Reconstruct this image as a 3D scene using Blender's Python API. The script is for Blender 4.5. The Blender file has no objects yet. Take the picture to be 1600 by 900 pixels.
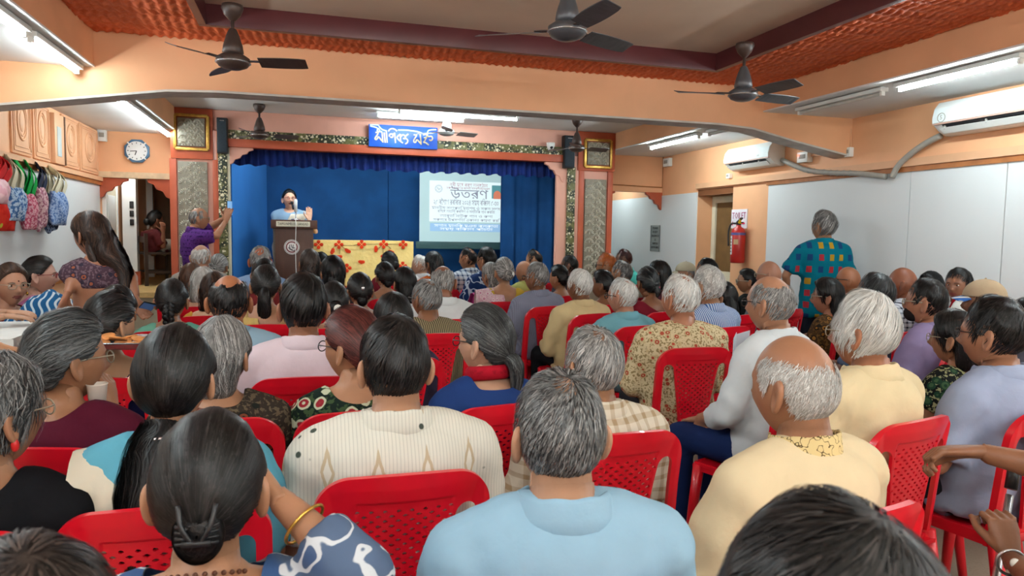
import bpy, bmesh, math, random, time
import numpy as np
from mathutils import Vector, Matrix

T0 = time.time()
rng = np.random.default_rng(11)
random.seed(5)
scene = bpy.context.scene
COL = scene.collection
pi = math.pi

# ------------------------------------------------------------------ camera
# room axes: X to the right along the stage, Y towards the stage, Z up; the phone is held at 1.45 m
FPX = 1110.0
CAM = np.array([0.0, 0.0, 1.45])
_dy = np.array([(475 - 800) / FPX, -(360 - 450) / FPX, 1.0]); _dy /= np.linalg.norm(_dy)
_up = np.array([.016, 1.0, 0.0]); _up[2] = -(_up[0] * _dy[0] + _up[1] * _dy[1]) / _dy[2]; _up /= np.linalg.norm(_up)
_x = np.cross(_up, _dy)
if _x[0] < 0: _x = -_x
MR = np.stack([_x, _dy, _up])
cam_data = bpy.data.cameras.new('camera'); cam = bpy.data.objects.new('camera', cam_data); COL.objects.link(cam)
cam_data.sensor_width = 36; cam_data.lens = FPX / 1600 * 36; cam_data.clip_start = .05; cam_data.clip_end = 60
cam_data.dof.use_dof = True; cam_data.dof.focus_distance = 3.2; cam_data.dof.aperture_fstop = 9.0
cam.matrix_world = Matrix(((MR[0, 0], MR[0, 1], -MR[0, 2], 0), (MR[1, 0], MR[1, 1], -MR[1, 2], 0),
                           (MR[2, 0], MR[2, 1], -MR[2, 2], 1.45), (0, 0, 0, 1)))
scene.camera = cam

# ------------------------------------------------------------------ world and exposure
world = bpy.data.worlds.new('world'); scene.world = world; world.use_nodes = True
world.node_tree.nodes['Background'].inputs[0].default_value = (.8, .85, .9, 1)
world.node_tree.nodes['Background'].inputs[1].default_value = .3
vs = scene.view_settings
vs.view_transform = 'Standard'; vs.look = 'None'; vs.gamma = 1.0; vs.use_curve_mapping = False
vs.exposure = 0.68
cy = scene.cycles
cy.max_bounces = 5; cy.diffuse_bounces = 3; cy.glossy_bounces = 2; cy.transmission_bounces = 2; cy.transparent_max_bounces = 4
cy.sample_clamp_indirect = 6.0; cy.caustics_reflective = False; cy.caustics_refractive = False
TUBE_POWER = 95.0          # emission strength of a lit fluorescent tube; dimmed ones get less
SCREEN_POWER = 0.52

def ray(px, py): return MR @ np.array([(px - 800) / FPX, -(py - 450) / FPX, 1.0])
def atY(px, py, Y): r = ray(px, py); return CAM + r * (Y / r[1])
def atX(px, py, X): r = ray(px, py); return CAM + r * (X / r[0])
def atZ(px, py, Z): r = ray(px, py); return CAM + r * ((Z - 1.45) / r[2])

# ------------------------------------------------------------------ materials
def C(r, g, b):
    f = lambda v: (v / 255) / 12.92 if v / 255 <= .04045 else ((v / 255 + .055) / 1.055) ** 2.4
    return (f(r), f(g), f(b), 1.0)

class NT:
    def __init__(s, name):
        s.m = bpy.data.materials.new(name); s.m.use_nodes = True
        s.t = s.m.node_tree; s.b = s.t.nodes['Principled BSDF']
    def n(s, typ, **kw):
        nd = s.t.nodes.new(typ)
        for k, v in kw.items():
            if k in nd.inputs: s.set(nd.inputs[k], v)
            else: setattr(nd, k, v)
        return nd
    def set(s, sock, v):
        if isinstance(v, bpy.types.NodeSocket): s.t.links.new(v, sock)
        else: sock.default_value = v
    def math(s, op, a, b=0.0, c=0.0):
        nd = s.t.nodes.new('ShaderNodeMath'); nd.operation = op
        s.set(nd.inputs[0], a); s.set(nd.inputs[1], b)
        if op in ('MULTIPLY_ADD', 'SMOOTH_MIN', 'COMPARE'): s.set(nd.inputs[2], c)
        return nd.outputs[0]
    def sstep(s, v, lo, hi):
        nd = s.t.nodes.new('ShaderNodeMapRange'); nd.interpolation_type = 'SMOOTHSTEP'
        s.set(nd.inputs[0], v); nd.inputs[1].default_value = lo; nd.inputs[2].default_value = hi
        return nd.outputs[0]
    def mix(s, f, a, b):
        nd = s.t.nodes.new('ShaderNodeMix'); nd.data_type = 'RGBA'
        s.set(nd.inputs[0], f); s.set(nd.inputs[6], a); s.set(nd.inputs[7], b)
        return nd.outputs[2]
    def obj(s, scale=(1, 1, 1), rot=(0, 0, 0), loc=(0, 0, 0)):
        tc = s.t.nodes.new('ShaderNodeTexCoord')
        mp = s.t.nodes.new('ShaderNodeMapping'); s.t.links.new(tc.outputs['Object'], mp.inputs[0])
        mp.inputs['Scale'].default_value = scale; mp.inputs['Rotation'].default_value = rot; mp.inputs['Location'].default_value = loc
        return mp.outputs[0]
    def xyz(s, v):
        nd = s.t.nodes.new('ShaderNodeSeparateXYZ'); s.t.links.new(v, nd.inputs[0]); return nd.outputs
    def noise(s, v, scale, detail=3, rough=.5):
        nd = s.n('ShaderNodeTexNoise', Scale=scale, Detail=detail, Roughness=rough); s.t.links.new(v, nd.inputs['Vector']); return nd.outputs['Fac']
    def voro(s, v, scale, feature='F1', rand=1.0):
        nd = s.n('ShaderNodeTexVoronoi', Scale=scale, feature=feature, Randomness=rand); s.t.links.new(v, nd.inputs['Vector']); return nd
    def bump(s, h, strength=.3, dist=.01):
        nd = s.n('ShaderNodeBump', Strength=strength, Distance=dist); s.t.links.new(h, nd.inputs['Height'])
        s.t.links.new(nd.outputs[0], s.b.inputs['Normal'])
    def fin(s, col, rough=.6, spec=.3, metal=0.0):
        s.set(s.b.inputs['Base Color'], col); s.set(s.b.inputs['Roughness'], rough)
        s.b.inputs['Specular IOR Level'].default_value = spec; s.b.inputs['Metallic'].default_value = metal
        return s.m

_mc = {}
def paint(name, col, rough=.6, spec=.3, metal=0.0, var=.06, scale=6.0, bump=0.0, bscale=60.0, coat=0.0):
    if name in _mc: return _mc[name]
    t = NT(name); v = t.obj()
    nz = t.noise(v, scale, 4)
    dark = tuple(c * (1 - var) for c in col[:3]) + (1,); light = tuple(min(1, c * (1 + var)) for c in col[:3]) + (1,)
    m = t.fin(t.mix(t.sstep(nz, .3, .7), dark, light), rough, spec, metal)
    if bump: t.bump(t.noise(v, bscale, 3), bump, .004)
    if coat: t.b.inputs['Coat Weight'].default_value = coat; t.b.inputs['Coat Roughness'].default_value = .15
    _mc[name] = m
    return m
def glow(name, col, strength):
    t = NT(name); t.fin(col, .4, .2)
    t.b.inputs['Emission Color'].default_value = col; t.b.inputs['Emission Strength'].default_value = strength
    return t.m

PEACH = paint('peach_wall_paint', C(238, 180, 136), .55, .3, var=.04, scale=2.5, bump=.08, bscale=25)
PEACHL = paint('pale_peach_paint', C(226, 174, 134), .5, .3, var=.03, bump=.05)
WHITEC = paint('white_ceiling_paint', C(232, 232, 230), .7, .2, var=.03, scale=2)
WHITEB = paint('white_wall_board', C(228, 232, 232), .5, .3, var=.015, scale=1.2)
TAN = paint('tan_ceiling_paint', C(232, 204, 180), .6, .25, var=.05, scale=1.5)
GREYS = paint('grey_beam_edge', C(204, 200, 194), .6, .2, var=.12, scale=8)
MAROON = paint('maroon_gloss_paint', C(92, 42, 44), .35, .4, var=.1, scale=4)
BRICKR = paint('brick_red_paint', C(182, 86, 56), .45, .35, var=.08, scale=5)
PINKP = paint('salmon_pink_paint', C(226, 168, 148), .5, .3, var=.03)
WOODB = paint('brown_rail_wood', C(168, 104, 56), .45, .3, var=.15, scale=9)
GOLD = paint('gilded_frame', C(190, 150, 70), .35, .5, .6, var=.2, scale=30)
BLACKP = paint('black_plastic', C(28, 28, 30), .4, .4, var=.1)
DARKB = paint('speaker_cloth', C(40, 50, 58), .7, .3, var=.12, scale=50)
WHITEP = paint('white_plastic', C(238, 240, 236), .35, .4, var=.02)
GREYP = paint('grey_plastic', C(165, 160, 150), .5, .3, var=.06, scale=14)
STEEL = paint('brushed_steel', C(190, 192, 195), .25, .5, .9, var=.05)
FANM = paint('grey_fan_enamel', C(92, 92, 96), .35, .5, .3, var=.1, scale=12)
FANB = paint('brown_fan_enamel', C(72, 56, 50), .4, .5, .1, var=.12, scale=12)
BLUEC = paint('blue_stage_cloth', C(20, 66, 116), .85, .15, var=.12, scale=3)
BLUEL = paint('blue_stage_flat', C(46, 108, 176), .8, .15, var=.06, scale=2)
BLUEV = paint('royal_blue_valance', C(12, 34, 96), .75, .2, var=.3, scale=6)
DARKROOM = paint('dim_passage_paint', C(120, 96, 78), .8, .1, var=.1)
CREAMW = paint('cream_door_paint', C(226, 218, 192), .5, .3, var=.05)

# ------------------------------------------------------------------ mesh helpers
class MB:
    """collects shapes as arrays; build() links them as ONE mesh object"""
    def __init__(s): s.v = []; s.f = []; s.n = 0
    def add(s, v, f):
        v = np.asarray(v, float); s.v.append(v)
        for q in f: s.f.append([int(i) + s.n for i in q])
        s.n += len(v); return s
    def box(s, lo, hi, M=None):
        x0, y0, z0 = lo; x1, y1, z1 = hi
        v = np.array([(x0, y0, z0), (x1, y0, z0), (x1, y1, z0), (x0, y1, z0), (x0, y0, z1), (x1, y0, z1), (x1, y1, z1), (x0, y1, z1)], float)
        if M is not None: v = v @ np.array(M)[:3, :3].T + np.array(M)[:3, 3]
        return s.add(v, [(0, 3, 2, 1), (4, 5, 6, 7), (0, 1, 5, 4), (1, 2, 6, 5), (2, 3, 7, 6), (3, 0, 4, 7)])
    def bar(s, a, b, w, h, up=(0, 0, 1)):
        a = np.array(a, float); b = np.array(b, float); d = b - a; L = np.linalg.norm(d); d /= L
        u = np.array(up, float); x = np.cross(d, u); x /= np.linalg.norm(x); u = np.cross(x, d)
        v = [p + x * sx * w / 2 + u * sz * h / 2 for p in (a, b) for sx, sz in ((-1, -1), (1, -1), (1, 1), (-1, 1))]
        return s.add(v, [(0, 1, 2, 3), (7, 6, 5, 4), (0, 4, 5, 1), (1, 5, 6, 2), (2, 6, 7, 3), (3, 7, 4, 0)])
    def tube(s, path, rad, n=10, flat=1.0, up=(0, 0, 1), cap=True):
        v, f = loft(path, rad, n, flat, up, cap); return s.add(v, f)
    def lathe(s, prof, n=24, c=(0, 0, 0), M=None):
        pr = np.array(prof, float); a = np.linspace(0, 2 * pi, n, endpoint=False)
        v = np.stack([np.outer(pr[:, 0], np.cos(a)), np.outer(pr[:, 0], np.sin(a)), np.repeat(pr[:, 1:2], n, 1)], -1).reshape(-1, 3)
        k = len(pr); f = [(i * n + j, i * n + (j + 1) % n, (i + 1) * n + (j + 1) % n, (i + 1) * n + j) for i in range(k - 1) for j in range(n)]
        f.append(list(range(n - 1, -1, -1))); f.append([(k - 1) * n + j for j in range(n)])
        if M is not None: v = v @ np.array(M)[:3, :3].T + np.array(M)[:3, 3]
        return s.add(v + np.array(c), f)
    def prism(s, poly, a0, a1, axis=1):
        """extrude a 2-D outline along an axis (0=X,1=Y,2=Z); poly holds the two other coordinates"""
        n = len(poly); v = []
        for t in (a0, a1):
            for p in poly: q = [p[0], p[1]]; q.insert(axis, t); v.append(q)
        f = [(i, (i + 1) % n, n + (i + 1) % n, n + i) for i in range(n)] + [list(range(n - 1, -1, -1)), list(range(n, 2 * n))]
        return s.add(v, f)
    def ball(s, c, r, n=12, m=8):
        c = np.array(c, float); r = np.broadcast_to(np.array(r, float), 3)
        v, f = sphere_grid(n, m); return s.add(v * r + c, f)
    def build(s, name, mat, parent=None, smooth=False, bevel=0.0, recalc=True, **tags):
        V = np.concatenate(s.v) if s.v else np.zeros((0, 3))
        o = mesh_obj(name, V, s.f, mat, parent, smooth, recalc)
        if bevel:
            bm = bmesh.new(); bm.from_mesh(o.data)
            es = [e for e in bm.edges if len(e.link_faces) == 2 and e.calc_face_angle(0) > .6]
            bmesh.ops.bevel(bm, geom=es, offset=bevel, segments=2, affect='EDGES', profile=.6)
            bm.to_mesh(o.data); bm.free()
            for p in o.data.polygons: p.use_smooth = True
            o.data.set_sharp_from_angle(angle=.7)
        tag(o, **tags)
        return o

def tag(o, label=None, cat=None, group=None, kind=None):
    if label: o['label'] = label
    if cat: o['category'] = cat
    if group: o['group'] = group
    if kind: o['kind'] = kind
    return o

def mesh_obj(name, V, Fc, mat, parent=None, smooth=True, recalc=False):
    me = bpy.data.meshes.new(name)
    if isinstance(Fc, np.ndarray):
        me.vertices.add(len(V)); me.vertices.foreach_set('co', np.ascontiguousarray(V, np.float32).ravel())
        k = Fc.shape[1]; me.loops.add(Fc.size); me.loops.foreach_set('vertex_index', Fc.astype(np.int32).ravel())
        me.polygons.add(len(Fc)); me.polygons.foreach_set('loop_start', np.arange(0, Fc.size, k, dtype=np.int32))
        me.update(calc_edges=True)
    else:
        me.from_pydata([tuple(p) for p in V], [], Fc); me.update()
    if recalc:
        bm = bmesh.new(); bm.from_mesh(me); bmesh.ops.recalc_face_normals(bm, faces=bm.faces); bm.to_mesh(me); bm.free()
    if smooth: me.polygons.foreach_set('use_smooth', np.ones(len(me.polygons), bool))
    for m in (mat if isinstance(mat, (list, tuple)) else [mat]): me.materials.append(m)
    o = bpy.data.objects.new(name, me); COL.objects.link(o)
    if parent is not None: o.parent = parent
    return o

def empty(name, loc=(0, 0, 0), rz=0.0, **tags):
    o = bpy.data.objects.new(name, None); COL.objects.link(o); o.empty_display_size = .1
    o.location = loc; o.rotation_euler = (0, 0, rz); tag(o, **tags); return o

def sphere_grid(n, m):
    """unit sphere with poles, all-quad grid (poles as tiny rings)"""
    el = np.linspace(-pi / 2 + .06, pi / 2 - .06, m); az = np.linspace(0, 2 * pi, n, endpoint=False)
    v = np.stack([np.outer(np.cos(el), np.cos(az)), np.outer(np.cos(el), np.sin(az)), np.repeat(np.sin(el)[:, None], n, 1)], -1).reshape(-1, 3)
    f = [(i * n + j, i * n + (j + 1) % n, (i + 1) * n + (j + 1) % n, (i + 1) * n + j) for i in range(m - 1) for j in range(n)]
    f.append(list(range(n - 1, -1, -1))); f.append([(m - 1) * n + j for j in range(n)])
    return v, f

def frames(P, up):
    P = np.asarray(P, float); k = len(P); T = np.gradient(P, axis=0) if k > 1 else np.array([[0, 0, 1.0]])
    T /= np.linalg.norm(T, axis=1)[:, None] + 1e-9
    u = np.array(up, float); X = []
    for t in T:
        x = np.cross(t, u)
        if np.linalg.norm(x) < 1e-3: x = np.cross(t, (0, 1, 0.01))
        X.append(x / np.linalg.norm(x))
    X = np.array(X); U = np.cross(X, T); return T, X, U

def loft(path, rad, n=10, flat=1.0, up=(0, 0, 1), cap=True):
    P = np.asarray(path, float); k = len(P); rad = np.broadcast_to(np.asarray(rad, float), (k,)) if np.ndim(rad) < 2 else np.asarray(rad, float)
    T, X, U = frames(P, up); a = np.linspace(0, 2 * pi, n, endpoint=False)
    ra = rad if rad.ndim == 1 else rad[:, 0]; rb = rad * flat if rad.ndim == 1 else rad[:, 1]
    v = P[:, None] + X[:, None] * (np.cos(a)[None, :, None] * ra[:, None, None]) + U[:, None] * (np.sin(a)[None, :, None] * rb[:, None, None])
    f = [(i * n + j, i * n + (j + 1) % n, (i + 1) * n + (j + 1) % n, (i + 1) * n + j) for i in range(k - 1) for j in range(n)]
    if cap: f.append(list(range(n - 1, -1, -1))); f.append([(k - 1) * n + j for j in range(n)])
    return v.reshape(-1, 3), f

def spline(pts, k):
    """Catmull-Rom through points"""
    P = np.asarray(pts, float); P = np.vstack([2 * P[0] - P[1], P, 2 * P[-1] - P[-2]]); out = []
    n = len(P) - 3
    for s in np.linspace(0, n - 1e-6, k):
        i = int(s); t = s - i; a, b, c, d = P[i:i + 4]
        out.append(.5 * (2 * b + (c - a) * t + (2 * a - 5 * b + 4 * c - d) * t * t + (3 * b - a - 3 * c + d) * t ** 3))
    return np.array(out)

def text(body, size, mat, M, parent=None, extrude=.0008, align='CENTER', name='lettering', fit=None):
    """flat lettering lying in the local XY plane of matrix M, turned into a mesh"""
    cu = bpy.data.curves.new(name, 'FONT'); cu.body = body; cu.size = size; cu.align_x = align; cu.align_y = 'CENTER'; cu.extrude = extrude
    cu.resolution_u = 1
    o = bpy.data.objects.new(name, cu); COL.objects.link(o)
    bpy.context.view_layer.update()
    me = bpy.data.meshes.new_from_object(o.evaluated_get(bpy.context.evaluated_depsgraph_get()))
    bpy.data.objects.remove(o); bpy.data.curves.remove(cu)
    me.materials.clear(); me.materials.append(mat); me.name = name
    o = bpy.data.objects.new(name, me); COL.objects.link(o)
    if fit and len(me.vertices):
        co = np.array([v.co for v in me.vertices]); w = co[:, 0].max() - co[:, 0].min(); M = M @ Matrix.Diagonal((fit / w, 1, 1, 1))
    me.transform(M)
    if parent is not None: o.parent = parent
    return o
def basis(x, y, z, o): return Matrix(((x[0], y[0], z[0], o[0]), (x[1], y[1], z[1], o[1]), (x[2], y[2], z[2], o[2]), (0, 0, 0, 1)))
# ------------------------------------------------------------------ the shell of the hall
XL, XR, YBK = -2.30, 5.05, -4.0
YL, YR = 9.40, 9.47
ZL, ZR, ZC = 2.57, 2.60, 2.83
XEL, XER = -1.41, 4.06
BY0, BY1 = 5.72, 5.93
ST = dict(kind='structure')
t = NT('worn_mosaic_floor'); v = t.obj()
fl = t.mix(t.noise(v, 2.2, 5), C(150, 140, 124), C(176, 166, 150))
t.fin(t.mix(t.math('MULTIPLY', t.sstep(t.voro(v, 90).outputs['Distance'], .1, .5), .25), C(128, 116, 100), fl), .45, .3); FLOORM = t.m
MB().box((XL - .1, YBK, -.1), (XR + .6, 13.2, 0)).build('floor', FLOORM, **ST)
MB().box((XL - .1, YBK - .12, 0), (XR + .1, YBK, 3.1)).build('wall_back', PEACH, **ST)

# left wall: peach above, white boards below, a wooden rail between
wl = MB().box((XL - .12, YBK, 0), (XL, 13.1, 3.1)).build('wall_left', PEACH, **ST)
for y0, y1 in ((-4, -1.2), (-1.195, 1.25), (1.255, 3.7), (3.705, 6.1), (6.105, 9.38)):
    MB().box((XL, y0, .95), (XL + .012, y1, 1.97)).build('board', WHITEB, wl)
MB().box((XL, -4, .90), (XL + .03, 9.38, .95)).build('dado_trim', WOODB, wl)
MB().box((XL, -4, 1.94), (XL + .035, 9.38, 1.985)).build('coat_rail', WOODB, wl)
MB().box((XL, -4, 1.985), (XL + .05, 9.38, 2.03)).build('ledge', PEACHL, wl)
def ovalring(c, ry, rz, r, x):
    a = np.linspace(0, 2 * pi, 33)
    return np.stack([np.full(33, x), c[0] + ry * np.cos(a), c[1] + rz * np.sin(a)], -1), np.full(33, r)
pan = [(-.2, .9), (1.0, 2.1), (2.2, 3.3), (3.4, 4.5), (4.6, 5.6), (6.0, 6.5), (atX(14, 190, XL)[1], atX(45, 190, XL)[1]), (atX(49, 195, XL)[1], atX(74, 200, XL)[1]),
       (atX(94, 210, XL)[1], atX(120, 215, XL)[1]), (atX(122, 215, XL)[1], atX(150, 220, XL)[1])]
for y0, y1 in pan:
    m = MB().box((XL, y0, 2.05), (XL + .018, y1, 2.555))
    po = m.build('panel', PEACHL, wl, bevel=.004)
    g = MB()
    for q, (dy, w) in enumerate(((.03, .012), (.065, .007))):
        za, zb = 2.05 + dy, 2.555 - dy * .6
        for a, b in (((y0 + dy, za), (y1 - dy, za)), ((y0 + dy, zb), (y1 - dy, zb)), ((y0 + dy, za), (y0 + dy, zb)), ((y1 - dy, za), (y1 - dy, zb))):
            g.bar((XL + .02, a[0], a[1]), (XL + .02, b[0], b[1]), w, w, up=(1, 0, 0))
    g.build('moulding', PEACHL, po)
    yc = (y0 + y1) / 2; g = MB()
    for k, (s, r) in enumerate(((1, .011), (.78, .007))):
        P, R = ovalring((yc, 2.33), (y1 - y0) * .24 * s, .155 * s, r, XL + .02); g.tube(P, R, 8, up=(1, 0, 0), cap=False)
    g.ball((XL + .018, yc, 2.33), (.012, (y1 - y0) * .13, .09)); g.build('oval_carving', PEACHL, po, smooth=True)
ya, yb = atX(76, 200, XL)[1], atX(91, 205, XL)[1]
lf = MB().box((XL, ya, 2.05), (XL + .05, yb, 2.52)).build('cupboard_leaf', PEACHL, wl, bevel=.004)
MB().box((XL + .045, ya + .06, 2.12), (XL + .055, yb - .1, 2.40)).build('pane', paint('misty_glass', C(190, 205, 205), .15, .5), lf)
MB().box((XL, yb, 2.05), (XL + .055, yb + .035, 2.52)).build('leaf_edge', paint('dark_edge', C(96, 60, 34), .5), lf)

# right wall with the white boards, the door recess and the passage beyond
dep = atY(1116, 350, 8.47)[0] - XR
wr = MB().box((XR, YBK, 0), (XR + .12, 7.66, 3.1)).box((XR, 8.47, 0), (XR + .12, 11.6, 3.1)).box((XR, 7.66, 2.07), (XR + .12, 8.47, 3.1)).build('wall_right', PEACH, **ST)
MB().box((XR + .12, 8.47, 0), (XR + dep + .1, 8.6, 2.3)).box((XR + .12, 7.5, 0), (XR + dep + .1, 7.66, 2.3)).box((XR + .12, 7.6, 2.07), (XR + dep + .1, 8.5, 2.3)).box((XR + dep + .06, 7.6, 0), (XR + dep + .1, 8.5, 2.2)).build('niche', PEACH, wr)
ys1, ys2 = atX(1421, 350, XR)[1], atX(1574, 300, XR)[1]
for y0, y1 in ((ys1 + .004, 6.95), (ys2 + .004, ys1 - .004), (1.2, ys2 - .004), (-1.3, 1.195), (-4, -1.305), (8.475, 11.5)):
    MB().box((XR - .014, y0, .1), (XR, y1, 2.04)).build('board', WHITEB, wr)
MB().box((XR - .03, -4, 2.04), (XR, 6.97, 2.085)).build('rail', WOODB, wr)
MB().box((XR - .045, -4, 2.085), (XR, 8.47, 2.15)).build('ledge', PEACHL, wr)
MB().box((XR + .0, 7.66, 1.99), (XR + .1, 8.47, 2.07)).build('lintel', paint('brown_lintel', C(120, 74, 44), .5), wr)
dw = empty('door_2', (XR + dep, 8.05, 0), kind='structure')
MB().box((-.02, -.41, 0), (.05, .41, 1.99)).build('door_panel', paint('brown_door', C(122, 92, 56), .45, var=.12), dw)
g = MB()
for y0, y1, z0, z1 in ((-.41, -.33, 0, 1.99), (.33, .41, 0, 1.99), (-.33, .33, 1.9, 1.99), (-.33, .33, 0.0, 1.0)): g.box((-.05, y0, z0), (-.02, y1, z1))
g.build('door_frame', CREAMW, dw, bevel=.004)
MB().box((XER - .02, YR, 2.085), (XR, YR + .12, 3.1)).build('wall_front_right', PEACH, **ST)
MB().box((4.25, 11.35, 0), (XR, 11.45, 2.6)).box((4.15, YR + .05, 0), (4.25, 11.45, 2.6)).build('wall_passage', WHITEB, **ST)
MB().box((4.1, YR + .12, 2.5), (XR + .1, 11.5, 2.6)).build('ceiling_passage', WHITEC, **ST)

# ceilings: dropped white ceilings over both aisles, a tray with textured orange border in the middle
cl = MB().box((XL, YBK, ZL + .012), (XEL, YL, 3.1)).build('ceiling_left', PEACH, **ST)
MB().box((XL, YBK, ZL), (XEL + .006, YL, ZL + .012)).build('soffit', WHITEC, cl)
cr = MB().box((XER, YBK, ZR + .012), (XR, YR, 3.1)).build('ceiling_right', PEACH, **ST)
MB().box((XER - .006, YBK, ZR), (XR, YR, ZR + .012)).build('soffit', WHITEC, cr)
MB().box((XEL, BY1, ZC), (XER, 9.0, ZC + .1)).build('ceiling_front', WHITEC, **ST)
TX0, TX1, TY0, TY1, ZT = -.62, 3.25, -3.6, 5.25, 2.95
MB().box((TX0 - .02, TY0, ZT), (TX1 + .02, TY1 + .02, ZT + .1)).build('ceiling_tray', TAN, **ST)
tr = empty('trim_1', (0, 0, 0), kind='structure')
for a, b in (((TX0 - .05, TY1, ZC - .02), (TX1 + .05, TY1 + .05, ZT)), ((TX0 - .05, TY0 - .05, ZC - .02), (TX1 + .05, TY0, ZT)),
             ((TX0 - .05, TY0, ZC - .02), (TX0, TY1, ZT)), ((TX1, TY0, ZC - .02), (TX1 + .05, TY1, ZT))):
    MB().box(a, b).build('fascia_board', MAROON, tr, bevel=.004)
t = NT('orange_textured_plaster'); v = t.obj()
t.fin(t.mix(t.noise(v, 20, 4), C(206, 84, 46), C(244, 134, 84)), .6, .3); t.bump(t.noise(v, 70, 4), .5, .008); ORANGE = t.m
def plaster(name, x0, x1, y0, y1, step, parent):
    nx = int((x1 - x0) / step) + 1; ny = int((y1 - y0) / step) + 1
    X, Y = np.meshgrid(np.linspace(x0, x1, nx), np.linspace(y0, y1, ny))
    row = np.floor(Y / .13 + .25 * np.sin(X * 5)); fy = Y / .13 + .25 * np.sin(X * 5) - row
    ph = X / .062 + .5 * (row % 2) + .35 * np.sin(Y * 9 + row) + .25 * np.sin(X * 3.1)
    rid = np.abs(np.sin(pi * ph)) ** 2.2
    Z = ZC - .016 * rid * np.clip(fy * 5, 0, 1) * np.clip((1 - fy) * 5, .35, 1) - .006 * rng.random(X.shape)
    V = np.stack([X, Y, Z], -1).reshape(-1, 3)
    i = np.arange((ny - 1) * nx).reshape(ny - 1, nx)[:, :-1].ravel()
    return mesh_obj(name, V, np.stack([i, i + nx, i + nx + 1, i + 1], -1), ORANGE, parent, True)
cp = MB().box((XEL, YBK, ZC), (TX0 - .04, BY0, ZC + .1)).box((TX1 + .04, YBK, ZC), (XER, BY0, ZC + .1)).box((TX0 - .04, TY1 + .04, ZC), (TX1 + .04, BY0, ZC + .1)).box((TX0 - .05, YBK, ZC), (TX1 + .05, TY0 - .04, ZC + .1)).build('ceiling_border', ORANGE, **ST)
plaster('ridged_plaster', TX0 - .05, TX1 + .05, TY1 + .05, BY0, .011, cp)
plaster('ridged_plaster', XEL, TX0 - .05, 3.9, BY0, .011, cp)
plaster('ridged_plaster', TX1 + .05, XER, 2.6, BY0, .011, cp)
bm_ = empty('beam', (0, 0, 0), kind='structure')
prof = [(XL, 2.23), (-1.55, 2.35), (-.95, 2.445), (-.6, 2.462), (3.6, 2.47), (3.95, 2.45), (4.4, 2.36), (XR, 2.25), (XR, 3.05), (XL, 3.05)]
MB().prism(prof, BY0, BY1, 1).build('beam_face', PEACH, bm_)
g = MB()
for a, b in zip(prof[:7], prof[1:8]): g.add([(a[0], BY0 - .004, a[1] - .012), (b[0], BY0 - .004, b[1] - .012), (b[0], BY1 + .01, b[1] - .012), (a[0], BY1 + .01, a[1] - .012),
                                             (a[0], BY0 - .004, a[1] + .004), (b[0], BY0 - .004, b[1] + .004), (b[0], BY1 + .01, b[1] + .004), (a[0], BY1 + .01, a[1] + .004)],
                                            [(0, 3, 2, 1), (4, 5, 6, 7), (0, 1, 5, 4), (1, 2, 6, 5), (2, 3, 7, 6), (3, 0, 4, 7)])
g.build('grey_edging', GREYS, bm_)

# front wall on the left with its doorway, and the dim passage behind
wf = MB().box((XL, YL, 2.06), (-1.42, YL + .12, 3.1)).build('wall_front_left', PEACH, **ST)
MB().box((XL, YL - .05, 2.03), (-1.42, YL + .1, 2.10)).build('lintel', paint('cream_lintel', C(224, 196, 160), .5, var=.12, scale=10), wf, bevel=.005)
def bracket(name, parent, x, z, s, y, w, h, mat, th=.06):
    pts = [(0, 0), (w, 0), (w, -.12 * h), (.80 * w, -.2 * h), (.72 * w, -.36 * h), (.52 * w, -.42 * h), (.42 * w, -.62 * h), (.22 * w, -.70 * h), (.12 * w, -.92 * h), (0, -h)]
    return MB().prism([(x + s * a, z + b) for a, b in pts], y, y + th, 1).build(name, mat, parent, bevel=.004)
bracket('bracket', wf, XL + .01, 2.03, 1, YL - .02, .30, .24, BRICKR); bracket('bracket', wf, -1.44, 2.03, -1, YL - .02, .34, .34, BRICKR)
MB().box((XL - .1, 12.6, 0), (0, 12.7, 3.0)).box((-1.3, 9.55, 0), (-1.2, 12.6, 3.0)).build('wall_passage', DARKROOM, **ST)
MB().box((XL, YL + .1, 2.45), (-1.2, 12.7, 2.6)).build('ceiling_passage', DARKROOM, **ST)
pf = MB().box((XL, 9.12, 0), (-1.43, 12.6, .64)).build('platform', paint('pale_step_paint', C(176, 168, 146), .6, var=.1), **ST)
MB().box((XL, 9.08, .64), (-1.43, 12.6, .70)).build('step_board', paint('light_oak_step', C(198, 166, 108), .5, var=.15, scale=12), pf)
d1 = empty('door_1', (XL, 9.82, .70), kind='structure')
MB().box((0, -.26, 0), (.03, .22, 1.30)).build('door_panel', CREAMW, d1)
g = MB()
for y0, y1, z0, z1 in ((-.31, -.26, 0, 1.36), (.22, .27, 0, 1.36), (-.26, .22, 1.30, 1.36)): g.box((0, y0, z0), (.045, y1, z1))
for z in (.15, .72): g.box((.03, -.2, z), (.04, .16, z + .42))
g.build('door_frame', WHITEP, d1, bevel=.005)
MB().bar((.045, -.22, .62), (.045, -.22, .78), .02, .02, up=(1, 0, 0)).build('handle', GOLD, d1)
a = atY(190, 300, 10.25); b = atY(212, 300, 10.25); c2 = atY(222, 300, 11.4)
pt = MB().box((a[0], 10.25, .88), (b[0], 10.38, 2.12)).build('wall_partition', WHITEB, **ST)
MB().box((a[0] + .02, 10.3, .70), (b[0] + .02, 10.38, .88)).build('partition_base', BRICKR, pt)
for z0, z1 in ((1.70, 1.79), (1.59, 1.67), (1.48, 1.56)):
    xx = b[0] - .075
    MB().box((xx, 10.235, z0), (xx + .05, 10.25, z1)).build('mark', BLACKP, pt, bevel=.01)
a = atY(224, 300, 12.0); b = atY(238, 300, 12.0)
MB().box((a[0], 12.0, .7), (b[0], 12.05, 2.3)).build('wall_partition', WHITEB, **ST)
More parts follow.
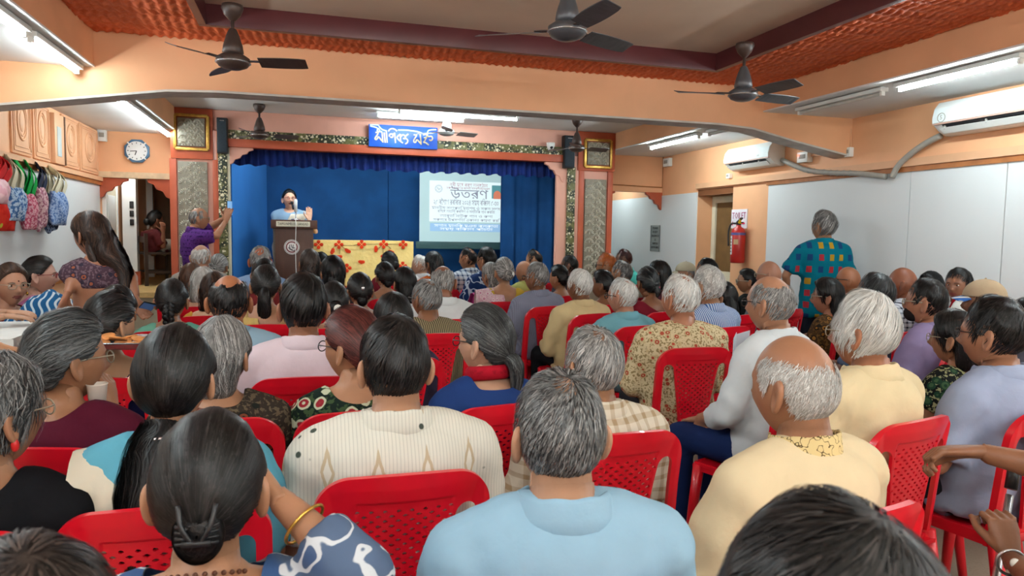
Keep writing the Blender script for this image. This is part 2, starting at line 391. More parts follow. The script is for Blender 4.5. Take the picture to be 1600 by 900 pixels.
wf2 = MB().box((-1.44, YL, 2.06), (-1.0, 9.5, 3.1)).build('wall_lintel', PEACH, **ST)

# stage: floor, back drop and blue flats
MB().box((-1.0, 9.02, 0), (3.5, 12.2, .50)).build('stage_floor', paint('stage_boards', C(110, 82, 58), .5, var=.2, scale=8), **ST)
MB().box((-1.2, 11.9, 0), (4.15, 12.0, 3.0)).build('wall_stage', paint('stage_back_paint', C(24, 60, 112), .8), **ST)
MB().box((-1.2, 9.0, 2.83), (4.15, 12.2, 2.95)).build('ceiling_stage', paint('stage_ceiling_paint', C(120, 120, 124), .8), **ST)
MB().box((4.05, 9.5, 0), (4.15, 12, 3.0)).box((-1.2, 9.5, 0), (-1.1, 12, 3.0)).build('wall_stage_side', paint('stage_back_paint', C(24, 60, 112), .8), **ST)
YD = 11.0
def flat_panel(px0, px1, mat, y=YD, lab=None, z1=2.8):
    x0 = atY(px0, 300, y)[0]; x1 = atY(px1, 300, y)[0]
    o = MB().box((x0, y, .5), (x1 - .006, y + .05, z1)).build('stage_flat', mat, bevel=.004); tag(o, lab, 'stage flat'); return o
x0 = -.86; x1 = atY(417, 300, YD)[0]
o = MB().add([(x0, 9.55, .5), (x0, 9.55, 2.75), (x1, YD, 2.75), (x1, YD, .5), (x0 - .03, 9.56, .5), (x0 - .03, 9.56, 2.75), (x1 - .03, YD + .01, 2.75), (x1 - .03, YD + .01, .5)],
             [(0, 1, 2, 3), (7, 6, 5, 4), (0, 4, 5, 1), (1, 5, 6, 2), (2, 6, 7, 3), (3, 7, 4, 0)]).build('stage_flat', BLUEL)
tag(o, 'lighter blue wing panel at the speaker side of the stage', 'stage flat')
flat_panel(417, 607, BLUEC, lab='plain blue backdrop panel directly behind the lectern')
flat_panel(607, 800, BLUEC, lab='plain blue backdrop panel carrying the projection screen')
def curtain(name, x0, x1, z0, z1, y, amp, wl, mat, lab, cat='curtain', hem=0.0, y1=None):
    n = int((x1 - x0) / .012) + 1; m = 14; u = np.linspace(0, 1, n); V = []
    for k in range(m):
        w = k / (m - 1); z = z1 + (z0 - z1) * w
        ph = u * (x1 - x0) / wl * 2 * pi
        yy = y + (0 if y1 is None else (y1 - y) * u) + amp * (.35 + .65 * w) * (np.sin(ph + .8 * np.sin(ph * .31)) + .35 * np.sin(2.3 * ph + 1))
        V.append(np.stack([x0 + u * (x1 - x0), yy, z + hem * w * np.sin(ph * .5)], -1))
    V = np.concatenate(V); i = np.arange((m - 1) * n).reshape(m - 1, n)[:, :-1].ravel()
    V2 = V + np.array([0, .012, 0]); F1 = np.stack([i, i + n, i + n + 1, i + 1], -1); F2 = F1[:, ::-1] + len(V)
    o = mesh_obj(name, np.vstack([V, V2]), np.vstack([F1, F2]), mat, None, True); return tag(o, lab, cat)
curtain('side_curtain', atY(783, 300, 10.3)[0], 3.75, .5, 2.8, 10.3, .035, .22, BLUEC, 'heavy dark blue curtain hanging beside the projection screen', y1=9.6)
curtain('valance', -.86, 3.4, 2.22, 2.52, 9.14, .028, .09, BLUEV, 'gathered royal blue frill hanging under the stage header', hem=.012)

# proscenium: two columns, header with leaf border and brackets
t = NT('gilt_leaf_border'); v = t.obj()
vo = t.voro(v, 20); d = vo.outputs['Distance']; v2 = t.voro(v, 40).outputs['Distance']
base = t.mix(t.sstep(v2, .25, .45), C(214, 204, 164), C(36, 46, 34))
t.fin(t.mix(t.sstep(d, .24, .34), C(222, 214, 184), t.mix(t.sstep(t.noise(v, 9), .45, .6), base, C(104, 104, 62))), .45, .4); t.bump(d, .5, .02); LEAF = t.m
def fan_mesh(R):
    g = MB()
    for ring, (r0, r1, w) in enumerate(((.36, .97, .092),)):
        for k in range(9):
            a = pi * (.05 + .90 * k / 8); d = np.array([math.cos(a), 0, math.sin(a)]); s = np.array([-d[2], 0, d[0]]); o = np.array([0, -.02, 0])
            p0, p1 = d * r0 * R, d * r1 * R; m = (p0 * .35 + p1 * .65)
            g.add([p0, m + s * w * R * 1.25, p1, m - s * w * R * 1.25, m + o], [(0, 1, 4), (1, 2, 4), (2, 3, 4), (3, 0, 4)])
    a = np.linspace(0, 2 * pi, 9)[:-1]
    rim = [(math.cos(q) * .11 * R, 0, .14 * R + math.sin(q) * .24 * R) for q in a]
    g.add(rim + [(0, -.016, .16 * R)], [(k, (k + 1) % 8, 8) for k in range(8)])
    o = g.build('fan_relief', SILV, None, recalc=True); me = o.data; bpy.data.objects.remove(o); return me
SILV = paint('silvered_plaster', C(226, 220, 204), .4, .5, .1, var=.1, scale=20)
SILVB = paint('dull_silver_ground', C(134, 126, 110), .5, .4, .1, var=.15, scale=25)
FAN = {}
def relief(parent, x0, x1, z0, z1, y, R):
    pn = MB().box((x0, y - .03, z0), (x1, y, z1)).build('relief_panel', SILVB, parent, bevel=.004)
    if R not in FAN: FAN[R] = fan_mesh(R)
    r = 0; z = z0 + .01
    while z + R * .9 < z1:
        xs = np.arange(x0 + (R if r % 2 == 0 else .02 + R * .0), x1 - R * .4, 2 * R)
        for x in xs:
            if x - R < x0 - .02 or x + R > x1 + .02: continue
            o = bpy.data.objects.new('fan_relief', FAN[R]); COL.objects.link(o); o.parent = pn; o.location = (x, y - .031, z)
        z += R * .78; r += 1
    return pn
def strip(name, x0, x1, z0, z1, y0, y1, mat, parent, bev=.006): return MB().box((x0, y0, z0), (x1, y1, z1)).build(name, mat, parent, bevel=bev)
def X9(px, py=300): return atY(px, py, 9.0)[0]
def Z9(px, py): return atY(px, py, 9.0)[2]
def column(px, zs, lab):
    """px: outer, inner edges and panel edges in order; the shaft stands on the floor up to the ceiling"""
    c = empty('column', (0, 0, 0), kind='structure'); c['label'] = lab
    xa, xb, fa, fb, ra, rb, la, lb = [X9(p) for p in px]
    strip('shaft', xa, xb, 0, ZC, 9.0, 9.5, PINKP, c)
    strip('capital_block', xa - .01, xb + .01, zs[0], ZC - .002, 8.965, 9.0, BRICKR, c)
    strip('edge_band', la, la + .075, 0, zs[0], 8.97, 9.0, BRICKR, c); strip('edge_band', lb - .075, lb, 0, zs[0], 8.97, 9.0, BRICKR, c)
    f = MB()
    z0, z1 = zs[1], zs[2]
    for a, b in (((fa, z0), (fb, z0)), ((fa, z1), (fb, z1)), ((fa, z0), (fa, z1)), ((fb, z0), (fb, z1))):
        f.bar((a[0], 8.955, a[1]), (b[0], 8.955, b[1]), .035, .035, up=(0, 1, 0))
    f.build('gilt_frame', GOLD, c, bevel=.006)
    relief(c, fa + .03, fb - .03, z0 + .03, z1 - .03, 8.965, (fb - fa - .06) / 6.06)
    relief(c, ra, rb, .5, zs[3], 9.0, (rb - ra) / 4.04)
    return c
column((270, 333, 276, 327, 279, 325, 266, 344), (2.25, 2.36, 2.74, 2.22), 'salmon column with silver fan reliefs beside the photographing man')
column((902, 957, 911, 951, 913, 946, 903, 956), (2.31, 2.36, 2.72, 2.20), 'salmon column with silver fan reliefs beside the orange haired man')
strip('pilaster_leaf', X9(342), X9(356), .5, 2.35, 8.96, 9.05, LEAF, None, .003).name = 'trim_2'
strip('pilaster_pale', X9(356), X9(360), .5, 2.4, 8.98, 9.05, CREAMW, None, .003).name = 'trim_3'
strip('pilaster_leaf', X9(885), X9(897), .5, 2.35, 8.96, 9.05, LEAF, None, .003).name = 'trim_4'
strip('pilaster_pink', X9(869), X9(885), .5, 2.4, 8.99, 9.05, PINKP, None, .003).name = 'trim_5'
strip('pilaster_pink', X9(896), X9(905), .5, 2.5, 8.985, 9.05, PINKP, None, .003).name = 'trim_6'
hd = empty('trim_7', kind='structure')
strip('frieze', X9(333), X9(903), 2.6, ZC, 9.0, 9.12, PINKP, hd); strip('leaf_border', X9(356), X9(885), 2.50, 2.605, 8.97, 9.0, LEAF, hd, .003)
strip('header_beam', X9(356), X9(885), 2.405, 2.50, 8.94, 9.1, BRICKR, hd)
bracket('bracket', hd, X9(360), 2.405, 1, 8.97, .26, .2, PINKP); bracket('bracket', hd, X9(869) + .09, 2.405, -1, 8.97, .26, .26, PINKP)
for n in ('trim_2', 'trim_3', 'trim_4', 'trim_5', 'trim_6'): bpy.data.objects[n]['kind'] = 'structure'
bracket('bracket', bpy.data.objects['wall_front_right'], XER - .01, 2.085, 1, YR - .02, .24, .22, BRICKR); bracket('bracket', bpy.data.objects['wall_front_right'], XR - .005, 2.085, -1, YR - .02, .26, .26, BRICKR)

# ------------------------------------------------------------------ fluorescent tubes
TUBE = glow('lit_tube_glass', (.82, .96, 1.0, 1), TUBE_POWER); TUBE_DIM = glow('dimmed_tube_glass', (.84, .96, 1.0, 1), TUBE_POWER * .5)  # second glass is dimmed so ceiling, wall and sign don't overexpose
DEAD = paint('unlit_tube_glass', C(205, 205, 198), .3, .4)
def tubelight(a, b, lab, lit=True, old=False, ceil=None, bw=.075):  # the old flag picks the dimmed glass, not an aged tube
    a = np.array(a); b = np.array(b); c = (a + b) / 2; e = empty('tube_light', c, **dict(label=lab, cat='ceiling lamp', group='fluorescent tubes on the ceiling'))
    a = a - c; b = b - c; d = (b - a) / np.linalg.norm(b - a); up = (ceil - c[2]) if ceil else .05
    MB().bar(a - d * .02 + (0, 0, up - .02), b + d * .02 + (0, 0, up - .02), bw, .03).build('batten', WHITEP, e, bevel=.004)
    for p, s in ((a, 1), (b, -1)): MB().bar(p + (0, 0, up), p + (0, 0, -.016), .03, .022, up=tuple(d)).build('holder', WHITEP, e)
    MB().tube([a + d * .012, b - d * .012], .0145, 6, cap=False).build('tube', (TUBE_DIM if old else TUBE) if lit else DEAD, e, smooth=True)
def tl(p, q, z, lab, lit=True, ceil=None, x=None, y=None, old=False, bw=.075):
    a = atZ(p[0], p[1], z); b = atZ(q[0], q[1], z)
    if x is not None: a[0] = b[0] = x
    if y is not None: a[1] = b[1] = y
    tubelight(a, b, lab, lit, old, ceil=ceil, bw=bw)
tl((-60, -22), (46, 54), 2.52, 'lit tube at the left edge of the photo, nearest over the bag wall', ceil=ZL, x=-1.5, old=True)
tl((56, 62), (124, 112), 2.52, 'lit tube ending at the peach cross beam on the bag side', ceil=ZL, x=-1.5, old=True)
tl((181, 153), (200, 168), 2.52, 'short visible lit tube just beyond the cross beam on the bag side', ceil=ZL, x=-1.5, old=True)
tl((201, 169), (237, 192), 2.52, 'middle lit tube of the three between beam and clock', ceil=ZL, x=-1.5, old=True)
tl((239, 193), (269, 212), 2.52, 'lit tube reaching the column beside the clock', ceil=ZL, x=-1.5, old=True)
tl((1381, 138), (1573, 93), 2.55, 'lit tube above the larger near air conditioner', ceil=ZR, x=4.2)
tl((1226, 175), (1352, 144), 2.55, 'unlit tube in line with the lit one near the beam corner', False, ceil=ZR, x=4.2)
tl((1004, 231), (1072, 213), 2.55, 'lit tube over the passage beside the toilet door', ceil=ZR, x=4.2)
tl((1090, 209), (1130, 198), 2.55, 'unlit tube over the far air conditioner', False, ceil=ZR, x=4.2)
tl((625, 174), (812, 185), 2.735, 'long lit tube across the ceiling in front of the blue name sign', ceil=ZC, y=7.8, bw=.03)
tl((587, 187), (716, 194), 2.775, 'lit tube right above the blue name sign', ceil=ZC, y=8.4, old=True)
# the same kind of battens carry on over the rear of the hall, behind the photographer; the wall row is added fill
NTH = ('first', 'second', 'third', 'fourth', 'fifth', 'sixth')
for k, (x, y) in enumerate(((-1.5, 2.7), (-1.5, 1.1), (-1.5, -1.0), (4.2, 1.9), (4.2, .2), (4.2, -1.8))):
    tubelight((x, y - .6, 2.52), (x, y + .6, 2.52), NTH[k % 3] + ' lit tube out of view over the rear ' + ('bag wall' if x < 0 else 'white board') + ' aisle', ceil=ZL if x < 0 else ZR)
for k, (x, y) in enumerate(((.2, -.6), (2.4, -.6), (.2, -2.2), (2.4, -2.2))):
    tubelight((x - .6, y, 2.62), (x + .6, y, 2.62), NTH[k] + ' lit tube hung out of view below the rear tan tray', ceil=ZT)  # unseen tubes, hung low so the tray ceiling catches more light
for k, x in enumerate((-1.0, .4, 1.9, 3.4)):
    tubelight((x - .6, YBK + .09, 2.2), (x + .6, YBK + .09, 2.2), NTH[k] + ' added fill tube out of view on the rear wall behind the photographer', ceil=2.25)  # unseen tubes added to fill the audience's backs and the ceiling
tubelight((XL + .16, 9.60, 2.36), (XL + .16, 10.2, 2.36), 'short added fill tube hidden behind the doorway lintel below the clock', ceil=2.45)  # added out of sight to brighten the door and boards in the doorway
tubelight((4.6, 10.5, 2.42), (4.6, 10.8, 2.42), 'added fill tube hidden in the passage beyond the toilet door', ceil=2.5)  # added out of sight to lift the passage wall
tubelight((1.0, 9.3, 2.76), (2.2, 9.3, 2.76), 'tube hidden behind the stage header that lights the lectern', ceil=2.83)
tubelight((-.6, 9.3, 2.76), (.6, 9.3, 2.76), 'tube hidden behind the stage header nearest the bag wall', ceil=2.83)
# ------------------------------------------------------------------ ceiling fans
def fan(px, pt, pm, zc, lab, angs, R=.55, mat=None, blade=None, Y=None, motor=1.0, stain=None):
    mat = mat or FANB; blade = blade or mat
    top = atZ(px, pt, zc) if Y is None else None
    if Y is None: Y = top[1]; X = top[0]
    else: X = atY(px, pm, Y)[0]
    zm = atY(px, pm, Y)[2]
    e = empty('ceiling_fan', (X, Y, zm), label=lab, cat='ceiling fan', group='ceiling fans')
    H = zc - zm; s = motor
    MB().lathe([(.004, H), (.062, H), (.066, H - .02), (.05, H - .06), (.018, H - .095), (.004, H - .1)], 20).build('canopy', FANB, e, smooth=True)
    MB().tube([(0, 0, H - .08), (0, 0, .12 * s)], .011, 10).build('down_rod', FANB, e, smooth=True)
    MB().lathe([(.004, .20 * s), (.022, .19 * s), (.04 * s, .15 * s), (.058 * s, .09 * s), (.064 * s, .05 * s), (.05 * s, .035 * s), (.004, .03 * s)], 22).build('lower_canopy', mat, e, smooth=True)
    mo = MB().lathe([(.01, .04 * s), (.07 * s, .035 * s), (.10 * s, .015 * s), (.102 * s, -.012 * s), (.085 * s, -.035 * s), (.05 * s, -.05 * s), (.004, -.055 * s)], 28).build('motor', mat, e, smooth=True)
    MB().lathe([(.088 * s, -.02 * s), (.106 * s, -.015 * s), (.106 * s, -.008 * s), (.088 * s, -.004 * s)], 28).build('motor_band', STEEL, mo, smooth=True)
    for a in angs:
        a = math.radians(a); d = np.array([math.cos(a), math.sin(a), 0]); n = np.array([-d[1], d[0], 0])
        arm = MB().bar(d * .08 * s, d * .2, .035, .006).build('blade_arm', FANB, e)
        P = []
        for i, r in enumerate(np.linspace(.16, R, 9)):
            w = .052 + .014 * math.sin(i / 8 * pi) if i < 8 else .045
            for sgn in (-1, 1): P.append(d * r + n * sgn * w + np.array([0, 0, -sgn * .016 - .004]))
        P = np.array(P); Q = P - np.array([0, 0, .004]); f = []
        for i in range(8): f += [(2 * i, 2 * i + 1, 2 * i + 3, 2 * i + 2), (18 + 2 * i, 18 + 2 * i + 2, 18 + 2 * i + 3, 18 + 2 * i + 1), (2 * i, 2 * i + 2, 20 + 2 * i, 18 + 2 * i), (2 * i + 1, 19 + 2 * i, 21 + 2 * i, 2 * i + 3)]
        f += [(0, 18, 19, 1), (16, 17, 35, 34)]
        MB().add(np.vstack([P, Q]), f).build('blade', blade, e, smooth=False)
    return e
fan(363, 8, 95, ZC, 'brown fan hanging nearest the bag wall below the orange border', (-12, 108, 228), R=.45)
fan(888, -30, 47, ZT, 'grey fan under the tan tray, its broad blades seen from below', (25, -85, 150), R=.56, mat=FANM, motor=1.15)
fan(1164, 68, 147, ZC, 'grey fan at the maroon tray corner with two pale edge-on blades', (8, 172, 280), R=.5, mat=FANM)
fan(405, 163, 210, ZC, 'small dark fan hanging left of the blue name sign', (10, 130, 250), R=.42, motor=.95)
fan(698, 182, 206, ZC, 'pale grey fan hanging just right of the blue name sign', (20, 140, 260), R=.42, mat=paint('pale_fan_enamel', C(140, 140, 138), .4), motor=.95)
fan(902, 186, 231, ZC, 'small dark fan in front of the framed relief and loudspeaker', (5, 125, 245), R=.42, motor=.95)

# ------------------------------------------------------------------ name sign over the stage
def framed(name, p0, p1, p2, Y, mat, lab, cat, th=.03, x_only=False):
    pass
SGY = 8.93
a = atY(576, 194, SGY); b = atY(683, 201, SGY); c = atY(577, 229, SGY); x0, x1, z1, z0 = a[0], b[0], a[2], c[2]
W, H = x1 - x0, z1 - z0
t = NT('blue_sign_paint'); v = t.obj(); zz = t.xyz(v)[2]
t.fin(t.mix(t.sstep(t.noise(v, 5), .4, .7), C(10, 78, 190), C(20, 96, 205)), .4, .4); SIGNB = t.m
sg = MB().box((0, -.03, 0), (W, 0, H)).build('name_sign', SIGNB, bevel=.004); sg.location = (x0, SGY, z0)
tag(sg, 'blue sign with cream painted lettering over the stage', 'sign')
LETT = paint('cream_sign_letters', C(226, 210, 164), .5, .3, var=.03); SWSH = paint('pale_blue_swash', C(205, 232, 245), .5, .3)
S_ = [[(300, 258), (345, 256), (332, 300), (300, 345), (292, 372), (312, 384), (336, 362), (352, 336), (400, 388), (436, 432)], [(416, 258), (432, 436)],
      [(455, 256), (472, 440)], [(492, 236), (508, 440)], [(545, 330), (552, 296), (590, 284), (612, 315), (596, 344), (562, 340)], [(606, 300), (640, 268)], [(640, 262), (656, 446)],
      [(742, 286), (684, 350), (760, 428), (792, 446)], [(742, 286), (748, 420)], [(748, 330), (792, 300), (832, 330), (822, 368), (790, 362)], [(884, 284), (826, 340), (874, 396), (862, 440), (828, 464)],
      [(980, 302), (1030, 300), (1012, 345), (982, 398), (988, 430), (1016, 430), (1040, 386), (1096, 448), (1118, 474)], [(1096, 290), (1114, 474)],
      [(1148, 300), (1196, 292), (1226, 318), (1196, 350), (1160, 352)], [(1228, 300), (1180, 400), (1156, 430), (1196, 440), (1250, 482)], [(1238, 334), (1296, 328), (1316, 368), (1286, 402), (1256, 384)],
      [(528, 236), (560, 200), (604, 190), (650, 205), (682, 236)]]
SW = [[(200, 122), (340, 126), (372, 160), (420, 205), (500, 232)], [(204, 142), (330, 178), (336, 236), (420, 246)], [(350, 180), (380, 230)], [(700, 214), (800, 214), (900, 222), (1040, 242), (1150, 280)], [(1226, 318), (1226, 254), (1262, 216), (1384, 206)]]
def z2s(p):
    q = atY(560 + p[0] / 11.43, 185 + p[1] / 11.43, SGY); return (q[0] - x0, -.034, q[2] - z0)
for grp, mt, r in ((S_, LETT, .0085), (SW, SWSH, .0085)):
    g = MB()
    for st in grp: g.tube(spline([z2s(p) for p in st], max(6, 4 * len(st))), r, 6, flat=.35, up=(0, 1, 0))
    g.build('lettering' if mt is LETT else 'swash', mt, sg)

# ------------------------------------------------------------------ loudspeakers, camera, clock, boxes
def loud(px0, px1, py0, py1, lab, Y=8.9):
    a = atY(px0, py0, Y); b = atY(px1, py1, Y)
    o = empty('loudspeaker', (a[0], Y, b[2]), label=lab, cat='loudspeaker', group='column loudspeakers beside the stage'); w, h = b[0] - a[0], a[2] - b[2]
    MB().box((0, 0, 0), (w, .12, h)).build('cabinet', BLACKP, o, bevel=.01); gr = MB().box((.01, -.012, .015), (w - .01, 0, h - .015)).build('grille', DARKB, o, bevel=.006)
    MB().box((w * .3, -.015, h * .9), (w * .7, -.011, h * .92)).build('badge', STEEL, gr)
loud(338, 356, 183, 240, 'tall dark loudspeaker on the column beside the photographing man')
loud(882, 898, 211, 263, 'tall dark loudspeaker behind the small dark fan')
p = atY(860, 228, 8.94); e = empty('security_camera', (p[0], 8.93, p[2]), label='white dome security camera on the leaf border of the stage', cat='camera')
MB().lathe([(.004, .045), (.055, .04), (.055, 0), (.045, -.02), (.03, -.06), (.004, -.07)], 20).build('housing', WHITEP, e, smooth=True); MB().ball((0, -.036, -.025), .02).build('lens', BLACKP, e, smooth=True)
p = atY(692, 322, 9.45)
p = atY(214, 236, 9.37); e = empty('wall_clock', (p[0], YL - .005, p[2]), label='octagonal blue rimmed wall clock above the doorway', cat='clock')
oc = lambda r, k=8: [(r * math.cos(pi / 8 + q * pi / 4), r * math.sin(pi / 8 + q * pi / 4)) for q in range(k)]
MB().prism(oc(.145), -.035, 0, 1).build('rim', paint('steel_blue_rim', C(76, 112, 142), .35, .4), e, bevel=.01)
MB().prism([(.112 * math.cos(q * pi / 16), .112 * math.sin(q * pi / 16)) for q in range(32)], -.042, -.034, 1).build('dial', paint('clock_dial', C(232, 234, 232), .4), e)
g = MB()
for k in range(12): q = k * pi / 6; g.bar((.084 * math.cos(q), -.044, .084 * math.sin(q)), (.1 * math.cos(q), -.044, .1 * math.sin(q)), .008, .003, up=(0, 1, 0))
g.build('hour_marks', BLACKP, e)
MB().bar((0, -.046, 0), (-.07, -.046, -.006), .008, .003, up=(0, 1, 0)).build('minute_hand', BLACKP, e); MB().bar((0, -.047, 0), (-.018, -.047, -.05), .01, .003, up=(0, 1, 0)).build('hour_hand', BLACKP, e)
for q in (pi / 4, 3 * pi / 4, 5 * pi / 4, 7 * pi / 4): MB().bar((.112 * math.cos(q), -.04, .112 * math.sin(q)), (.14 * math.cos(q), -.04, .14 * math.sin(q)), .014, .008, up=(0, 1, 0)).build('rim_clip', WHITEP, e)
def wbox(p, size, name, lab, cat, wall):
    e = empty(name, p, label=lab, cat=cat); w, d, h = size
    MB().box((-w / 2, -d, -h / 2), (w / 2, 0, h / 2)).build('casing', WHITEP, e, bevel=.006); MB().box((-w * .3, -d - .006, -h * .15), (w * .3, -d, h * .25)).build('cover', GREYP, e, bevel=.004)
    if wall == 'R': e.rotation_euler = (0, 0, -pi / 2)
    if wall == 'L': e.rotation_euler = (0, 0, pi / 2)
wbox((XL + .06, YL - .01, atY(154, 212, 9.37)[2]), (.09, .07, .13), 'junction_box', 'small white junction box in the corner left of the clock', 'electric box', 'F')
wbox((XR, atX(1046, 254, XR)[1], atX(1046, 254, XR)[2]), (.17, .06, .12), 'junction_box', 'white switch box high on the wall beside the passage', 'electric box', 'R')
wbox((XR, atX(1262, 246, XR)[1], atX(1262, 246, XR)[2]), (.16, .07, .11), 'socket_box', 'white plug socket with a glowing red lamp beside the far air conditioner', 'electric box', 'R')
wbox((XR, atX(1142, 281, XR)[1], 2.2), (.07, .05, .06), 'junction_box', 'tiny brown junction box under the far air conditioner', 'electric box', 'R')
wbox((XR, atX(1330, 238, XR)[1], atX(1330, 238, XR)[2]), (.07, .05, .09), 'junction_box', 'small junction box where the cables meet below the beam end', 'electric box', 'R')
o = MB().ball((0, 0, 0), .012).build('indicator_lamp', glow('red_neon', (1, .12, .08, 1), 3)); q = bpy.data.objects['socket_box']; o.parent = q; o.location = (-.05, -.078, .02)
g = MB(); p0 = atX(1330, 190, XR); p1 = atX(1330, 236, XR)
g.bar((XR - .012, p0[1], ZR), (XR - .012, p1[1], p1[2]), .025, .02, up=(1, 0, 0)); g.bar((XR - .012, p1[1], p1[2]), (XR - .012, atX(1268, 244, XR)[1], p1[2] + .01), .022, .02, up=(1, 0, 0))
tag(g.build('cable_duct', PEACHL), 'peach painted cable duct running down from beam to plug socket', 'cable duct')
g = MB(); g.tube([(XR - .01, YR - .015, 2.6), (XR - .01, YR - .015, 2.16), (XER, YR - .012, 2.18)], .008, 6); tag(g.build('cable', WOODB), 'thin brown cable along the corner above the passage opening', 'cable')

# ------------------------------------------------------------------ air conditioners with their hoses
def aircon(y0, y1, z0, lab, marks, d=.21, h=.27):
    e = empty('air_conditioner', (XR, (y0 + y1) / 2, z0), label=lab, cat='air conditioner', group='split air conditioners on the wall'); L = (y1 - y0) / 2
    pr = [(0, 0), (0, h), (-.10, h), (-.155, h - .012), (-.195, h - .06), (-d, .13), (-d + .004, .088), (-.185, .07), (-.13, .025), (-.07, 0)]
    MB().prism([(x, z) for x, z in pr], -L, L, 1).build('body', WHITEP, e, bevel=.006)
    MB().prism([(-.199, h - .065), (-d - .006, .13), (-d - .003, .092), (-d + .003, .092), (-d + .003, .13), (-.19, h - .065)], -L + .004, L - .004, 1).build('front_panel', paint('cool_white_panel', C(236, 244, 244), .25, .5, var=.01), e)
    MB().prism([(-.196, .076), (-.188, .064), (-.128, .018), (-.124, .028)], -L + .08, L - .08, 1).build('outlet', BLACKP, e)
    lv = MB().prism([(-.200, .048), (-.188, .052), (-.142, .016), (-.150, .008)], -L + .06, L - .06, 1).build('louver', WHITEP, e)
    for k in range(3): MB().box((-.19, -L + .2 + k * (L * .7), .038), (-.16, -L + .215 + k * (L * .7), .07)).build('vane', GREYP, lv)
    MB().box((-d - .0, -L + .003, .078), (-d + .03, L - .003, .09)).build('trim_line', paint('rose_trim', C(196, 160, 146), .3), e)
    for tx, y, z, s in marks:
        text(tx, s, GREYP, basis((0, -1, 0), (.16, 0, .987), (-1, 0, 0), (-d - .0075 + max(0, z - .13) * .28, y, z)), e, name='logo')
    return e
ya = atX(1131, 250, XR - .21)[1]; yb = ya - .86
A1_ = aircon(yb, ya, 2.24, 'far white air conditioner nearer the toilet door', [('LG', -.25, .12, .03)])
y2 = atX(1456, 200, XR - .21)[1]; A2_ = aircon(y2 - 1.02, y2, 2.29, 'near white air conditioner cut by the picture edge', [('LG', -.16, .165, .045), ('DUAL INVERTER', -.42, .13, .028)])
o = MB().tube([(-.218 * 1.0, .42 + .035 * math.cos(k * pi / 8), .128 + .035 * math.sin(k * pi / 8)) for k in range(17)], .003, 6, up=(1, 0, 0)).build('round_badge', GREYP, A2_); text('5', .05, GREYP, basis((0, -1, 0), (0, 0, 1), (-1, 0, 0), (-.219, .42, .128)), A2_, name='badge_number')
g = MB(); P = [atX(*p, XR - .06) for p in ((1222, 250), (1240, 258), (1262, 266), (1300, 270), (1340, 271), (1384, 276))]; g.tube(spline(P, 40), .026, 10)
for k in range(14): q = spline(P, 40)[2 + k * 2 + (k > 8)]; g.ball(q, (.03, .02, .03), 8, 5)
tag(g.build('drain_hose', GREYP, smooth=True), 'taped grey pipe sagging from the far air conditioner', 'pipe')
P = [atX(*p, XR - .06) for p in ((1470, 212), (1445, 225), (1420, 243), (1403, 260), (1394, 277))]
tag(MB().tube(spline(P, 24), .026, 10).build('drain_hose', GREYP, smooth=True), 'ribbed grey pipe running down from the near air conditioner', 'pipe')

# ------------------------------------------------------------------ toilet sign, extinguisher, notice
RX = basis((0, -1, 0), (0, 0, 1), (-1, 0, 0), (0, 0, 0))
def onR(px, py, dx=0.0): p = atX(px, py, XR - dx); return p
p = onR(1156, 342); sg2 = MB().box((-.012, -.16, -.115), (0, .16, .115)).build('toilet_sign', paint('paper_white', C(240, 236, 240), .6)); sg2.location = (XR, p[1], p[2]); tag(sg2, 'white toilet sign with red arrow above the extinguisher', 'sign')
text('TOILET', .11, paint('sign_magenta', C(170, 60, 110), .6), basis((0, -1, 0), (0, 0, 1), (-1, 0, 0), (-.0145, 0, .035)), sg2, name='lettering', fit=.28)
MB().box((-.015, -.12, -.065), (-.012, .12, -.045)).add([(-.015, .12, -.09), (-.015, .12, -.02), (-.015, .15, -.055)], [(0, 1, 2)]).build('arrow', paint('sign_red', C(196, 30, 70), .6), sg2)
p = onR(1154, 385, .09); e = empty('fire_extinguisher', (XR - .1, p[1], atX(1154, 411, XR - .1)[2]), label='red fire extinguisher hung on the peach pier under the toilet sign', cat='fire extinguisher')
RED = paint('extinguisher_red', C(186, 40, 34), .3, .5, var=.06)
MB().lathe([(.004, 0), (.075, .0), (.083, .02), (.083, .36), (.07, .405), (.03, .43), (.028, .45), (.004, .452)], 24).build('cylinder_body', RED, e, smooth=True)
MB().lathe([(.02, .45), (.03, .452), (.03, .475), (.02, .485), (.004, .486)], 14).bar((0, .03, .48), (-.02, -.09, .53), .03, .014).bar((0, .03, .47), (-.0, -.08, .48), .026, .012).build('valve', BLACKP, e)
MB().tube(spline([(-.02, .03, .47), (-.05, .08, .46), (-.085, .075, .36), (-.088, .06, .2)], 16), .011, 8).build('hose', BLACKP, e, smooth=True)
MB().prism([(-.0, .46), (-.05, .47), (-.02, .54)], -.06, -.055, 1).build('warning_tag', paint('yellow_tag', C(232, 196, 30), .5), e)
MB().lathe([(.0835, .33), (.0845, .33), (.0845, .36), (.0835, .36)], 24).build('blue_band', paint('band_blue', C(86, 92, 150), .4), e)
def curved(z0, z1, a0, a1, r, mat, name):
    A = np.linspace(a0, a1, 8); V = [(r * math.cos(a), r * math.sin(a), z) for z in (z0, z1) for a in A]
    return MB().add(V, [(k, k + 1, 9 + k, 8 + k) for k in range(7)]).build(name, mat, e, recalc=False)
curved(.10, .32, pi * .78, pi * 1.02, .0842, paint('label_paper', C(222, 226, 228), .5), 'label_strip'); curved(.22, .28, pi * 1.1, pi * 1.32, .0842, paint('label_tan', C(196, 160, 120), .5), 'small_label')
g = MB()
for k in range(5): A = np.linspace(pi * .82, pi * .98, 5); z = .13 + k * .037; g.add([(.0846 * math.cos(a), .0846 * math.sin(a), z + dz) for dz in (0, .012) for a in A], [(i, i + 1, 6 + i, 5 + i) for i in range(4)])
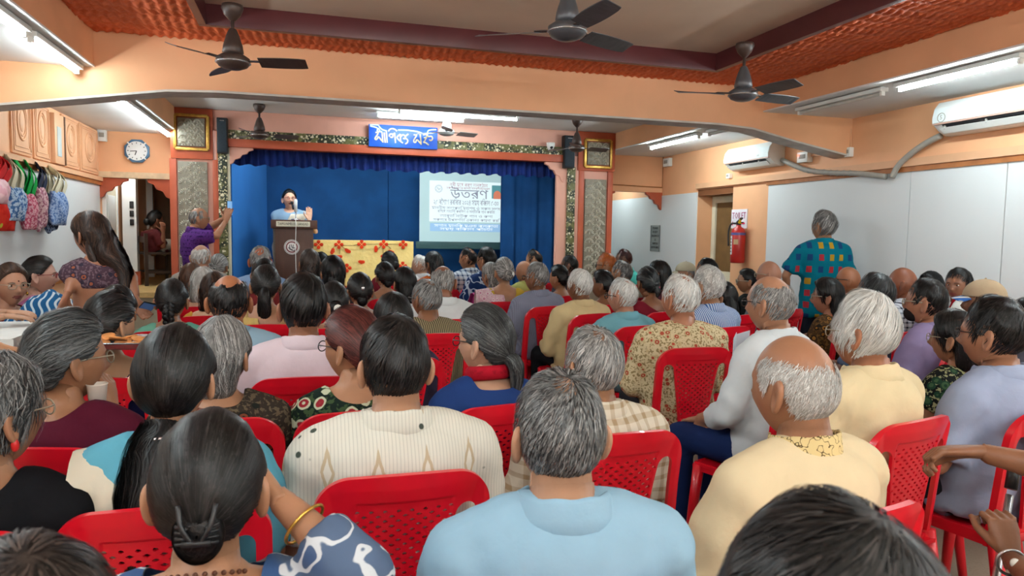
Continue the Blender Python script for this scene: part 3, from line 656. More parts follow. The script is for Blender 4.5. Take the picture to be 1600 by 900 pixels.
g.build('label_print', paint('label_ink', C(70, 80, 90), .6), e, recalc=False)
xn = XR - .014; a = atX(1018, 352, xn); b = atX(1031, 379, xn)
nt = MB().box((-.006, b[1], 1.22), (0, a[1], a[2])).build('notice_plate', paint('plate_grey', C(150, 158, 156), .5)); nt.location = (xn, 0, 0)
hh = a[2] - 1.22; nt.data.transform(Matrix.Identity(4)); tag(nt, 'small grey notice plate with black lines of print in the passage', 'sign')
ym = (a[1] + b[1]) / 2; ww = abs(a[1] - b[1])
for k, (tx, f) in enumerate((('PLEASE', .62), ('KEEP', .55), ('SILENCE', .85), ('&', .12), ('SWITCH', .6), ('OFF MOBILE', .9))):
    text(tx, .045, BLACKP, basis((0, -1, 0), (0, 0, 1), (-1, 0, 0), (-.0075, ym, a[2] - .045 - k * (hh - .07) / 5.6)), nt, name='print', fit=ww * f)
g = MB()
for q in (ym - ww / 2, ym + ww / 2): g.bar((-.008, q, 1.22), (-.008, q, a[2]), .012, .004, up=(1, 0, 0))
g.build('plate_border', paint('plate_dark', C(80, 86, 86), .5), nt)

# ------------------------------------------------------------------ lectern, microphone, cloth covered table, projection screen
LWOOD = NT('dark_laminate'); v = LWOOD.obj((1, 1, .08)); LWOOD.fin(LWOOD.mix(LWOOD.noise(v, 40, 4), C(60, 34, 26), C(84, 52, 38)), .4, .35); LWOOD = LWOOD.m
LGREY = paint('grey_side_laminate', C(92, 86, 80), .5)
LY = 9.55; a = atY(427, 343, LY); b = atY(492, 343, LY); zt_ = a[2]; w = b[0] - a[0]
e = empty('lectern', ((a[0] + b[0]) / 2, LY, .5), label='tall dark wood lectern bearing a round white crest', cat='lectern'); hw = w / 2; zh = zt_ - .5
MB().box((-hw + .02, 0, 0), (hw - .02, .5, zh - .1)).build('body', LWOOD, e, bevel=.004)
MB().box((-hw - .005, .015, 0), (-hw + .02, .52, zh - .1)).build('side_panel', LGREY, e); MB().box((-hw - .03, -.03, zh - .11), (hw + .03, .5, zh)).build('top_rail', LWOOD, e, bevel=.006)
pl = MB().box((-hw * .86, -.038, zh - .085), (hw * .76, -.03, zh - .02)).build('name_plate', paint('plate_ivory', C(206, 200, 178), .5), e)
text('TAMONMELEE  SANSAD', .05, BLACKP, basis((1, 0, 0), (0, 0, 1), (0, -1, 0), (-hw * .05, -.0395, zh - .053)), pl, name='lettering', fit=w * .74)
q = atY(456, 386, LY); cx_, cz_ = q[0] - (a[0] + b[0]) / 2, q[2] - .5
def disc(r0, r1, y, mat, name, par, n=32):
    A = np.linspace(0, 2 * pi, n, endpoint=False); V = [(cx_ + r * math.cos(k), y, cz_ + r * math.sin(k)) for r in (r0, r1) for k in A]
    return MB().add(V, [(k, (k + 1) % n, n + (k + 1) % n, n + k) for k in range(n)]).build(name, mat, par, recalc=False)
cr_ = MB().prism([(cx_ + .096 * math.cos(k * pi / 16), cz_ + .096 * math.sin(k * pi / 16)) for k in range(32)], -.008, 0, 1).build('crest', paint('crest_white', C(226, 222, 218), .5), e)
disc(.058, .074, -.0095, paint('crest_maroon', C(110, 44, 50), .5), 'crest_ring', cr_); disc(.084, .09, -.0095, paint('crest_grey', C(90, 90, 96), .5), 'crest_rim', cr_)
g = MB()
for st in ([(-.03, .03), (-.02, -.02), (.01, -.035)], [(-.01, .035), (0, 0), (.02, -.02)], [(.02, .03), (.015, 0), (.04, -.015)], [(-.04, 0), (-.02, -.03), (.02, -.045), (.045, -.03)]):
    g.tube(spline([(cx_ + p[0], -.0105, cz_ + p[1]) for p in st], 10), .005, 6, flat=.3, up=(0, 1, 0))
g.build('crest_emblem', paint('crest_grey', C(90, 90, 96), .5), cr_)
q = atY(462, 314, LY + .12); e = empty('microphone', (q[0], LY + .12, zt_), label='microphone on a slim white stand on the lectern', cat='microphone'); h = q[2] - zt_
MB().lathe([(.004, 0), (.06, 0), (.06, .012), (.012, .02), (.008, .03), (.008, h * .5), (.004, h * .5)], 16).build('stand', STEEL, e, smooth=True)
MB().lathe([(.004, h * .42), (.02, h * .43), (.022, h), (.018, h + .02), (.004, h + .024)], 14).build('white_barrel', WHITEP, e, smooth=True)
MB().tube([(-.03, 0, h * .55), (-.045, .03, h * .85)], .012, 10).ball((-.047, .034, h * .9), .022).build('capsule', BLACKP, e, smooth=True)
o = MB().tube(spline([(0, -.17, 0), (.002, -.18, -.1), (-.004, -.17, -.4), (.006, -.165, -.9)], 20), .004, 6).build('cord', WHITEP, e, smooth=True)
# table with the flowered cloth
TY_ = 9.75; a = atY(489, 376, TY_); b = atY(646, 379, TY_); x0, x1, z1 = a[0], b[0], a[2]
tb = empty('stage_table', ((x0 + x1) / 2, TY_ + .3, .5), label='long table on the stage under a yellow flowered cloth', cat='table'); hx = (x1 - x0) / 2; th_ = z1 - .5
MB().box((-hx + .02, -.27, th_ - .03), (hx - .02, .3, th_ - .006)).build('table_top', LWOOD, tb)
for sx in (-1, 1):
    for sy in (-.22, .24): MB().box((sx * (hx - .08) - .025, sy - .025, 0), (sx * (hx - .08) + .025, sy + .025, th_ - .03)).build('leg', LWOOD, tb)
YCL = NT('yellow_cloth'); v = YCL.obj(); YCL.fin(YCL.mix(YCL.noise(v, 12, 4), C(240, 206, 122), C(250, 224, 150)), .8, .15); YCL.bump(YCL.noise(v, 24, 3), .4, .02); YCL = YCL.m
ct = empty('table_cloth', ((x0 + x1) / 2, TY_ + .3, .5), label='yellow cloth with red four-petal flowers hanging over the stage table', cat='tablecloth')
nx, nz = 60, 24; drop = .62; U = np.linspace(-hx, hx, nx); V = []
for k in range(nz):
    z = th_ + .004 - drop * k / (nz - 1)
    V.append(np.stack([U, -.3 - .004 + .010 * np.sin(U * 14 + k * .2) * (k / nz) + .006 * np.sin(U * 31) * (k / nz), np.full(nx, z)], -1))
V = np.concatenate(V); i = np.arange((nz - 1) * nx).reshape(nz - 1, nx)[:, :-1].ravel(); F4 = np.stack([i, i + nx, i + nx + 1, i + 1], -1)
mesh_obj('front_drop', V, F4, YCL, ct, True); MB().box((-hx, -.304, th_ - .002), (hx - .05, .31, th_ + .006)).build('top_cloth', YCL, ct)
MB().add([(hx, -.304, th_ - .06), (hx, .31, th_ - .06), (hx, .31, th_ - drop), (hx, -.304, th_ - drop), (hx - .05, -.304, th_), (hx - .05, .31, th_)], [(0, 1, 2, 3), (4, 5, 1, 0)]).build('side_drop', YCL, ct, recalc=False)
g = MB(); g.bar((-hx, -.318, th_ - drop + .008), (hx, -.318, th_ - drop + .008), .02, .02); g.build('red_hem', paint('hem_red', C(170, 60, 30), .8), ct)
FRED = paint('applique_red', C(214, 60, 28), .8, .1, var=.08)
def flower(px, py, k, r=.055, a0=0.0):
    q = atY(480 + px / 8.889, 370 + py / 8.889, TY_ - .02); cx, cz = q[0] - (x0 + x1) / 2, q[2] - .5; g = MB()
    for j in range(k):
        a = a0 + j * 2 * pi / k if k == 4 else a0 + j * .75; ccx, ccz = cx + r * .62 * math.cos(a), cz + r * .62 * math.sin(a)
        d = np.array([math.cos(a), 0, math.sin(a)]); s = np.array([-d[2], 0, d[0]])
        pr = [(-.55, 0), (-.1, .42), (.35, .38), (.5, 0), (.35, -.38), (-.1, -.42)]
        c0 = np.array([ccx, -.324, ccz]); g.add([c0 + d * u * r + s * w * r for u, w in pr] + [c0 + (0, -.004, 0)], [(m, (m + 1) % 6, 6) for m in range(6)])
    g.build('flower', FRED, ct)
for px, py in ((158, 108), (440, 108), (756, 104), (1062, 104), (1332, 108), (552, 434), (1326, 404)): flower(px, py, 4)
for px, py, a in ((325, 190, 5.2), (440, 250, 4.0), (578, 172, 3.4), (928, 168, 5.5), (1064, 244, 4.0), (1174, 186, 3.6), (756, 322, 3.9)): flower(px, py, 3, .05, a)
g = MB()
for st in ([(345, 165), (390, 130), (430, 118)], [(450, 130), (455, 180), (448, 235)], [(480, 130), (510, 155), (555, 165)], [(500, 118), (600, 122), (700, 110)], [(815, 102), (1000, 100)], [(950, 160), (1000, 150), (1030, 122)], [(1056, 130), (1054, 230)], [(1090, 120), (1130, 135), (1160, 165)], [(1110, 100), (1280, 102)]):
    P = []
    for p in st: q = atY(480 + p[0] / 8.889, 370 + p[1] / 8.889, TY_ - .02); P.append((q[0] - (x0 + x1) / 2, -.322, q[2] - .5))
    g.tube(spline(P, 10), .004, 5)
g.build('stem_print', paint('stem_brown', C(120, 80, 40), .8), ct)

# projection screen with the slide
SY = 10.55; a = atY(656, 264, SY); b = atY(785.5, 271, SY); c = atY(655, 377, SY); x0, x1, z1, z0 = a[0], b[0], a[2], c[2]; W, H = x1 - x0, z1 - z0
sc_ = empty('projection_screen', (x0, SY, z0), label='white projection screen showing a slide with Bengali writing', cat='projection screen')
def emat(name, col, k=1.0):
    t = NT(name); t.fin(tuple(c * .35 for c in col[:3]) + (1,), .8, .1); t.b.inputs['Emission Color'].default_value = col; t.b.inputs['Emission Strength'].default_value = SCREEN_POWER * k; return t.m
MB().box((0, 0, 0), (W, .012, H)).build('screen_cloth', emat('screen_glow', C(186, 218, 222), .82), sc_)
MB().bar((-.04, .0, H + .012), (W + .01, .0, H + .012), .04, .03).build('top_bar', BLACKP, sc_); MB().box((-.05, -.02, -.11), (W + .02, .03, -.002)).build('bottom_bar', paint('dark_green_bar', C(52, 84, 86), .5), sc_, bevel=.004)
def S2(px, py, dy): q = atY(650 + px / 6.92, 260 + py / 6.92, SY); return (q[0] - x0, dy, q[2] - z0)
def srect(p0, p1, dy, mat, name):
    a = S2(*p0, dy); b = S2(*p1, dy); return MB().box((a[0], dy, b[2]), (b[0], dy + .0015, a[2])).build(name, mat, sc_)
srect((146, 150), (935, 610), -.003, emat('slide_white', C(226, 246, 250), 1.05), 'slide'); srect((152, 612), (930, 712), -.003, emat('slide_blue', C(150, 190, 226)), 'slide_band'); srect((820, 205), (938, 352), -.006, emat('slide_photo', C(96, 160, 168), .8), 'slide_photo')
a = S2(878, 300, -.007); MB().prism([(a[0] + .06 * math.cos(k * pi / 8), a[2] + .07 * math.sin(k * pi / 8) - .02) for k in range(9)] + [(a[0] - .06, a[2] - .075), (a[0] + .06, a[2] - .075)], -.0075, -.006, 1).build('slide_photo_figure', emat('slide_orange', C(230, 140, 110), .8), sc_)
INK = emat('slide_ink', C(150, 158, 176), .75); INKR = emat('slide_ink_rose', C(196, 160, 170), .7); INKW = emat('slide_ink_white', C(236, 246, 250), 1.1)
def sl(body, px, py, w, size, mat): 
    p = S2(px, py, -.0075); q0 = S2(px - w / 2, py, 0); q1 = S2(px + w / 2, py, 0)
    text(body, size, mat, basis((1, 0, 0), (0, 0, 1), (0, -1, 0), p), sc_, extrude=.0003, name='slide_lettering', fit=q1[0] - q0[0])
sl('নবী মেঘ বরণ অনুষ্ঠান', 570, 205, 410, .075, INKR); sl('সকল বনধুদের জানাই সাদর আমনতরণ', 565, 240, 470, .05, INKR); sl('উতরণ', 575, 305, 410, .20, INK)
sl('২৫ বৈশাখ রবিবার ২০২৪ সময় বিকাল ৫-৩০', 545, 395, 700, .115, INK)
for k, (tx, y, w) in enumerate((('মাননীয় সভাপতি মহাশয় ও সকল সদস', 455, 740), ('বিশেষ অতিথি কবিগণ ও সাহিতিক গান কবিতা', 492, 620), ('আবৃতি নাটক গান ও কথা', 540, 570), ('সকলের উপসথিতি একানত কামনা করি', 583, 730))): sl(tx, 545, y, w, .058, INK)
sl('সথান মানিক মঞচ কলকাতা', 545, 645, 690, .06, INKW); sl('সময় বিকাল পাঁচটা', 545, 680, 570, .055, INKW)
p = S2(245, 240, -.0075)
for r in (.055, .042): MB().tube([(p[0] + r * math.cos(k * pi / 12), -.006, p[2] + r * math.sin(k * pi / 12)) for k in range(25)], .0025, 5, up=(0, 1, 0)).build('slide_crest', INK, sc_)
MB().tube(spline([(p[0] - .02, -.006, p[2] + .02), (p[0], -.006, p[2] - .015), (p[0] + .025, -.006, p[2] + .005)], 8), .004, 5, up=(0, 1, 0)).build('slide_crest', INK, sc_)

# ------------------------------------------------------------------ shopping bags on the coat rail
def printmat(name, base, c2, scale, c3=None, thr=.28, warp=True):
    if name in _mc: return _mc[name]
    t = NT(name); v = t.obj(); vo = t.voro(v, scale); d = vo.outputs['Distance']; n2 = t.noise(v, scale * 1.3, 2)
    col = t.mix(t.sstep(n2, .44, .54), base, c2)
    if c3: col = t.mix(t.sstep(d, thr, thr + .06), c3, col)
    t.fin(col, .85, .1); t.bump(t.noise(v, 60, 2), .15, .004); _mc[name] = t.m; return t.m
CREAMS = paint('cream_webbing', C(214, 204, 176), .85, .1); GREENS = paint('green_webbing', C(20, 140, 60), .85, .1); NAVYS = paint('navy_webbing', C(44, 48, 66), .85, .1); REDS = paint('red_webbing', C(190, 40, 40), .85, .1)
def bag(px0, px1, pyt, pyb, hx, hy, mat, hmat, lab, out=.07, slump=0.0, x=None):
    X = XL + .05 + out if x is None else x; yA = atX(px0, (pyt + pyb) / 2, X)[1]; yB = atX(px1, (pyt + pyb) / 2, X)[1]; zt_ = atX((px0 + px1) / 2, pyt, X)[2]; zb = atX((px0 + px1) / 2, pyb, X)[2]
    yc = (yA + yB) / 2; w = (yB - yA) / 2; h = zt_ - zb
    e = empty('tote_bag', (X, yc, zb), label=lab, cat='bag', group='cloth bags on the coat rail')
    n, m = 13, 15; V = []; 
    for side in (1, -1):
        for j in range(m):
            for i in range(n):
                u = -1 + 2 * i / (n - 1); vv = j / (m - 1)
                bul = (1 - u ** 4) * (math.sin(pi * min(1, vv * .9 + .05)) ** .6) * .045 + .006
                V.append((side * bul + .01 * math.sin(5 * u + 7 * vv), u * w * (1 - slump * (1 - vv) * .5) + .012 * math.sin(vv * 5 + 2 * u), vv * h + slump * .05 * u * (1 - vv)))
    f = []
    for s in range(2):
        o = s * n * m
        for j in range(m - 1):
            for i in range(n - 1): q = (o + j * n + i, o + j * n + i + 1, o + (j + 1) * n + i + 1, o + (j + 1) * n + i); f.append(q if s == 0 else q[::-1])
    for j in range(m - 1):
        for i in (0, n - 1): f.append((j * n + i, (j + 1) * n + i, n * m + (j + 1) * n + i, n * m + j * n + i))
    f += [(i, n * m + i, n * m + i + 1, i + 1) for i in range(n - 1)]
    MB().add(V, f).build('pouch', mat, e, smooth=True)
    hz = atX(hx, hy, XL + .06)[2] - zb; hy_ = atX(hx, hy, XL + .06)[1] - yc
    for s, off in ((1, -.03), (-1, .02)):
        P = spline([(s * .012, -w * .55, h - .02), (s * .01, -w * .35 + hy_ * .4, h + (hz - h) * .55), (.03 - X + XL + .0, hy_ + off, hz), (s * .012, w * .3 + hy_ * .4, h + (hz - h) * .5), (s * .012, w * .5, h - .02)], 22)
        P[:, 0] = np.clip(P[:, 0], XL + .04 - X, 1); MB().tube(P, .034, 8, flat=.12, up=(1, 0, 0)).build('handle', hmat, e, smooth=True)
bag(-16, 22, 300, 361, -4, 244, printmat('red_flower_cloth', C(206, 40, 30), C(214, 52, 36), 9, C(196, 190, 60), .14), REDS, 'red cloth bag with green leaf print at the picture edge', .06)
bag(-14, 9, 280, 318, -8, 242, printmat('pink_cloth', C(232, 176, 186), C(240, 200, 204), 14), REDS, 'small pale pink bag in front of the red one', .17)
bag(11, 37, 293, 345, 15, 244, printmat('blue_block_print', C(66, 104, 156), C(178, 200, 220), 34), CREAMS, 'blue block print bag with cream handles beside the red bag', .10)
bag(27, 41, 297, 320, 29, 248, paint('green_cloth', C(24, 130, 60), .85, .1), GREENS, 'little green bag folded behind the first blue bag', .04)
bag(37, 53, 303, 359, 45, 252, printmat('pink_block_print', C(176, 70, 96), C(214, 160, 168), 40), GREENS, 'pink print bag hung by green handles', .09)
bag(55, 70, 293, 356, 62, 256, printmat('mauve_block_print', C(150, 92, 108), C(206, 170, 172), 36), NAVYS, 'mauve print bag hung crooked by a navy strap', .08, slump=.7)
bag(70, 90, 302, 360, 76, 262, printmat('navy_block_print', C(30, 40, 66), C(130, 146, 170), 32), CREAMS, 'dark navy print bag behind the last blue bag', .05, slump=.6)
bag(80, 102, 300, 352, 81, 262, printmat('sky_block_print', C(86, 116, 168), C(160, 180, 212), 40), CREAMS, 'light blue print bag nearest the doorway on the rail', .14)

# ------------------------------------------------------------------ table with white cloth by the wall
a = atZ(70, 498, .82); TBX0, TBX1, TBY0, TBY1 = XL + .06, -1.42, 4.12, 4.86
tb = empty('side_table', (0, 0, 0), label='low dark wood table under a white cloth by the bag wall', cat='table')
MB().box((TBX0, TBY0 + .02, 0.825), (TBX1 - .02, TBY1, 0.870)).build('table_top', LWOOD, tb); MB().box((TBX0 + .04, TBY0 + .04, 0.725), (TBX1 - .06, TBY0 + .07, 0.825)).build('apron', LWOOD, tb)
for x in (TBX0 + .04, TBX1 - .10):
    for y in (TBY0 + .06, TBY1 - .08): MB().box((x - .025, y - .025, 0), (x + .025, y + .025, 0.825)).build('leg', LWOOD, tb)
tc = empty('white_cloth', (0, 0, 0), label='creased white cloth on the table beneath the bags', cat='tablecloth')
WCL = paint('white_cotton', C(226, 226, 222), .8, .1, var=.04, bump=.3, bscale=18)
MB().box((TBX0, TBY0, 0.871), (TBX1, TBY1 + .02, 0.880)).build('top_cloth', WCL, tc)
n = 24; U = np.linspace(0, 1, n); V = [];
for k in range(9): z = 0.878 - .26 * k / 8; V.append(np.stack([TBX1 - .36 + U * .37, TBY0 - .006 - .02 * (k / 8) * np.sin(U * 13) - .01 * k / 8, z + .02 * np.sin(U * 6) * k / 8], -1))
V = np.concatenate(V); i = np.arange(8 * n).reshape(8, n)[:, :-1].ravel(); mesh_obj('corner_drop', V, np.stack([i, i + n, i + n + 1, i + 1], -1), WCL, tc, True)
V = []
for k in range(9): z = 0.878 - .24 * k / 8; V.append(np.stack([TBX1 + .006 + .02 * (k / 8) * np.sin(U * 17), TBY0 + U * (TBY1 - TBY0), z + 0 * U], -1))
mesh_obj('side_drop', np.concatenate(V), np.stack([i, i + n, i + n + 1, i + 1], -1), WCL, tc, True)
o = MB().box((0, 0, 0), (.30, .18, .016)).build('dark_folder', paint('folder_grey', C(66, 60, 60), .5), bevel=.004); o.location = (-2.02, 4.30, 0.882); tag(o, 'flat dark grey folder lying on the white cloth', 'folder')
# ------------------------------------------------------------------ red plastic chair (one set of meshes, copied)
t = NT('red_moulded_plastic'); v = t.obj()
t.fin(t.mix(t.noise(v, 7, 3), C(204, 10, 30), C(222, 20, 42)), .32, .45); t.b.inputs['Coat Weight'].default_value = .2; REDPL = t.m
def chair_back():
    step = .0036; xs = np.arange(-.225, .2251, step); zs = np.arange(.40, .905, step); nx, nz = len(xs), len(zs)
    X, Z = np.meshgrid(xs, zs)
    def rbox(x, z, cx, cz, hx, hz, r):
        qx = np.abs(x - cx) - hx + r; qz = np.abs(z - cz) - hz + r
        return np.hypot(np.maximum(qx, 0), np.maximum(qz, 0)) + np.minimum(np.maximum(qx, qz), 0) - r
    def sdf(x, z):
        top = .872 + .014 * (1 - (x / .21) ** 2)
        o = rbox(x, np.where(z > .6, z + (.886 - top), z), 0, .60, .212, .286, .085)
        sp = .072 + .058 * np.clip((z - .45) / .36, 0, 1)         # half width of the splat
        ax = np.abs(x); mid = (sp + .178) / 2; hw = (.178 - sp) / 2
        op = np.maximum(np.abs(ax - mid) - hw, np.maximum(.452 - z, z - .795)); zz = np.maximum(z - (.795 - hw), 0)
        op = np.where(z > .795 - hw, np.hypot(ax - mid, zz) - hw, op)
        d = np.maximum(o, -op)
        row = np.round((z - .53) / .0125); off = np.where(row % 2 == 0, 0, .016)
        cx = np.round((x - off) / .032) * .032 + off; cz = .53 + row * .0125
        dm = (np.abs(x - cx) / .0085 + np.abs(z - cz) / .0046 - 1) * .0042
        ok = (np.abs(cx) < .085 + .045 * np.clip((cz - .5) / .3, 0, 1) - .012) & (cz > .52) & (cz < .80)
        return np.maximum(d, np.where(ok, -dm, -1))
    D = sdf(X, Z)
    keep = (sdf(X[:-1, :-1] + step / 2, Z[:-1, :-1] + step / 2) < 0)
    used = np.zeros((nz, nx), bool)
    for a in (0, 1):
        for b in (0, 1): used[a:nz - 1 + a, b:nx - 1 + b] |= keep
    cnt = np.zeros((nz, nx), int)
    for a in (0, 1):
        for b in (0, 1): cnt[a:nz - 1 + a, b:nx - 1 + b] += keep
    bd = used & (cnt < 4); e = 1e-4                                # pull the rim vertices onto the outline
    Px, Pz = X.copy(), Z.copy()
    for _ in range(3):
        d0 = sdf(Px, Pz); gx = (sdf(Px + e, Pz) - d0) / e; gz = (sdf(Px, Pz + e) - d0) / e; g2 = gx * gx + gz * gz + 1e-6
        s = np.clip(d0 / g2, -.003, .003); Px = np.where(bd, Px - s * gx, Px); Pz = np.where(bd, Pz - s * gz, Pz)
    idx = -np.ones((nz, nx), int); idx[used] = np.arange(used.sum()); N = used.sum()
    x, z = Px[used], Pz[used]
    outer = np.clip((np.abs(x) - .165) / .03, 0, 1); top = np.clip((z - .80) / .05, 0, 1)
    rec = ((np.abs(x) < .062 + .055 * np.clip((z - .45) / .36, 0, 1)) & (z > .5) & (z < .815)).astype(float)
    y = -.185 - .10 * np.clip(z - .42, 0, 1) - .06 * np.clip(z - .7, 0, 1) + .9 * x * x
    yb = y - .004 - .010 * np.maximum(outer, top * .5) - .004 * (1 - rec); yf = y + .003 + .002 * np.maximum(outer, top)
    V = np.concatenate([np.stack([x, yb, z], -1), np.stack([x, yf, z], -1)])
    k = np.argwhere(keep); q = np.stack([idx[k[:, 0], k[:, 1]], idx[k[:, 0], k[:, 1] + 1], idx[k[:, 0] + 1, k[:, 1] + 1], idx[k[:, 0] + 1, k[:, 1]]], -1)
    E = np.concatenate([q[:, [0, 1]], q[:, [1, 2]], q[:, [2, 3]], q[:, [3, 0]]]); key = np.sort(E, 1); u, inv, c = np.unique(key, axis=0, return_inverse=True, return_counts=True)
    be = E[c[inv.ravel()] == 1]; side = np.stack([be[:, 0], be[:, 0] + N, be[:, 1] + N, be[:, 1]], -1)
    return V, np.concatenate([q, q[:, ::-1] + N, side])
def make_chair():
    e = empty('plastic_chair', (0, 0, 0))
    V, Fq = chair_back(); o = mesh_obj('backrest', V, Fq, REDPL, e, True); o.data.set_sharp_from_angle(angle=1.0)
    n = 15; V = []
    U = np.linspace(-1, 1, n); X, Y = np.meshgrid(U, U); sx = .215 - .02 * (1 - Y) * .5
    for dz in (0, -.014): V.append(np.stack([X * sx, Y * .20 + .005, .44 - .014 * (1 - X ** 2) * (1 - Y ** 2) - .03 * np.clip(np.abs(X) - .86, 0, 1) * 3 * .3 - .05 * np.clip(Y - .85, 0, 1) + dz], -1).reshape(-1, 3))
    i = np.arange((n - 1) * n).reshape(n - 1, n)[:, :-1].ravel(); q = np.stack([i, i + 1, i + n + 1, i + n], -1); f = [tuple(a) for a in q] + [tuple(a[::-1] + n * n) for a in q]
    for k in range(n - 1):
        for a, b in ((k, k + 1), (n * (n - 1) + k, n * (n - 1) + k + 1), (k * n, k * n + n), (k * n + n - 1, k * n + 2 * n - 1)): f.append((a, b, b + n * n, a + n * n))
    g = MB().add(np.concatenate(V), f); g.box((-.2, .195, .395), (.2, .205, .44)); g.box((-.205, -.19, .40), (-.193, .2, .44)); g.box((.193, -.19, .40), (.205, .2, .44))
    g.build('seat', REDPL, e)
    for sx in (-1, 1):
        MB().tube([(sx * .195, .185, .43), (sx * .205, .205, .2), (sx * .215, .22, 0)], [(.026, .026), (.022, .022), (.017, .017)], 8, up=(0, 1, 0)).build('leg', REDPL, e, smooth=True)
        MB().tube([(sx * .195, -.165, .46), (sx * .205, -.205, .22), (sx * .212, -.25, 0)], [(.026, .026), (.022, .022), (.017, .017)], 8, up=(0, 1, 0)).build('leg', REDPL, e, smooth=True)
    return e
CHAIR0 = make_chair(); CHAIR_USED = [False]
def place_chair(x, y, rz, who):
    if not CHAIR_USED[0]: r = CHAIR0; CHAIR_USED[0] = True
    else:
        r = CHAIR0.copy(); COL.objects.link(r)
        for ch in CHAIR0.children: c = ch.copy(); COL.objects.link(c); c.parent = r
    r.location = (x, y, 0); r.rotation_euler = (0, 0, rz)
    tag(r, 'red plastic chair holding the ' + who, 'chair', 'red plastic chairs of the audience'); return r

# ------------------------------------------------------------------ skin, hair and cloth
def skin(col):
    k = 'skin_%d_%d_%d' % col
    if k in _mc: return _mc[k]
    t = NT('skin'); v = t.obj(); nz = t.noise(v, 22, 4); c = tuple(q * .8 for q in C(*col)[:3])
    t.fin(t.mix(nz, tuple(q * .86 for q in c[:3]) + (1,), tuple(min(1, q * 1.1) for q in c[:3]) + (1,)), t.math('MULTIPLY_ADD', nz, .15, .38), .4)
    t.bump(t.noise(v, 160, 2), .12, .003); _mc[k] = t.m; return t.m
LIPS = paint('lips', C(132, 70, 62), .45, .3)
def hairmat(name, a, b, rough=.42):
    k = 'hair_' + name
    if k in _mc: return _mc[k]
    t = NT('hair_' + name); at = t.n('ShaderNodeAttribute', attribute_name='tone'); v = t.obj()
    f = t.math('ADD', at.outputs['Fac'], t.math('MULTIPLY_ADD', t.noise(v, 60, 3), .3, -.15))
    t.fin(t.mix(t.sstep(f, 0.02, 1.02), C(*a), C(*b)), rough, .28); _mc[k] = t.m; return t.m
HM = dict(black=((4, 4, 5), (52, 48, 47)), dark=((12, 10, 10), (74, 62, 56)), salt=((34, 33, 34), (158, 158, 156)), grey=((78, 76, 75), (190, 188, 184)), white=((150, 146, 140), (236, 235, 230)),
          brown=((34, 22, 18), (92, 64, 48)), red=((44, 17, 17), (104, 50, 44)), henna=((128, 58, 18), (206, 116, 52)), iron=((24, 26, 28), (100, 102, 102)))
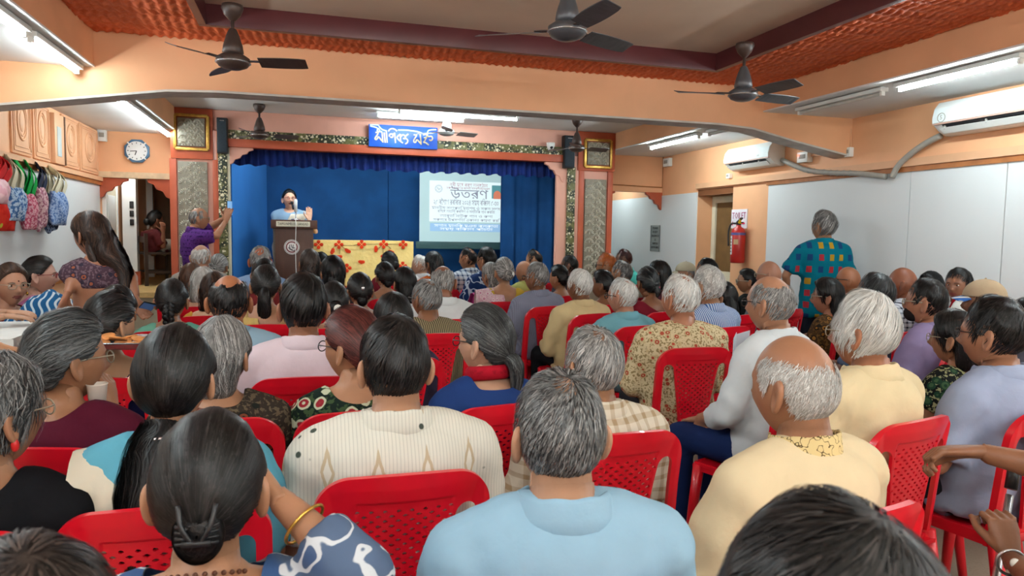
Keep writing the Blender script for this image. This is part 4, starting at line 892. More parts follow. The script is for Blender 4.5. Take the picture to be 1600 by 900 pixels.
def fab(kind, *cols, s=1.0, rough=.82):
    k = ('fab', kind, cols, s)
    dim = lambda c: tuple(q * .84 for q in c[:3]) + (1,)
    if k in _mc: return _mc[k]
    t = NT('cloth_' + kind); v = t.obj(); cs = [dim(C(*c)) for c in cols]; x, y, z = t.xyz(v)
    base = cs[0]
    if kind == 'plain':
        col = t.mix(t.sstep(t.noise(v, 9, 4), .3, .7), tuple(q * .93 for q in base[:3]) + (1,), base)
    elif kind == 'stripe':
        w = t.math('SINE', t.math('MULTIPLY', x, 2 * pi / (.012 * s))); col = t.mix(t.sstep(w, -.2, .2), base, cs[1])
    elif kind == 'check':
        a = t.sstep(t.math('SINE', t.math('MULTIPLY', x, 2 * pi / (.035 * s))), .3, .6); b = t.sstep(t.math('SINE', t.math('MULTIPLY', z, 2 * pi / (.035 * s))), .3, .6)
        col = t.mix(t.math('MULTIPLY', t.math('ADD', a, b), .5), base, cs[1])
        if len(cs) > 2:
            a2 = t.sstep(t.math('SINE', t.math('MULTIPLY', x, 2 * pi / (.012 * s))), .5, .8); col = t.mix(t.math('MULTIPLY', a2, .6), col, cs[2])
    elif kind == 'vstripe':
        w = t.math('SINE', t.math('MULTIPLY', t.math('ADD', x, t.math('MULTIPLY', t.noise(v, 14, 2), .012)), 2 * pi / (.022 * s))); col = t.mix(t.sstep(w, .1, .4), base, cs[1])
    elif kind == 'floral':
        vo = t.voro(v, 15 / s, rand=.75); d = vo.outputs['Distance']; n = t.noise(v, 60 / s, 2)
        col = t.mix(t.sstep(n, .52, .58), base, cs[-1])
        col = t.mix(t.sstep(t.math('ADD', d, t.math('MULTIPLY', n, .12)), .40, .43), cs[2], col)
        col = t.mix(t.sstep(t.math('ADD', d, t.math('MULTIPLY', n, .12)), .30, .33), cs[1], col)
        col = t.mix(t.sstep(d, .10, .13), cs[2], col)
    elif kind == 'batik':
        n = t.noise(v, 9 / s, 1); w = t.math('ABSOLUTE', t.math('SUBTRACT', n, .5)); m = t.sstep(t.noise(v, 4, 1), .46, .5)
        col = t.mix(t.sstep(w, .016, .026), cs[1], t.mix(m, base, cs[2] if len(cs) > 2 else base))
    elif kind == 'blocks':
        gx = t.math('FRACT', t.math('MULTIPLY', x, 11 / s)); gz = t.math('FRACT', t.math('MULTIPLY', z, 9 / s))
        mx = t.math('MULTIPLY', t.math('COMPARE', gx, .4, .22), t.math('COMPARE', gz, .5, .26)); cell = t.n('ShaderNodeTexWhiteNoise')
        fl = t.n('ShaderNodeCombineXYZ'); t.set(fl.inputs[0], t.math('FLOOR', t.math('MULTIPLY', x, 11 / s))); t.set(fl.inputs[2], t.math('FLOOR', t.math('MULTIPLY', z, 9 / s))); t.t.links.new(fl.outputs[0], cell.inputs[0])
        r = cell.outputs['Value']; col = t.mix(t.math('GREATER_THAN', r, .4), cs[1], t.mix(t.math('GREATER_THAN', r, .7), cs[2], cs[3]))
        col = t.mix(t.math('MULTIPLY', mx, t.math('GREATER_THAN', r, .12)), base, col)
    elif kind == 'ikat':
        a = t.math('ABSOLUTE', t.math('SUBTRACT', t.math('FRACT', t.math('MULTIPLY', x, 8.5 / s)), .5)); b = t.math('ABSOLUTE', t.math('SUBTRACT', t.math('FRACT', t.math('MULTIPLY', z, 5.2 / s)), .5))
        d = t.math('ADD', t.math('MULTIPLY', a, 2.2), b); d = t.math('ADD', d, t.math('MULTIPLY', t.noise(v, 40, 2), .12)); st = t.sstep(t.math('SINE', t.math('MULTIPLY', x, 2 * pi / .009)), .6, .9)
        col = t.mix(t.math('MULTIPLY', st, .35), base, cs[2]); col = t.mix(t.sstep(d, .36, .40), cs[1], col); col = t.mix(t.sstep(d, .22, .26), base, col)
        dots = t.voro(v, 13).outputs['Distance']; col = t.mix(t.sstep(dots, .09, .13), cs[3], col)
    elif kind == 'wave':
        w = t.math('SINE', t.math('ADD', t.math('MULTIPLY', x, 60 / s), t.math('MULTIPLY', t.math('ADD', t.math('SINE', t.math('MULTIPLY', z, 60)), t.math('SINE', t.math('MULTIPLY', y, 40))), 1.2))); col = t.mix(t.sstep(w, .45, .65), base, cs[1])
    elif kind == 'weave':
        n = t.noise(v, 50 / s, 3); b = t.sstep(t.math('SINE', t.math('MULTIPLY', z, 2 * pi / (.04 * s))), .2, .7)
        col = t.mix(t.math('MULTIPLY', t.sstep(n, .42, .6), t.math('MULTIPLY_ADD', b, .7, .3)), base, cs[1])
    else: col = base
    t.fin(col, rough, .12); t.bump(t.noise(v, 26, 3), .25, .01); _mc[k] = t.m; return t.m

# ------------------------------------------------------------------ heads
def sst(a, b, x): q = np.clip((x - a) / (b - a), 0, 1); return q * q * (3 - 2 * q)
def head_pt(d, fem=False):
    x, y, z = d[:, 0], d[:, 1], d[:, 2]; a = .0715 if fem else .0755
    yr = .097 + (.090 - .097) * sst(-.3, .3, y); zr = np.where(z > 0, .112, .116)
    p = np.stack([a * x * (1 + .05 * (1 - np.abs(z))), yr * y, zr * z], -1)
    tt = np.clip(-p[:, 2] / .116, 0, 1)
    p[:, 0] *= 1 - (.34 if fem else .28) * tt ** 1.6
    p[:, 1] = np.where(y < 0, p[:, 1] * (1 - .5 * sst(.15, 1, tt)), p[:, 1] * (1 - .04 * tt))
    px, pz = p[:, 0], p[:, 2]; fw = sst(.25, .75, y); ax = np.abs(px); G = lambda u, c, s: np.exp(-((u - c) / s) ** 2)
    dy = .020 * G(px, 0, .0105) * G(pz, -.030, .013) + .010 * G(px, 0, .008) * G(pz, -.010, .02) + .006 * G(ax, .012, .007) * G(pz, -.036, .008)
    dy += .004 * G(pz, .020, .008) * G(ax, .03, .022) - .010 * G(ax, .031, .014) * G(pz, .003, .010) + .004 * G(ax, .042, .016) * G(pz, -.03, .016)
    dy += .0065 * G(px, 0, .02) * G(pz, -.0635, .0085) - .0035 * G(px, 0, .02) * G(pz, -.0625, .0022) + .008 * G(px, 0, .02) * G(pz, -.1, .014)
    p[:, 1] += dy * fw; return p
def ear_arrays(sx, near):
    v, f = sphere_grid(18 if near else 10, 11 if near else 7); p = v.copy(); q = np.array(v)
    p = np.stack([q[:, 0] * .0085, q[:, 1] * (.0185 + .003 * q[:, 2]), q[:, 2] * .0325], -1)
    r = np.hypot(q[:, 1], q[:, 2]); p[:, 0] += np.where(q[:, 0] > 0, -.011 * np.exp(-((q[:, 1] - .15) ** 2 + (q[:, 2] + .1) ** 2) / .16) + .002 * sst(.6, .95, r), 0)
    a = .55; p = np.stack([p[:, 0] * math.cos(a) - p[:, 1] * math.sin(a), p[:, 0] * math.sin(a) + p[:, 1] * math.cos(a), p[:, 2]], -1)   # flare outwards at the back
    p = np.stack([p[:, 0], p[:, 1] - .16 * p[:, 2], p[:, 2]], -1); p *= 1.12; p += np.array([.0815, -.018, -.012]); p[:, 0] *= sx
    return p, (f if sx > 0 else [tuple(reversed(q)) for q in f])
LINE_M = (np.radians([0, 25, 45, 62, 74, 82, 90, 104, 118, 142, 180]), np.radians([40, 42, 37, 24, 8, -4, 14, 14, -14, -27, -31]))
LINE_F = (np.radians([0, 25, 45, 62, 74, 82, 90, 104, 118, 142, 180]), np.radians([42, 40, 32, 20, 8, 2, 8, 4, -18, -34, -38]))
opts_thin = [.7]
def hair_masks(d, style, fem):
    az = np.abs(np.arctan2(d[:, 0], d[:, 1])); el = np.arcsin(np.clip(d[:, 2], -1, 1)); L = LINE_F if fem else LINE_M
    m = sst(-.01, .10, el - np.interp(az, *L)); ms = sst(-.05, .03, el - np.interp(az, *L))
    if not fem: m = m * (.30 + .70 * sst(.05, .75, el - np.interp(az, *L)))
    def region(c, r, soft): c = np.array(c, float); c /= np.linalg.norm(c); return 1 - sst(r - soft, r + soft, np.arccos(np.clip(d @ c, -1, 1)) + .07 * np.sin(9 * d[:, 0] + 4) + .05 * np.sin(17 * d[:, 0] + 11 * d[:, 1]))
    if style == 'fringe': b = np.maximum(region((0, -.15, 1), .74, .16), region((0, .75, .75), .75, .12)); m *= 1 - b; ms *= np.clip(1 - b * 1.6, 0, 1)
    elif style == 'bald': b = np.maximum(region((0, -.1, 1), .98, .26), region((0, .8, .6), .8, .1)); m *= (1 - b); ms *= np.clip(1 - b * 1.5, 0, 1); m = m * .5
    elif style == 'crown': b = region((0, -.55, .85), .52, .16); m *= 1 - b * .95; ms *= 1 - b * .7
    elif style == 'thin': b = region((0, -.35, .95), .42, .25); m *= 1 - b * opts_thin[0]; ms *= 1 - b * .3
    elif style == 'recede': b = np.maximum(region((0, .45, .9), .5, .12), region((0, .9, .5), .5, .1)); m *= 1 - b; ms *= 1 - b * .9
    return m, ms
def rib(P, Nn, w, tone):
    """P (N,K,3) strand points, Nn (N,K,3) outward normals -> ribbon arrays"""
    N, K = P.shape[:2]; T = np.gradient(P, axis=1); B = np.cross(T, Nn); B /= np.linalg.norm(B, axis=2)[..., None] + 1e-9
    ww = w * np.concatenate([np.ones(K - 1), [.25]])[None, :, None]; A = P - B * ww; Bq = P + B * ww
    V = np.stack([A, Bq], 2).reshape(-1, 3); base = (np.arange(N) * K * 2)[:, None] + (np.arange(K - 1) * 2)[None]
    F4 = np.stack([base, base + 1, base + 3, base + 2], -1).reshape(-1, 4); return V, F4, np.repeat(tone, K * 2)
class HairAcc:
    def __init__(s): s.V = []; s.F = []; s.T = []; s.n = 0
    def add(s, V, F4, T):
        s.V.append(V); s.F.append(np.asarray(F4) + s.n); s.T.append(np.broadcast_to(T, (len(V),))); s.n += len(V)
    def tail(s, path, rad, nst, w, tone_f, wav=.0, shell=True):
        P = spline(path, 26); R = np.array([[np.interp(i / 25, np.linspace(0, 1, len(rad)), [q[k] for q in rad]) for k in (0, 1)] for i in range(26)])
        T, X, U = frames(P, (0, 1, 0)); n = 14; a = np.linspace(0, 2 * pi, n, endpoint=False)
        if shell:
            sh = P[:, None] + .93 * (X[:, None] * (np.cos(a)[None, :, None] * R[:, :1, None]) + U[:, None] * (np.sin(a)[None, :, None] * R[:, 1:, None]))
            i, j = np.meshgrid(np.arange(25), np.arange(n), indexing='ij'); F4 = np.stack([i * n + j, i * n + (j + 1) % n, (i + 1) * n + (j + 1) % n, (i + 1) * n + j], -1).reshape(-1, 4)
            s.add(sh.reshape(-1, 3), F4, .15)
        if nst:
            ph = rng.random(nst) * 2 * pi; rr = .93 + .14 * rng.random(nst); K = 11; ii = np.linspace(0, 25, K).astype(int); Q = P[ii][None]
            dph = np.cumsum(rng.normal(0, .12, (nst, K)), 1) + wav * np.sin(np.linspace(0, 12, K))[None] * rng.normal(1, .3, (nst, 1)); A = ph[:, None] + dph
            off = X[ii][None] * (np.cos(A)[..., None] * R[ii, 0][None, :, None]) + U[ii][None] * (np.sin(A)[..., None] * R[ii, 1][None, :, None])
            PP = Q + off * rr[:, None, None]; Nn = off / (np.linalg.norm(off, axis=2)[..., None] + 1e-9); s.add(*rib(PP, Nn, w, tone_f(nst)))
def make_hair(style, fem, lod, tone_mu, opts):
    H = HairAcc(); near = lod <= 1
    if style == 'bald' and lod >= 2: opts = dict(opts, n=0)
    n, m = ((56, 40), (48, 34), (32, 24), (24, 18))[lod]; nst = int(opts.get('n', (4800, 2000, 650, 200)[lod])); w = opts.get('w', (.0008, .0010, .0019, .0034)[lod])
    base_style = {'bun': 'full', 'pony': 'full', 'braid': 'full', 'bob': 'full', 'long': 'full', 'short': 'short'}.get(style, style)
    thick = opts.get('thick', .012 if base_style in ('short', 'thin', 'recede', 'crown') else .005 if base_style in ('bald', 'fringe') else .014)
    el = np.linspace(-1.2, pi / 2 - .03, m); az = np.linspace(0, 2 * pi, n, endpoint=False)
    d = np.stack([np.outer(np.cos(el), np.cos(az)), np.outer(np.cos(el), np.sin(az)), np.repeat(np.sin(el)[:, None], n, 1)], -1).reshape(-1, 3)
    mk, _ = hair_masks(d, base_style, fem); vol = 1 + opts.get('top', .5) * np.clip(d[:, 2], 0, 1) + .18 * np.sin(9 * d[:, 0] + 5 * d[:, 1]) * np.sin(7 * d[:, 2] + 3 * d[:, 1])
    p = head_pt(d, fem) + d * (mk * thick * vol - (1 - mk) * .010)[:, None]
    i, j = np.meshgrid(np.arange(m - 1), np.arange(n), indexing='ij'); F4 = np.stack([i * n + j, i * n + (j + 1) % n, (i + 1) * n + (j + 1) % n, (i + 1) * n + j], -1).reshape(-1, 4)
    F4 = F4[(mk[F4] > .02).any(1)]
    H.add(p, F4, np.clip(tone_mu + .15 * np.sin(23 * d[:, 0] + 11 * d[:, 2]) * np.sin(19 * d[:, 1]), 0, 1))
    k0 = len(p) - n; ci = np.arange(1, n - 2, 2); cap = np.stack([np.full(len(ci), k0), k0 + ci, k0 + ci + 1, k0 + ci + 2], -1)
    if base_style not in ('fringe', 'bald', 'crown', 'thin'): H.F.append(cap)
    sp = opts.get('spread', 1.0)
    tf = lambda N: np.clip(rng.normal(tone_mu, .22 * sp, N) + (rng.random(N) < .1) * .25, 0, 1)
    # strands on the scalp
    q = rng.normal(size=(nst * 3, 3)); q /= np.linalg.norm(q, axis=1)[:, None]; _, ms = hair_masks(q, base_style, fem); q = q[rng.random(len(q)) < ms][:nst]; N = len(q)
    if N:
        K = 6 if lod < 2 else 5; L = opts.get('len', .030 if base_style != 'full' else .075); stp = L / .1 / (K - 1); D = [q]
        wh = np.array([.12, -.35, .93]); wh /= np.linalg.norm(wh); tgt = np.array(opts.get('tgt', (0, -1, .05)), float); tgt /= np.linalg.norm(tgt); jit = rng.normal(0, opts.get('jit', .10), (N, 3))
        for k in range(K - 1):
            c = D[-1]
            if style in ('bun', 'pony', 'braid'): fl_ = tgt - c
            elif style in ('bob', 'long'): fl_ = np.stack([np.sign(c[:, 0]) * .45 * (c[:, 2] > .3), -.25 + 0 * c[:, 0], -1 + 0 * c[:, 0]], -1)
            else: fl_ = c - wh + np.stack([.35 * c[:, 1], -.35 * c[:, 0], -.25 + 0 * c[:, 0]], -1)
            fl_ = fl_ - c * (fl_ * c).sum(1)[:, None]; fl_ /= np.linalg.norm(fl_, axis=1)[:, None] + .05
            D.append((lambda u: u / np.linalg.norm(u, axis=1)[:, None])(c + (fl_ + jit) * stp))
        D = np.stack(D, 1); flat = D.reshape(-1, 3); mk2, _ = hair_masks(flat, base_style, fem); hp = head_pt(flat, fem); vol = 1 + opts.get('top', .5) * np.clip(flat[:, 2], 0, 1) + .18 * np.sin(9 * flat[:, 0] + 5 * flat[:, 1]) * np.sin(7 * flat[:, 2] + 3 * flat[:, 1])
        lift = (mk2 * thick * vol + .0012).reshape(N, K) + (.0005 + .0022 * rng.random((N, 1))) + opts.get('lift', .0015) * np.linspace(0, 1, K)[None] * rng.random((N, 1))
        P = hp.reshape(N, K, 3) + D * lift[..., None]; H.add(*rib(P, D, w, tf(N)))
    ns = (900, 420, 130, 50)[lod]
    if style == 'bun':
        c = np.array(opts.get('bun', (0, -.118, -.02))); r = np.array(opts.get('bunr', (.046, .034, .046))); v, _ = sphere_grid(20, 14); nn, mm = 20, 14
        i, j = np.meshgrid(np.arange(mm - 1), np.arange(nn), indexing='ij'); H.add(v[:, [0, 2, 1]] * r * .95 + c, np.stack([i * nn + j, (i + 1) * nn + j, (i + 1) * nn + (j + 1) % nn, i * nn + (j + 1) % nn], -1).reshape(-1, 4), .12)
        K = 12; a0 = rng.random(ns) * 2 * pi; h = rng.uniform(-.1, 1, ns); sw = rng.uniform(.6, 1.2, (ns, 1)) * np.linspace(0, 1.8, K)[None]; A = a0[:, None] + sw; hh = np.clip(h[:, None] + .25 * np.linspace(-1, 1, K)[None] * rng.normal(0, 1, (ns, 1)), -.6, .98); cr = np.sqrt(1 - hh ** 2)
        nrm = np.stack([cr * np.cos(A), -hh, cr * np.sin(A)], -1); H.add(*rib(c + nrm * r * (1 + .05 * rng.random((ns, 1, 1))), nrm, w, tf(ns)))
    if style == 'pony':
        pts = opts.get('tail', [(0, -.10, .0), (0, -.135, -.03), (0, -.135, -.10), (.005, -.12, -.20)]); rad = opts.get('tailr', [(.022, .022), (.026, .024), (.03, .022), (.012, .01)]); H.tail(pts, rad, ns, w, tf, opts.get('wav', .25))
    if style == 'braid':
        pts = spline(opts.get('tail', [(0, -.10, -.03), (0, -.12, -.08), (0, -.11, -.15), (0, -.10, -.25)]), 14)
        for k, c in enumerate(pts):
            s_ = -1 if k % 2 else 1; r = .021 * (1 - .4 * k / 14); H.tail([c + (s_ * .008, 0, .02), c + (s_ * .016, -.006, 0), c + (-s_ * .006, 0, -.026)], [(r * .7, r * .7), (r, r * .8), (r * .5, r * .5)], ns // 8, w, tf)
    if style in ('bob', 'long'):
        for pts, rad in opts.get('locks', [([(0, -.055, .02), (0, -.07, -.05), (0, -.072, -.11), (0, -.068, -.15)], [(.078, .045), (.084, .05), (.08, .045), (.066, .028)])]): H.tail(pts, rad, int(ns * opts.get('ld', 1.6)), w, tf, opts.get('wav', .05))
    F_ = H.F; V = np.concatenate(H.V); T = np.concatenate(H.T); return V, np.concatenate(F_), T

# ------------------------------------------------------------------ hands
def hand_arrays(W, d, pn, side, curl=.35, spread=.12, sc=1.0, thumb=.5):
    """W wrist, d finger direction, pn palm normal (towards the palm side), side +1: thumb on +x of the hand frame"""
    d = np.array(d, float); d /= np.linalg.norm(d); z = -np.array(pn, float); z -= d * (z @ d); z /= np.linalg.norm(z); x = np.cross(d, z) * side
    def L(p): p = np.asarray(p, float); return np.array(W) + sc * (p[..., 0:1] * x + p[..., 1:2] * d + p[..., 2:3] * z)
    g = MB(); parts = []
    parts.append((L([(0, -.03, 0), (0, 0, 0), (.002, .03, .001), (.001, .065, .002), (0, .092, .001)]), [(.024, .019), (.026, .018), (.036, .017), (.042, .015), (.040, .012)], 12, z))
    for k, (bx, ln) in enumerate(((-.031, .064), (-.0105, .078), (.0105, .084), (.031, .074))):
        a = 0.0; P = [(bx * .9, .072, .001), (bx, .090, .002)]; p = np.array(P[-1]); sx = bx * spread * 8
        for q, fr in enumerate((.45, .32, .23)):
            a += curl * (1.0 if q else .8); p = p + ln * fr * np.array([sx * .2, math.cos(a), -math.sin(a)]); P.append(tuple(p))
        parts.append((L(P), [.0092, .0095, .0088, .008, .0062], 8, z))
    ta = thumb; P = [(.018, .018, -.004), (.036, .042, -.010), (.036 + .036 * math.cos(ta), .042 + .036 * math.sin(ta), -.016 - .4 * curl * .03), (.036 + .066 * math.cos(ta + .25), .042 + .066 * math.sin(ta + .25), -.022 - .5 * curl * .05)]
    parts.append((L(P), [.014, .0125, .0105, .0075], 8, z))
    for P, r, n, u in parts: g.tube(P, np.array(r) * sc, n, up=u)
    return np.concatenate(g.v), g.f
# ------------------------------------------------------------------ people: lofted and fused bodies
JOBS = []; PEOPLE = []
def job(v, f, vox, sm): JOBS.append((np.asarray(v), f, vox, sm)); return len(JOBS) - 1
def run_jobs():
    tmp = []
    for v, f, vox, sm in JOBS:
        me = bpy.data.meshes.new('tmp'); me.from_pydata([tuple(p) for p in v], [], [list(q) for q in f]); o = bpy.data.objects.new('tmp', me); COL.objects.link(o)
        r = o.modifiers.new('r', 'REMESH'); r.mode = 'VOXEL'; r.voxel_size = vox
        if sm: q = o.modifiers.new('s', 'SMOOTH'); q.factor = .5; q.iterations = sm
        tmp.append(o)
    bpy.context.view_layer.update(); dg = bpy.context.evaluated_depsgraph_get(); out = []
    for o in tmp:
        me = o.evaluated_get(dg).data; V = np.zeros(len(me.vertices) * 3, np.float32); me.vertices.foreach_get('co', V); V = V.reshape(-1, 3).astype(float)
        Nn = np.zeros(len(me.vertices) * 3, np.float32); me.vertices.foreach_get('normal', Nn)
        Fq = np.zeros(len(me.loops), np.int32); me.loops.foreach_get('vertex_index', Fq); out.append((V, Fq.reshape(-1, 4), Nn.reshape(-1, 3).astype(float)))
    for o in tmp: m = o.data; bpy.data.objects.remove(o); bpy.data.meshes.remove(m)
    return out
def Rz(a): c, s = math.cos(a), math.sin(a); return np.array([[c, -s, 0], [s, c, 0], [0, 0, 1.0]])
def Rx(a): c, s = math.cos(a), math.sin(a); return np.array([[1.0, 0, 0], [0, c, -s], [0, s, c]])
def Ry(a): c, s = math.cos(a), math.sin(a); return np.array([[c, 0, s], [0, 1.0, 0], [-s, 0, c]])
TS = [0, .12, .32, .58, .78, .90, .97, 1.0]
TM = ([.165, .176, .165, .170, .176, .150, .105, .075], [.125, .135, .130, .122, .115, .095, .078, .066])
TF = ([.175, .182, .146, .150, .152, .130, .088, .062], [.130, .132, .112, .118, .110, .088, .070, .058])
SPK = np.array([-.15, 9.9])
def person(px, py, Y, label, who, fem=False, hair=('short', 'black', .25), sk=(150, 104, 76), top=None, low=None, yaw=None, hyaw=None, pitch=0.0, roll=0.0, wide=1.0, lean=0.0, hs=1.0, seated=True, chair=True,
           arms=None, specs=None, face=False, feet=True, stand_z=0.0, extra=None, zt=None, neck=0.0, chair_dx=0.0, hands=True, legs=None, xy=None, hopts=None, bend=0.0):
    p = atY(px, py, Y) if xy is None else np.array(xy, float); zt = p[2] if zt is None else zt
    auto = math.atan2(p[0] - SPK[0], max(1.5, SPK[1] - p[1]))
    yaw = auto * .6 if yaw is None else math.radians(yaw); hyw = auto * .5 if hyaw is None else math.radians(hyaw)
    lod = 0 if Y < 1.6 else 1 if Y < 2.9 else 2 if Y < 5 else 3
    if face and lod > 1: lod = 1
    near = lod <= 1; style, hc, tone = hair[:3]; ho = dict(hopts or {})
    th_ = ho.get('thick', .012) * (1.3 if style not in ('bald', 'fringe') else .4)
    HC = np.array([0, 0, zt - stand_z - .112 * hs - th_]); hz = .52 if seated else (zt - stand_z) * .53
    bz = bend; yn = -.055 + lean; NB = np.array([0, yn, HC[2] - .128 * hs - neck]); HC[1] = yn + .045 + bz
    sw = (.155 if fem else .183) * wide; SH = np.array([0, yn + .005, NB[2] - .070])
    A, B = (TF if fem else TM); A = np.array(A) * wide; B = np.array(B) * (1 + (wide - 1) * .6)
    hip = np.array([0, 0 if seated else -lean * 0 , hz - .05])
    if not seated: hip[1] = (yn + .02) * .3 if not bz else -.02 - lean * .2
    sp = spline([hip, hip * .62 + NB * .38 + (0, -.03 if seated else -.005, 0), hip * .25 + NB * .75 + (0, -.022, 0), NB], 16)
    ra = np.interp(np.linspace(0, 1, 16), TS, A); rb = np.interp(np.linspace(0, 1, 16), TS, B)
    arms = arms or {}
    def L2(q): return Rz(-yaw) @ (np.asarray(q, float) - root)       # world -> local
    root = np.array([p[0], p[1], stand_z]) - Rz(yaw) @ np.array([0, HC[1], 0])
    AR = {}
    for s, k in ((-1, 'L'), (1, 'R')):
        S = SH + (s * sw, 0, 0)
        if k in arms: E_, W_ = [L2(q) if isinstance(q, np.ndarray) else np.array(q, float) for q in arms[k][:2]]; hk = arms[k][2] if len(arms[k]) > 2 else {}
        elif seated: E_ = S + (s * .055, .06, -.25); W_ = np.array([s * .10, .27, .60]); hk = {}
        else: E_ = S + (s * .06, -.02, -.27); W_ = S + (s * .07, .06, -.50); hk = {}
        AR[k] = (S, E_, W_, hk, s)
    def torso(g, off, s0=0.0, s1=1.0, n=26):
        i0, i1 = int(round(s0 * 15)), int(round(s1 * 15)) + 1
        g.tube(sp[i0:i1], np.stack([ra[i0:i1] + off, rb[i0:i1] + off], -1), n, up=(0, 1, 0))
        for s in (-1, 1):
            g.tube([NB + (s * .01, .0, -.02), SH + (s * sw * .55, 0, .035), SH + (s * sw, 0, .0)], np.array([.052, .052, .056]) * (.88 if fem else 1) + off, 12); g.ball(SH + (s * sw, 0, -.012), np.array([.060, .062, .066]) * (.84 if fem else 1) + off, 14, 10)
    def arm(g, S, E_, W_, off, frac=1.0, flare=0.0):
        k = .84 if fem else 1.0; P = [S]; R = [.052 * k + off]
        if frac <= .5:
            P += [S + (E_ - S) * frac, S + (E_ - S) * frac * 2]; R += [.048 * k + off + flare * .6, .045 * k + off + flare]; g.tube(P, R, 14)
        else:
            P += [S * .5 + E_ * .5, E_, E_ + (W_ - E_) * .4, E_ + (W_ - E_) * ((frac - .5) * 2)]; R += [.047 * k + off, .043 * k + off, .040 * k + off, (.027 * k + off) if frac > .9 else .036 * k + off]
            g.tube(P[:3], R[:3], 14); g.tube(P[2:], R[2:], 14); g.ball(E_, (.043 * k + off), 10, 8)
    # body core
    g = MB(); torso(g, -.004)
    g.tube([NB + (0, .0, -.06), NB + (0, .006, .0), HC * .5 + NB * .5 + (0, -.004, .0)], [.07 if not fem else .058, .058 if not fem else .048, .054 if not fem else .045], 14, up=(0, 1, 0))
    for k in AR: S, E_, W_, hk, s = AR[k]; arm(g, S, E_, W_, 0)
    LG = []
    for s in (-1, 1):
        if legs: H0, K0, A0 = [np.array(q, float) * (s, 1, 1) for q in legs]
        elif seated: H0, K0, A0 = np.array([s * .09, .02, hz]), np.array([s * .115, .36, hz - .01]), np.array([s * .115, .33, .075])
        else: H0, K0, A0 = np.array([s * .085, hip[1], hz - .03]), np.array([s * .09, hip[1] * .5 + .02, hz * .53]), np.array([s * .09, 0, .075])
        LG.append((H0, K0, A0)); g.tube([H0, H0 * .5 + K0 * .5, K0], [.078, .068, .052], 12); g.tube([K0, K0 * .6 + A0 * .4, A0], [.050, .048, .034], 12); g.ball(K0, .053, 10, 8)
        g.tube([A0 + (0, -.03, -.035), A0 + (0, .05, -.045), A0 + (0, .15, -.055)], [(.034, .034), (.04, .03), (.03, .018)], 10)
    jb = job(np.concatenate(g.v), g.f, (.014, .017, .022, .027)[lod], 3)
    # raw head, ears, neck, hands
    HR = Rz(hyw) @ Rx(-math.radians(pitch)) @ Ry(math.radians(roll)); HT = lambda q: (q * hs) @ HR.T + HC
    n, m = ((60, 48), (52, 42), (28, 24), (22, 18))[lod]; v, f = sphere_grid(n, m); hp = head_pt(v, fem); ex = []
    fc = [0] * len(f)
    if near: 
        for q, ff in enumerate(f):
            c = hp[list(ff)].mean(0)
            if c[1] > .06 and (c[0] / .025) ** 2 + ((c[2] + .0635) / .0095) ** 2 < 1: fc[q] = 1
    ex.append((HT(hp), f, fc))
    for s in (-1, 1): ev, ef = ear_arrays(s, near); ex.append((HT(ev), ef, None))
    nk = (.061 if not fem else .048) * (.5 + .5 * wide); hb = HT(np.array([[0, -.022, -.045]]))[0]; hb2 = HT(np.array([[0, -.028, -.10]]))[0]
    v, f = loft([NB + (0, .0, -.07), NB + (0, .006, .0), hb2 * .5 + NB * .5 + (0, .002, .03), hb2, hb], [nk * 1.2, nk * 1.04, nk * .97, nk * .98, nk * .9], 24 if near else 12, up=(0, 1, 0)); ex.append((v, f, None))
    if hands:
        for k in AR:
            S, E_, W_, hk, s = AR[k]; d = hk.get('d', W_ - E_); d = L2v(d, yaw) if isinstance(d, tuple) else d
            pn = hk.get('pn', (0, 0, -1)); pn = L2v(pn, yaw) if isinstance(pn, tuple) and 'pn' in hk else np.array(pn, float); d = np.asarray(d, float)
            if abs(np.dot(d / np.linalg.norm(d), np.asarray(pn) / np.linalg.norm(pn))) > .95: pn = np.array([0, -1, 0])
            hv, hf = hand_arrays(W_, d, pn, hk.get('side', -s), hk.get('curl', .35), hk.get('spread', .12), (.90 if fem else 1) * hk.get('sc', 1), hk.get('thumb', .5))
            if hk: ex.append(('job', job(hv, hf, .0042, 2)))
            else: ex.append((hv, hf, None))
    # clothes
    top = dict(top or {}); cl = []; V0 = (.012, .015, .021, .028)[lod]
    kind = top.get('kind', 'shirt'); tm = top.get('mat') or fab('plain', (120, 120, 120)); off = .014 if kind != 'blouse' else .006
    g = MB(); torso(g, off, 0.0 if kind != 'blouse' else top.get('bs', .42), 1.0)
    if kind != 'blouse' and seated: g.tube([hip + (0, .02, -.01), hip + (0, .10, -.0)], [(.175 * wide, .06), (.165 * wide, .05)], 16, up=(0, 0, 1))
    if kind != 'blouse' and not seated: g.tube([hip + (0, 0, .03), hip + (0, .01, -.14)], [(.19 * wide, .145), (.2 * wide, .15)], 20, up=(0, 1, 0))
    sl = top.get('sleeve', 'half'); fr = dict(cap=.22, short=.32, half=.44, long=.98, three=.75)[sl]
    for k in AR: S, E_, W_, hk, s = AR[k]; arm(g, S, E_, W_, off + .002 if kind == 'blouse' else off + .006, fr, 0 if kind == 'blouse' else .012)
    nw, nd = top.get('neck', (.058, .05) if kind == 'shirt' else (.075, .06) if kind in ('tee', 'kurta') else (.10, .12)); amp = (.0085 if kind != 'blouse' else .001) * top.get('wr', 1.0)
    sd = rng.random(6) * 6; 
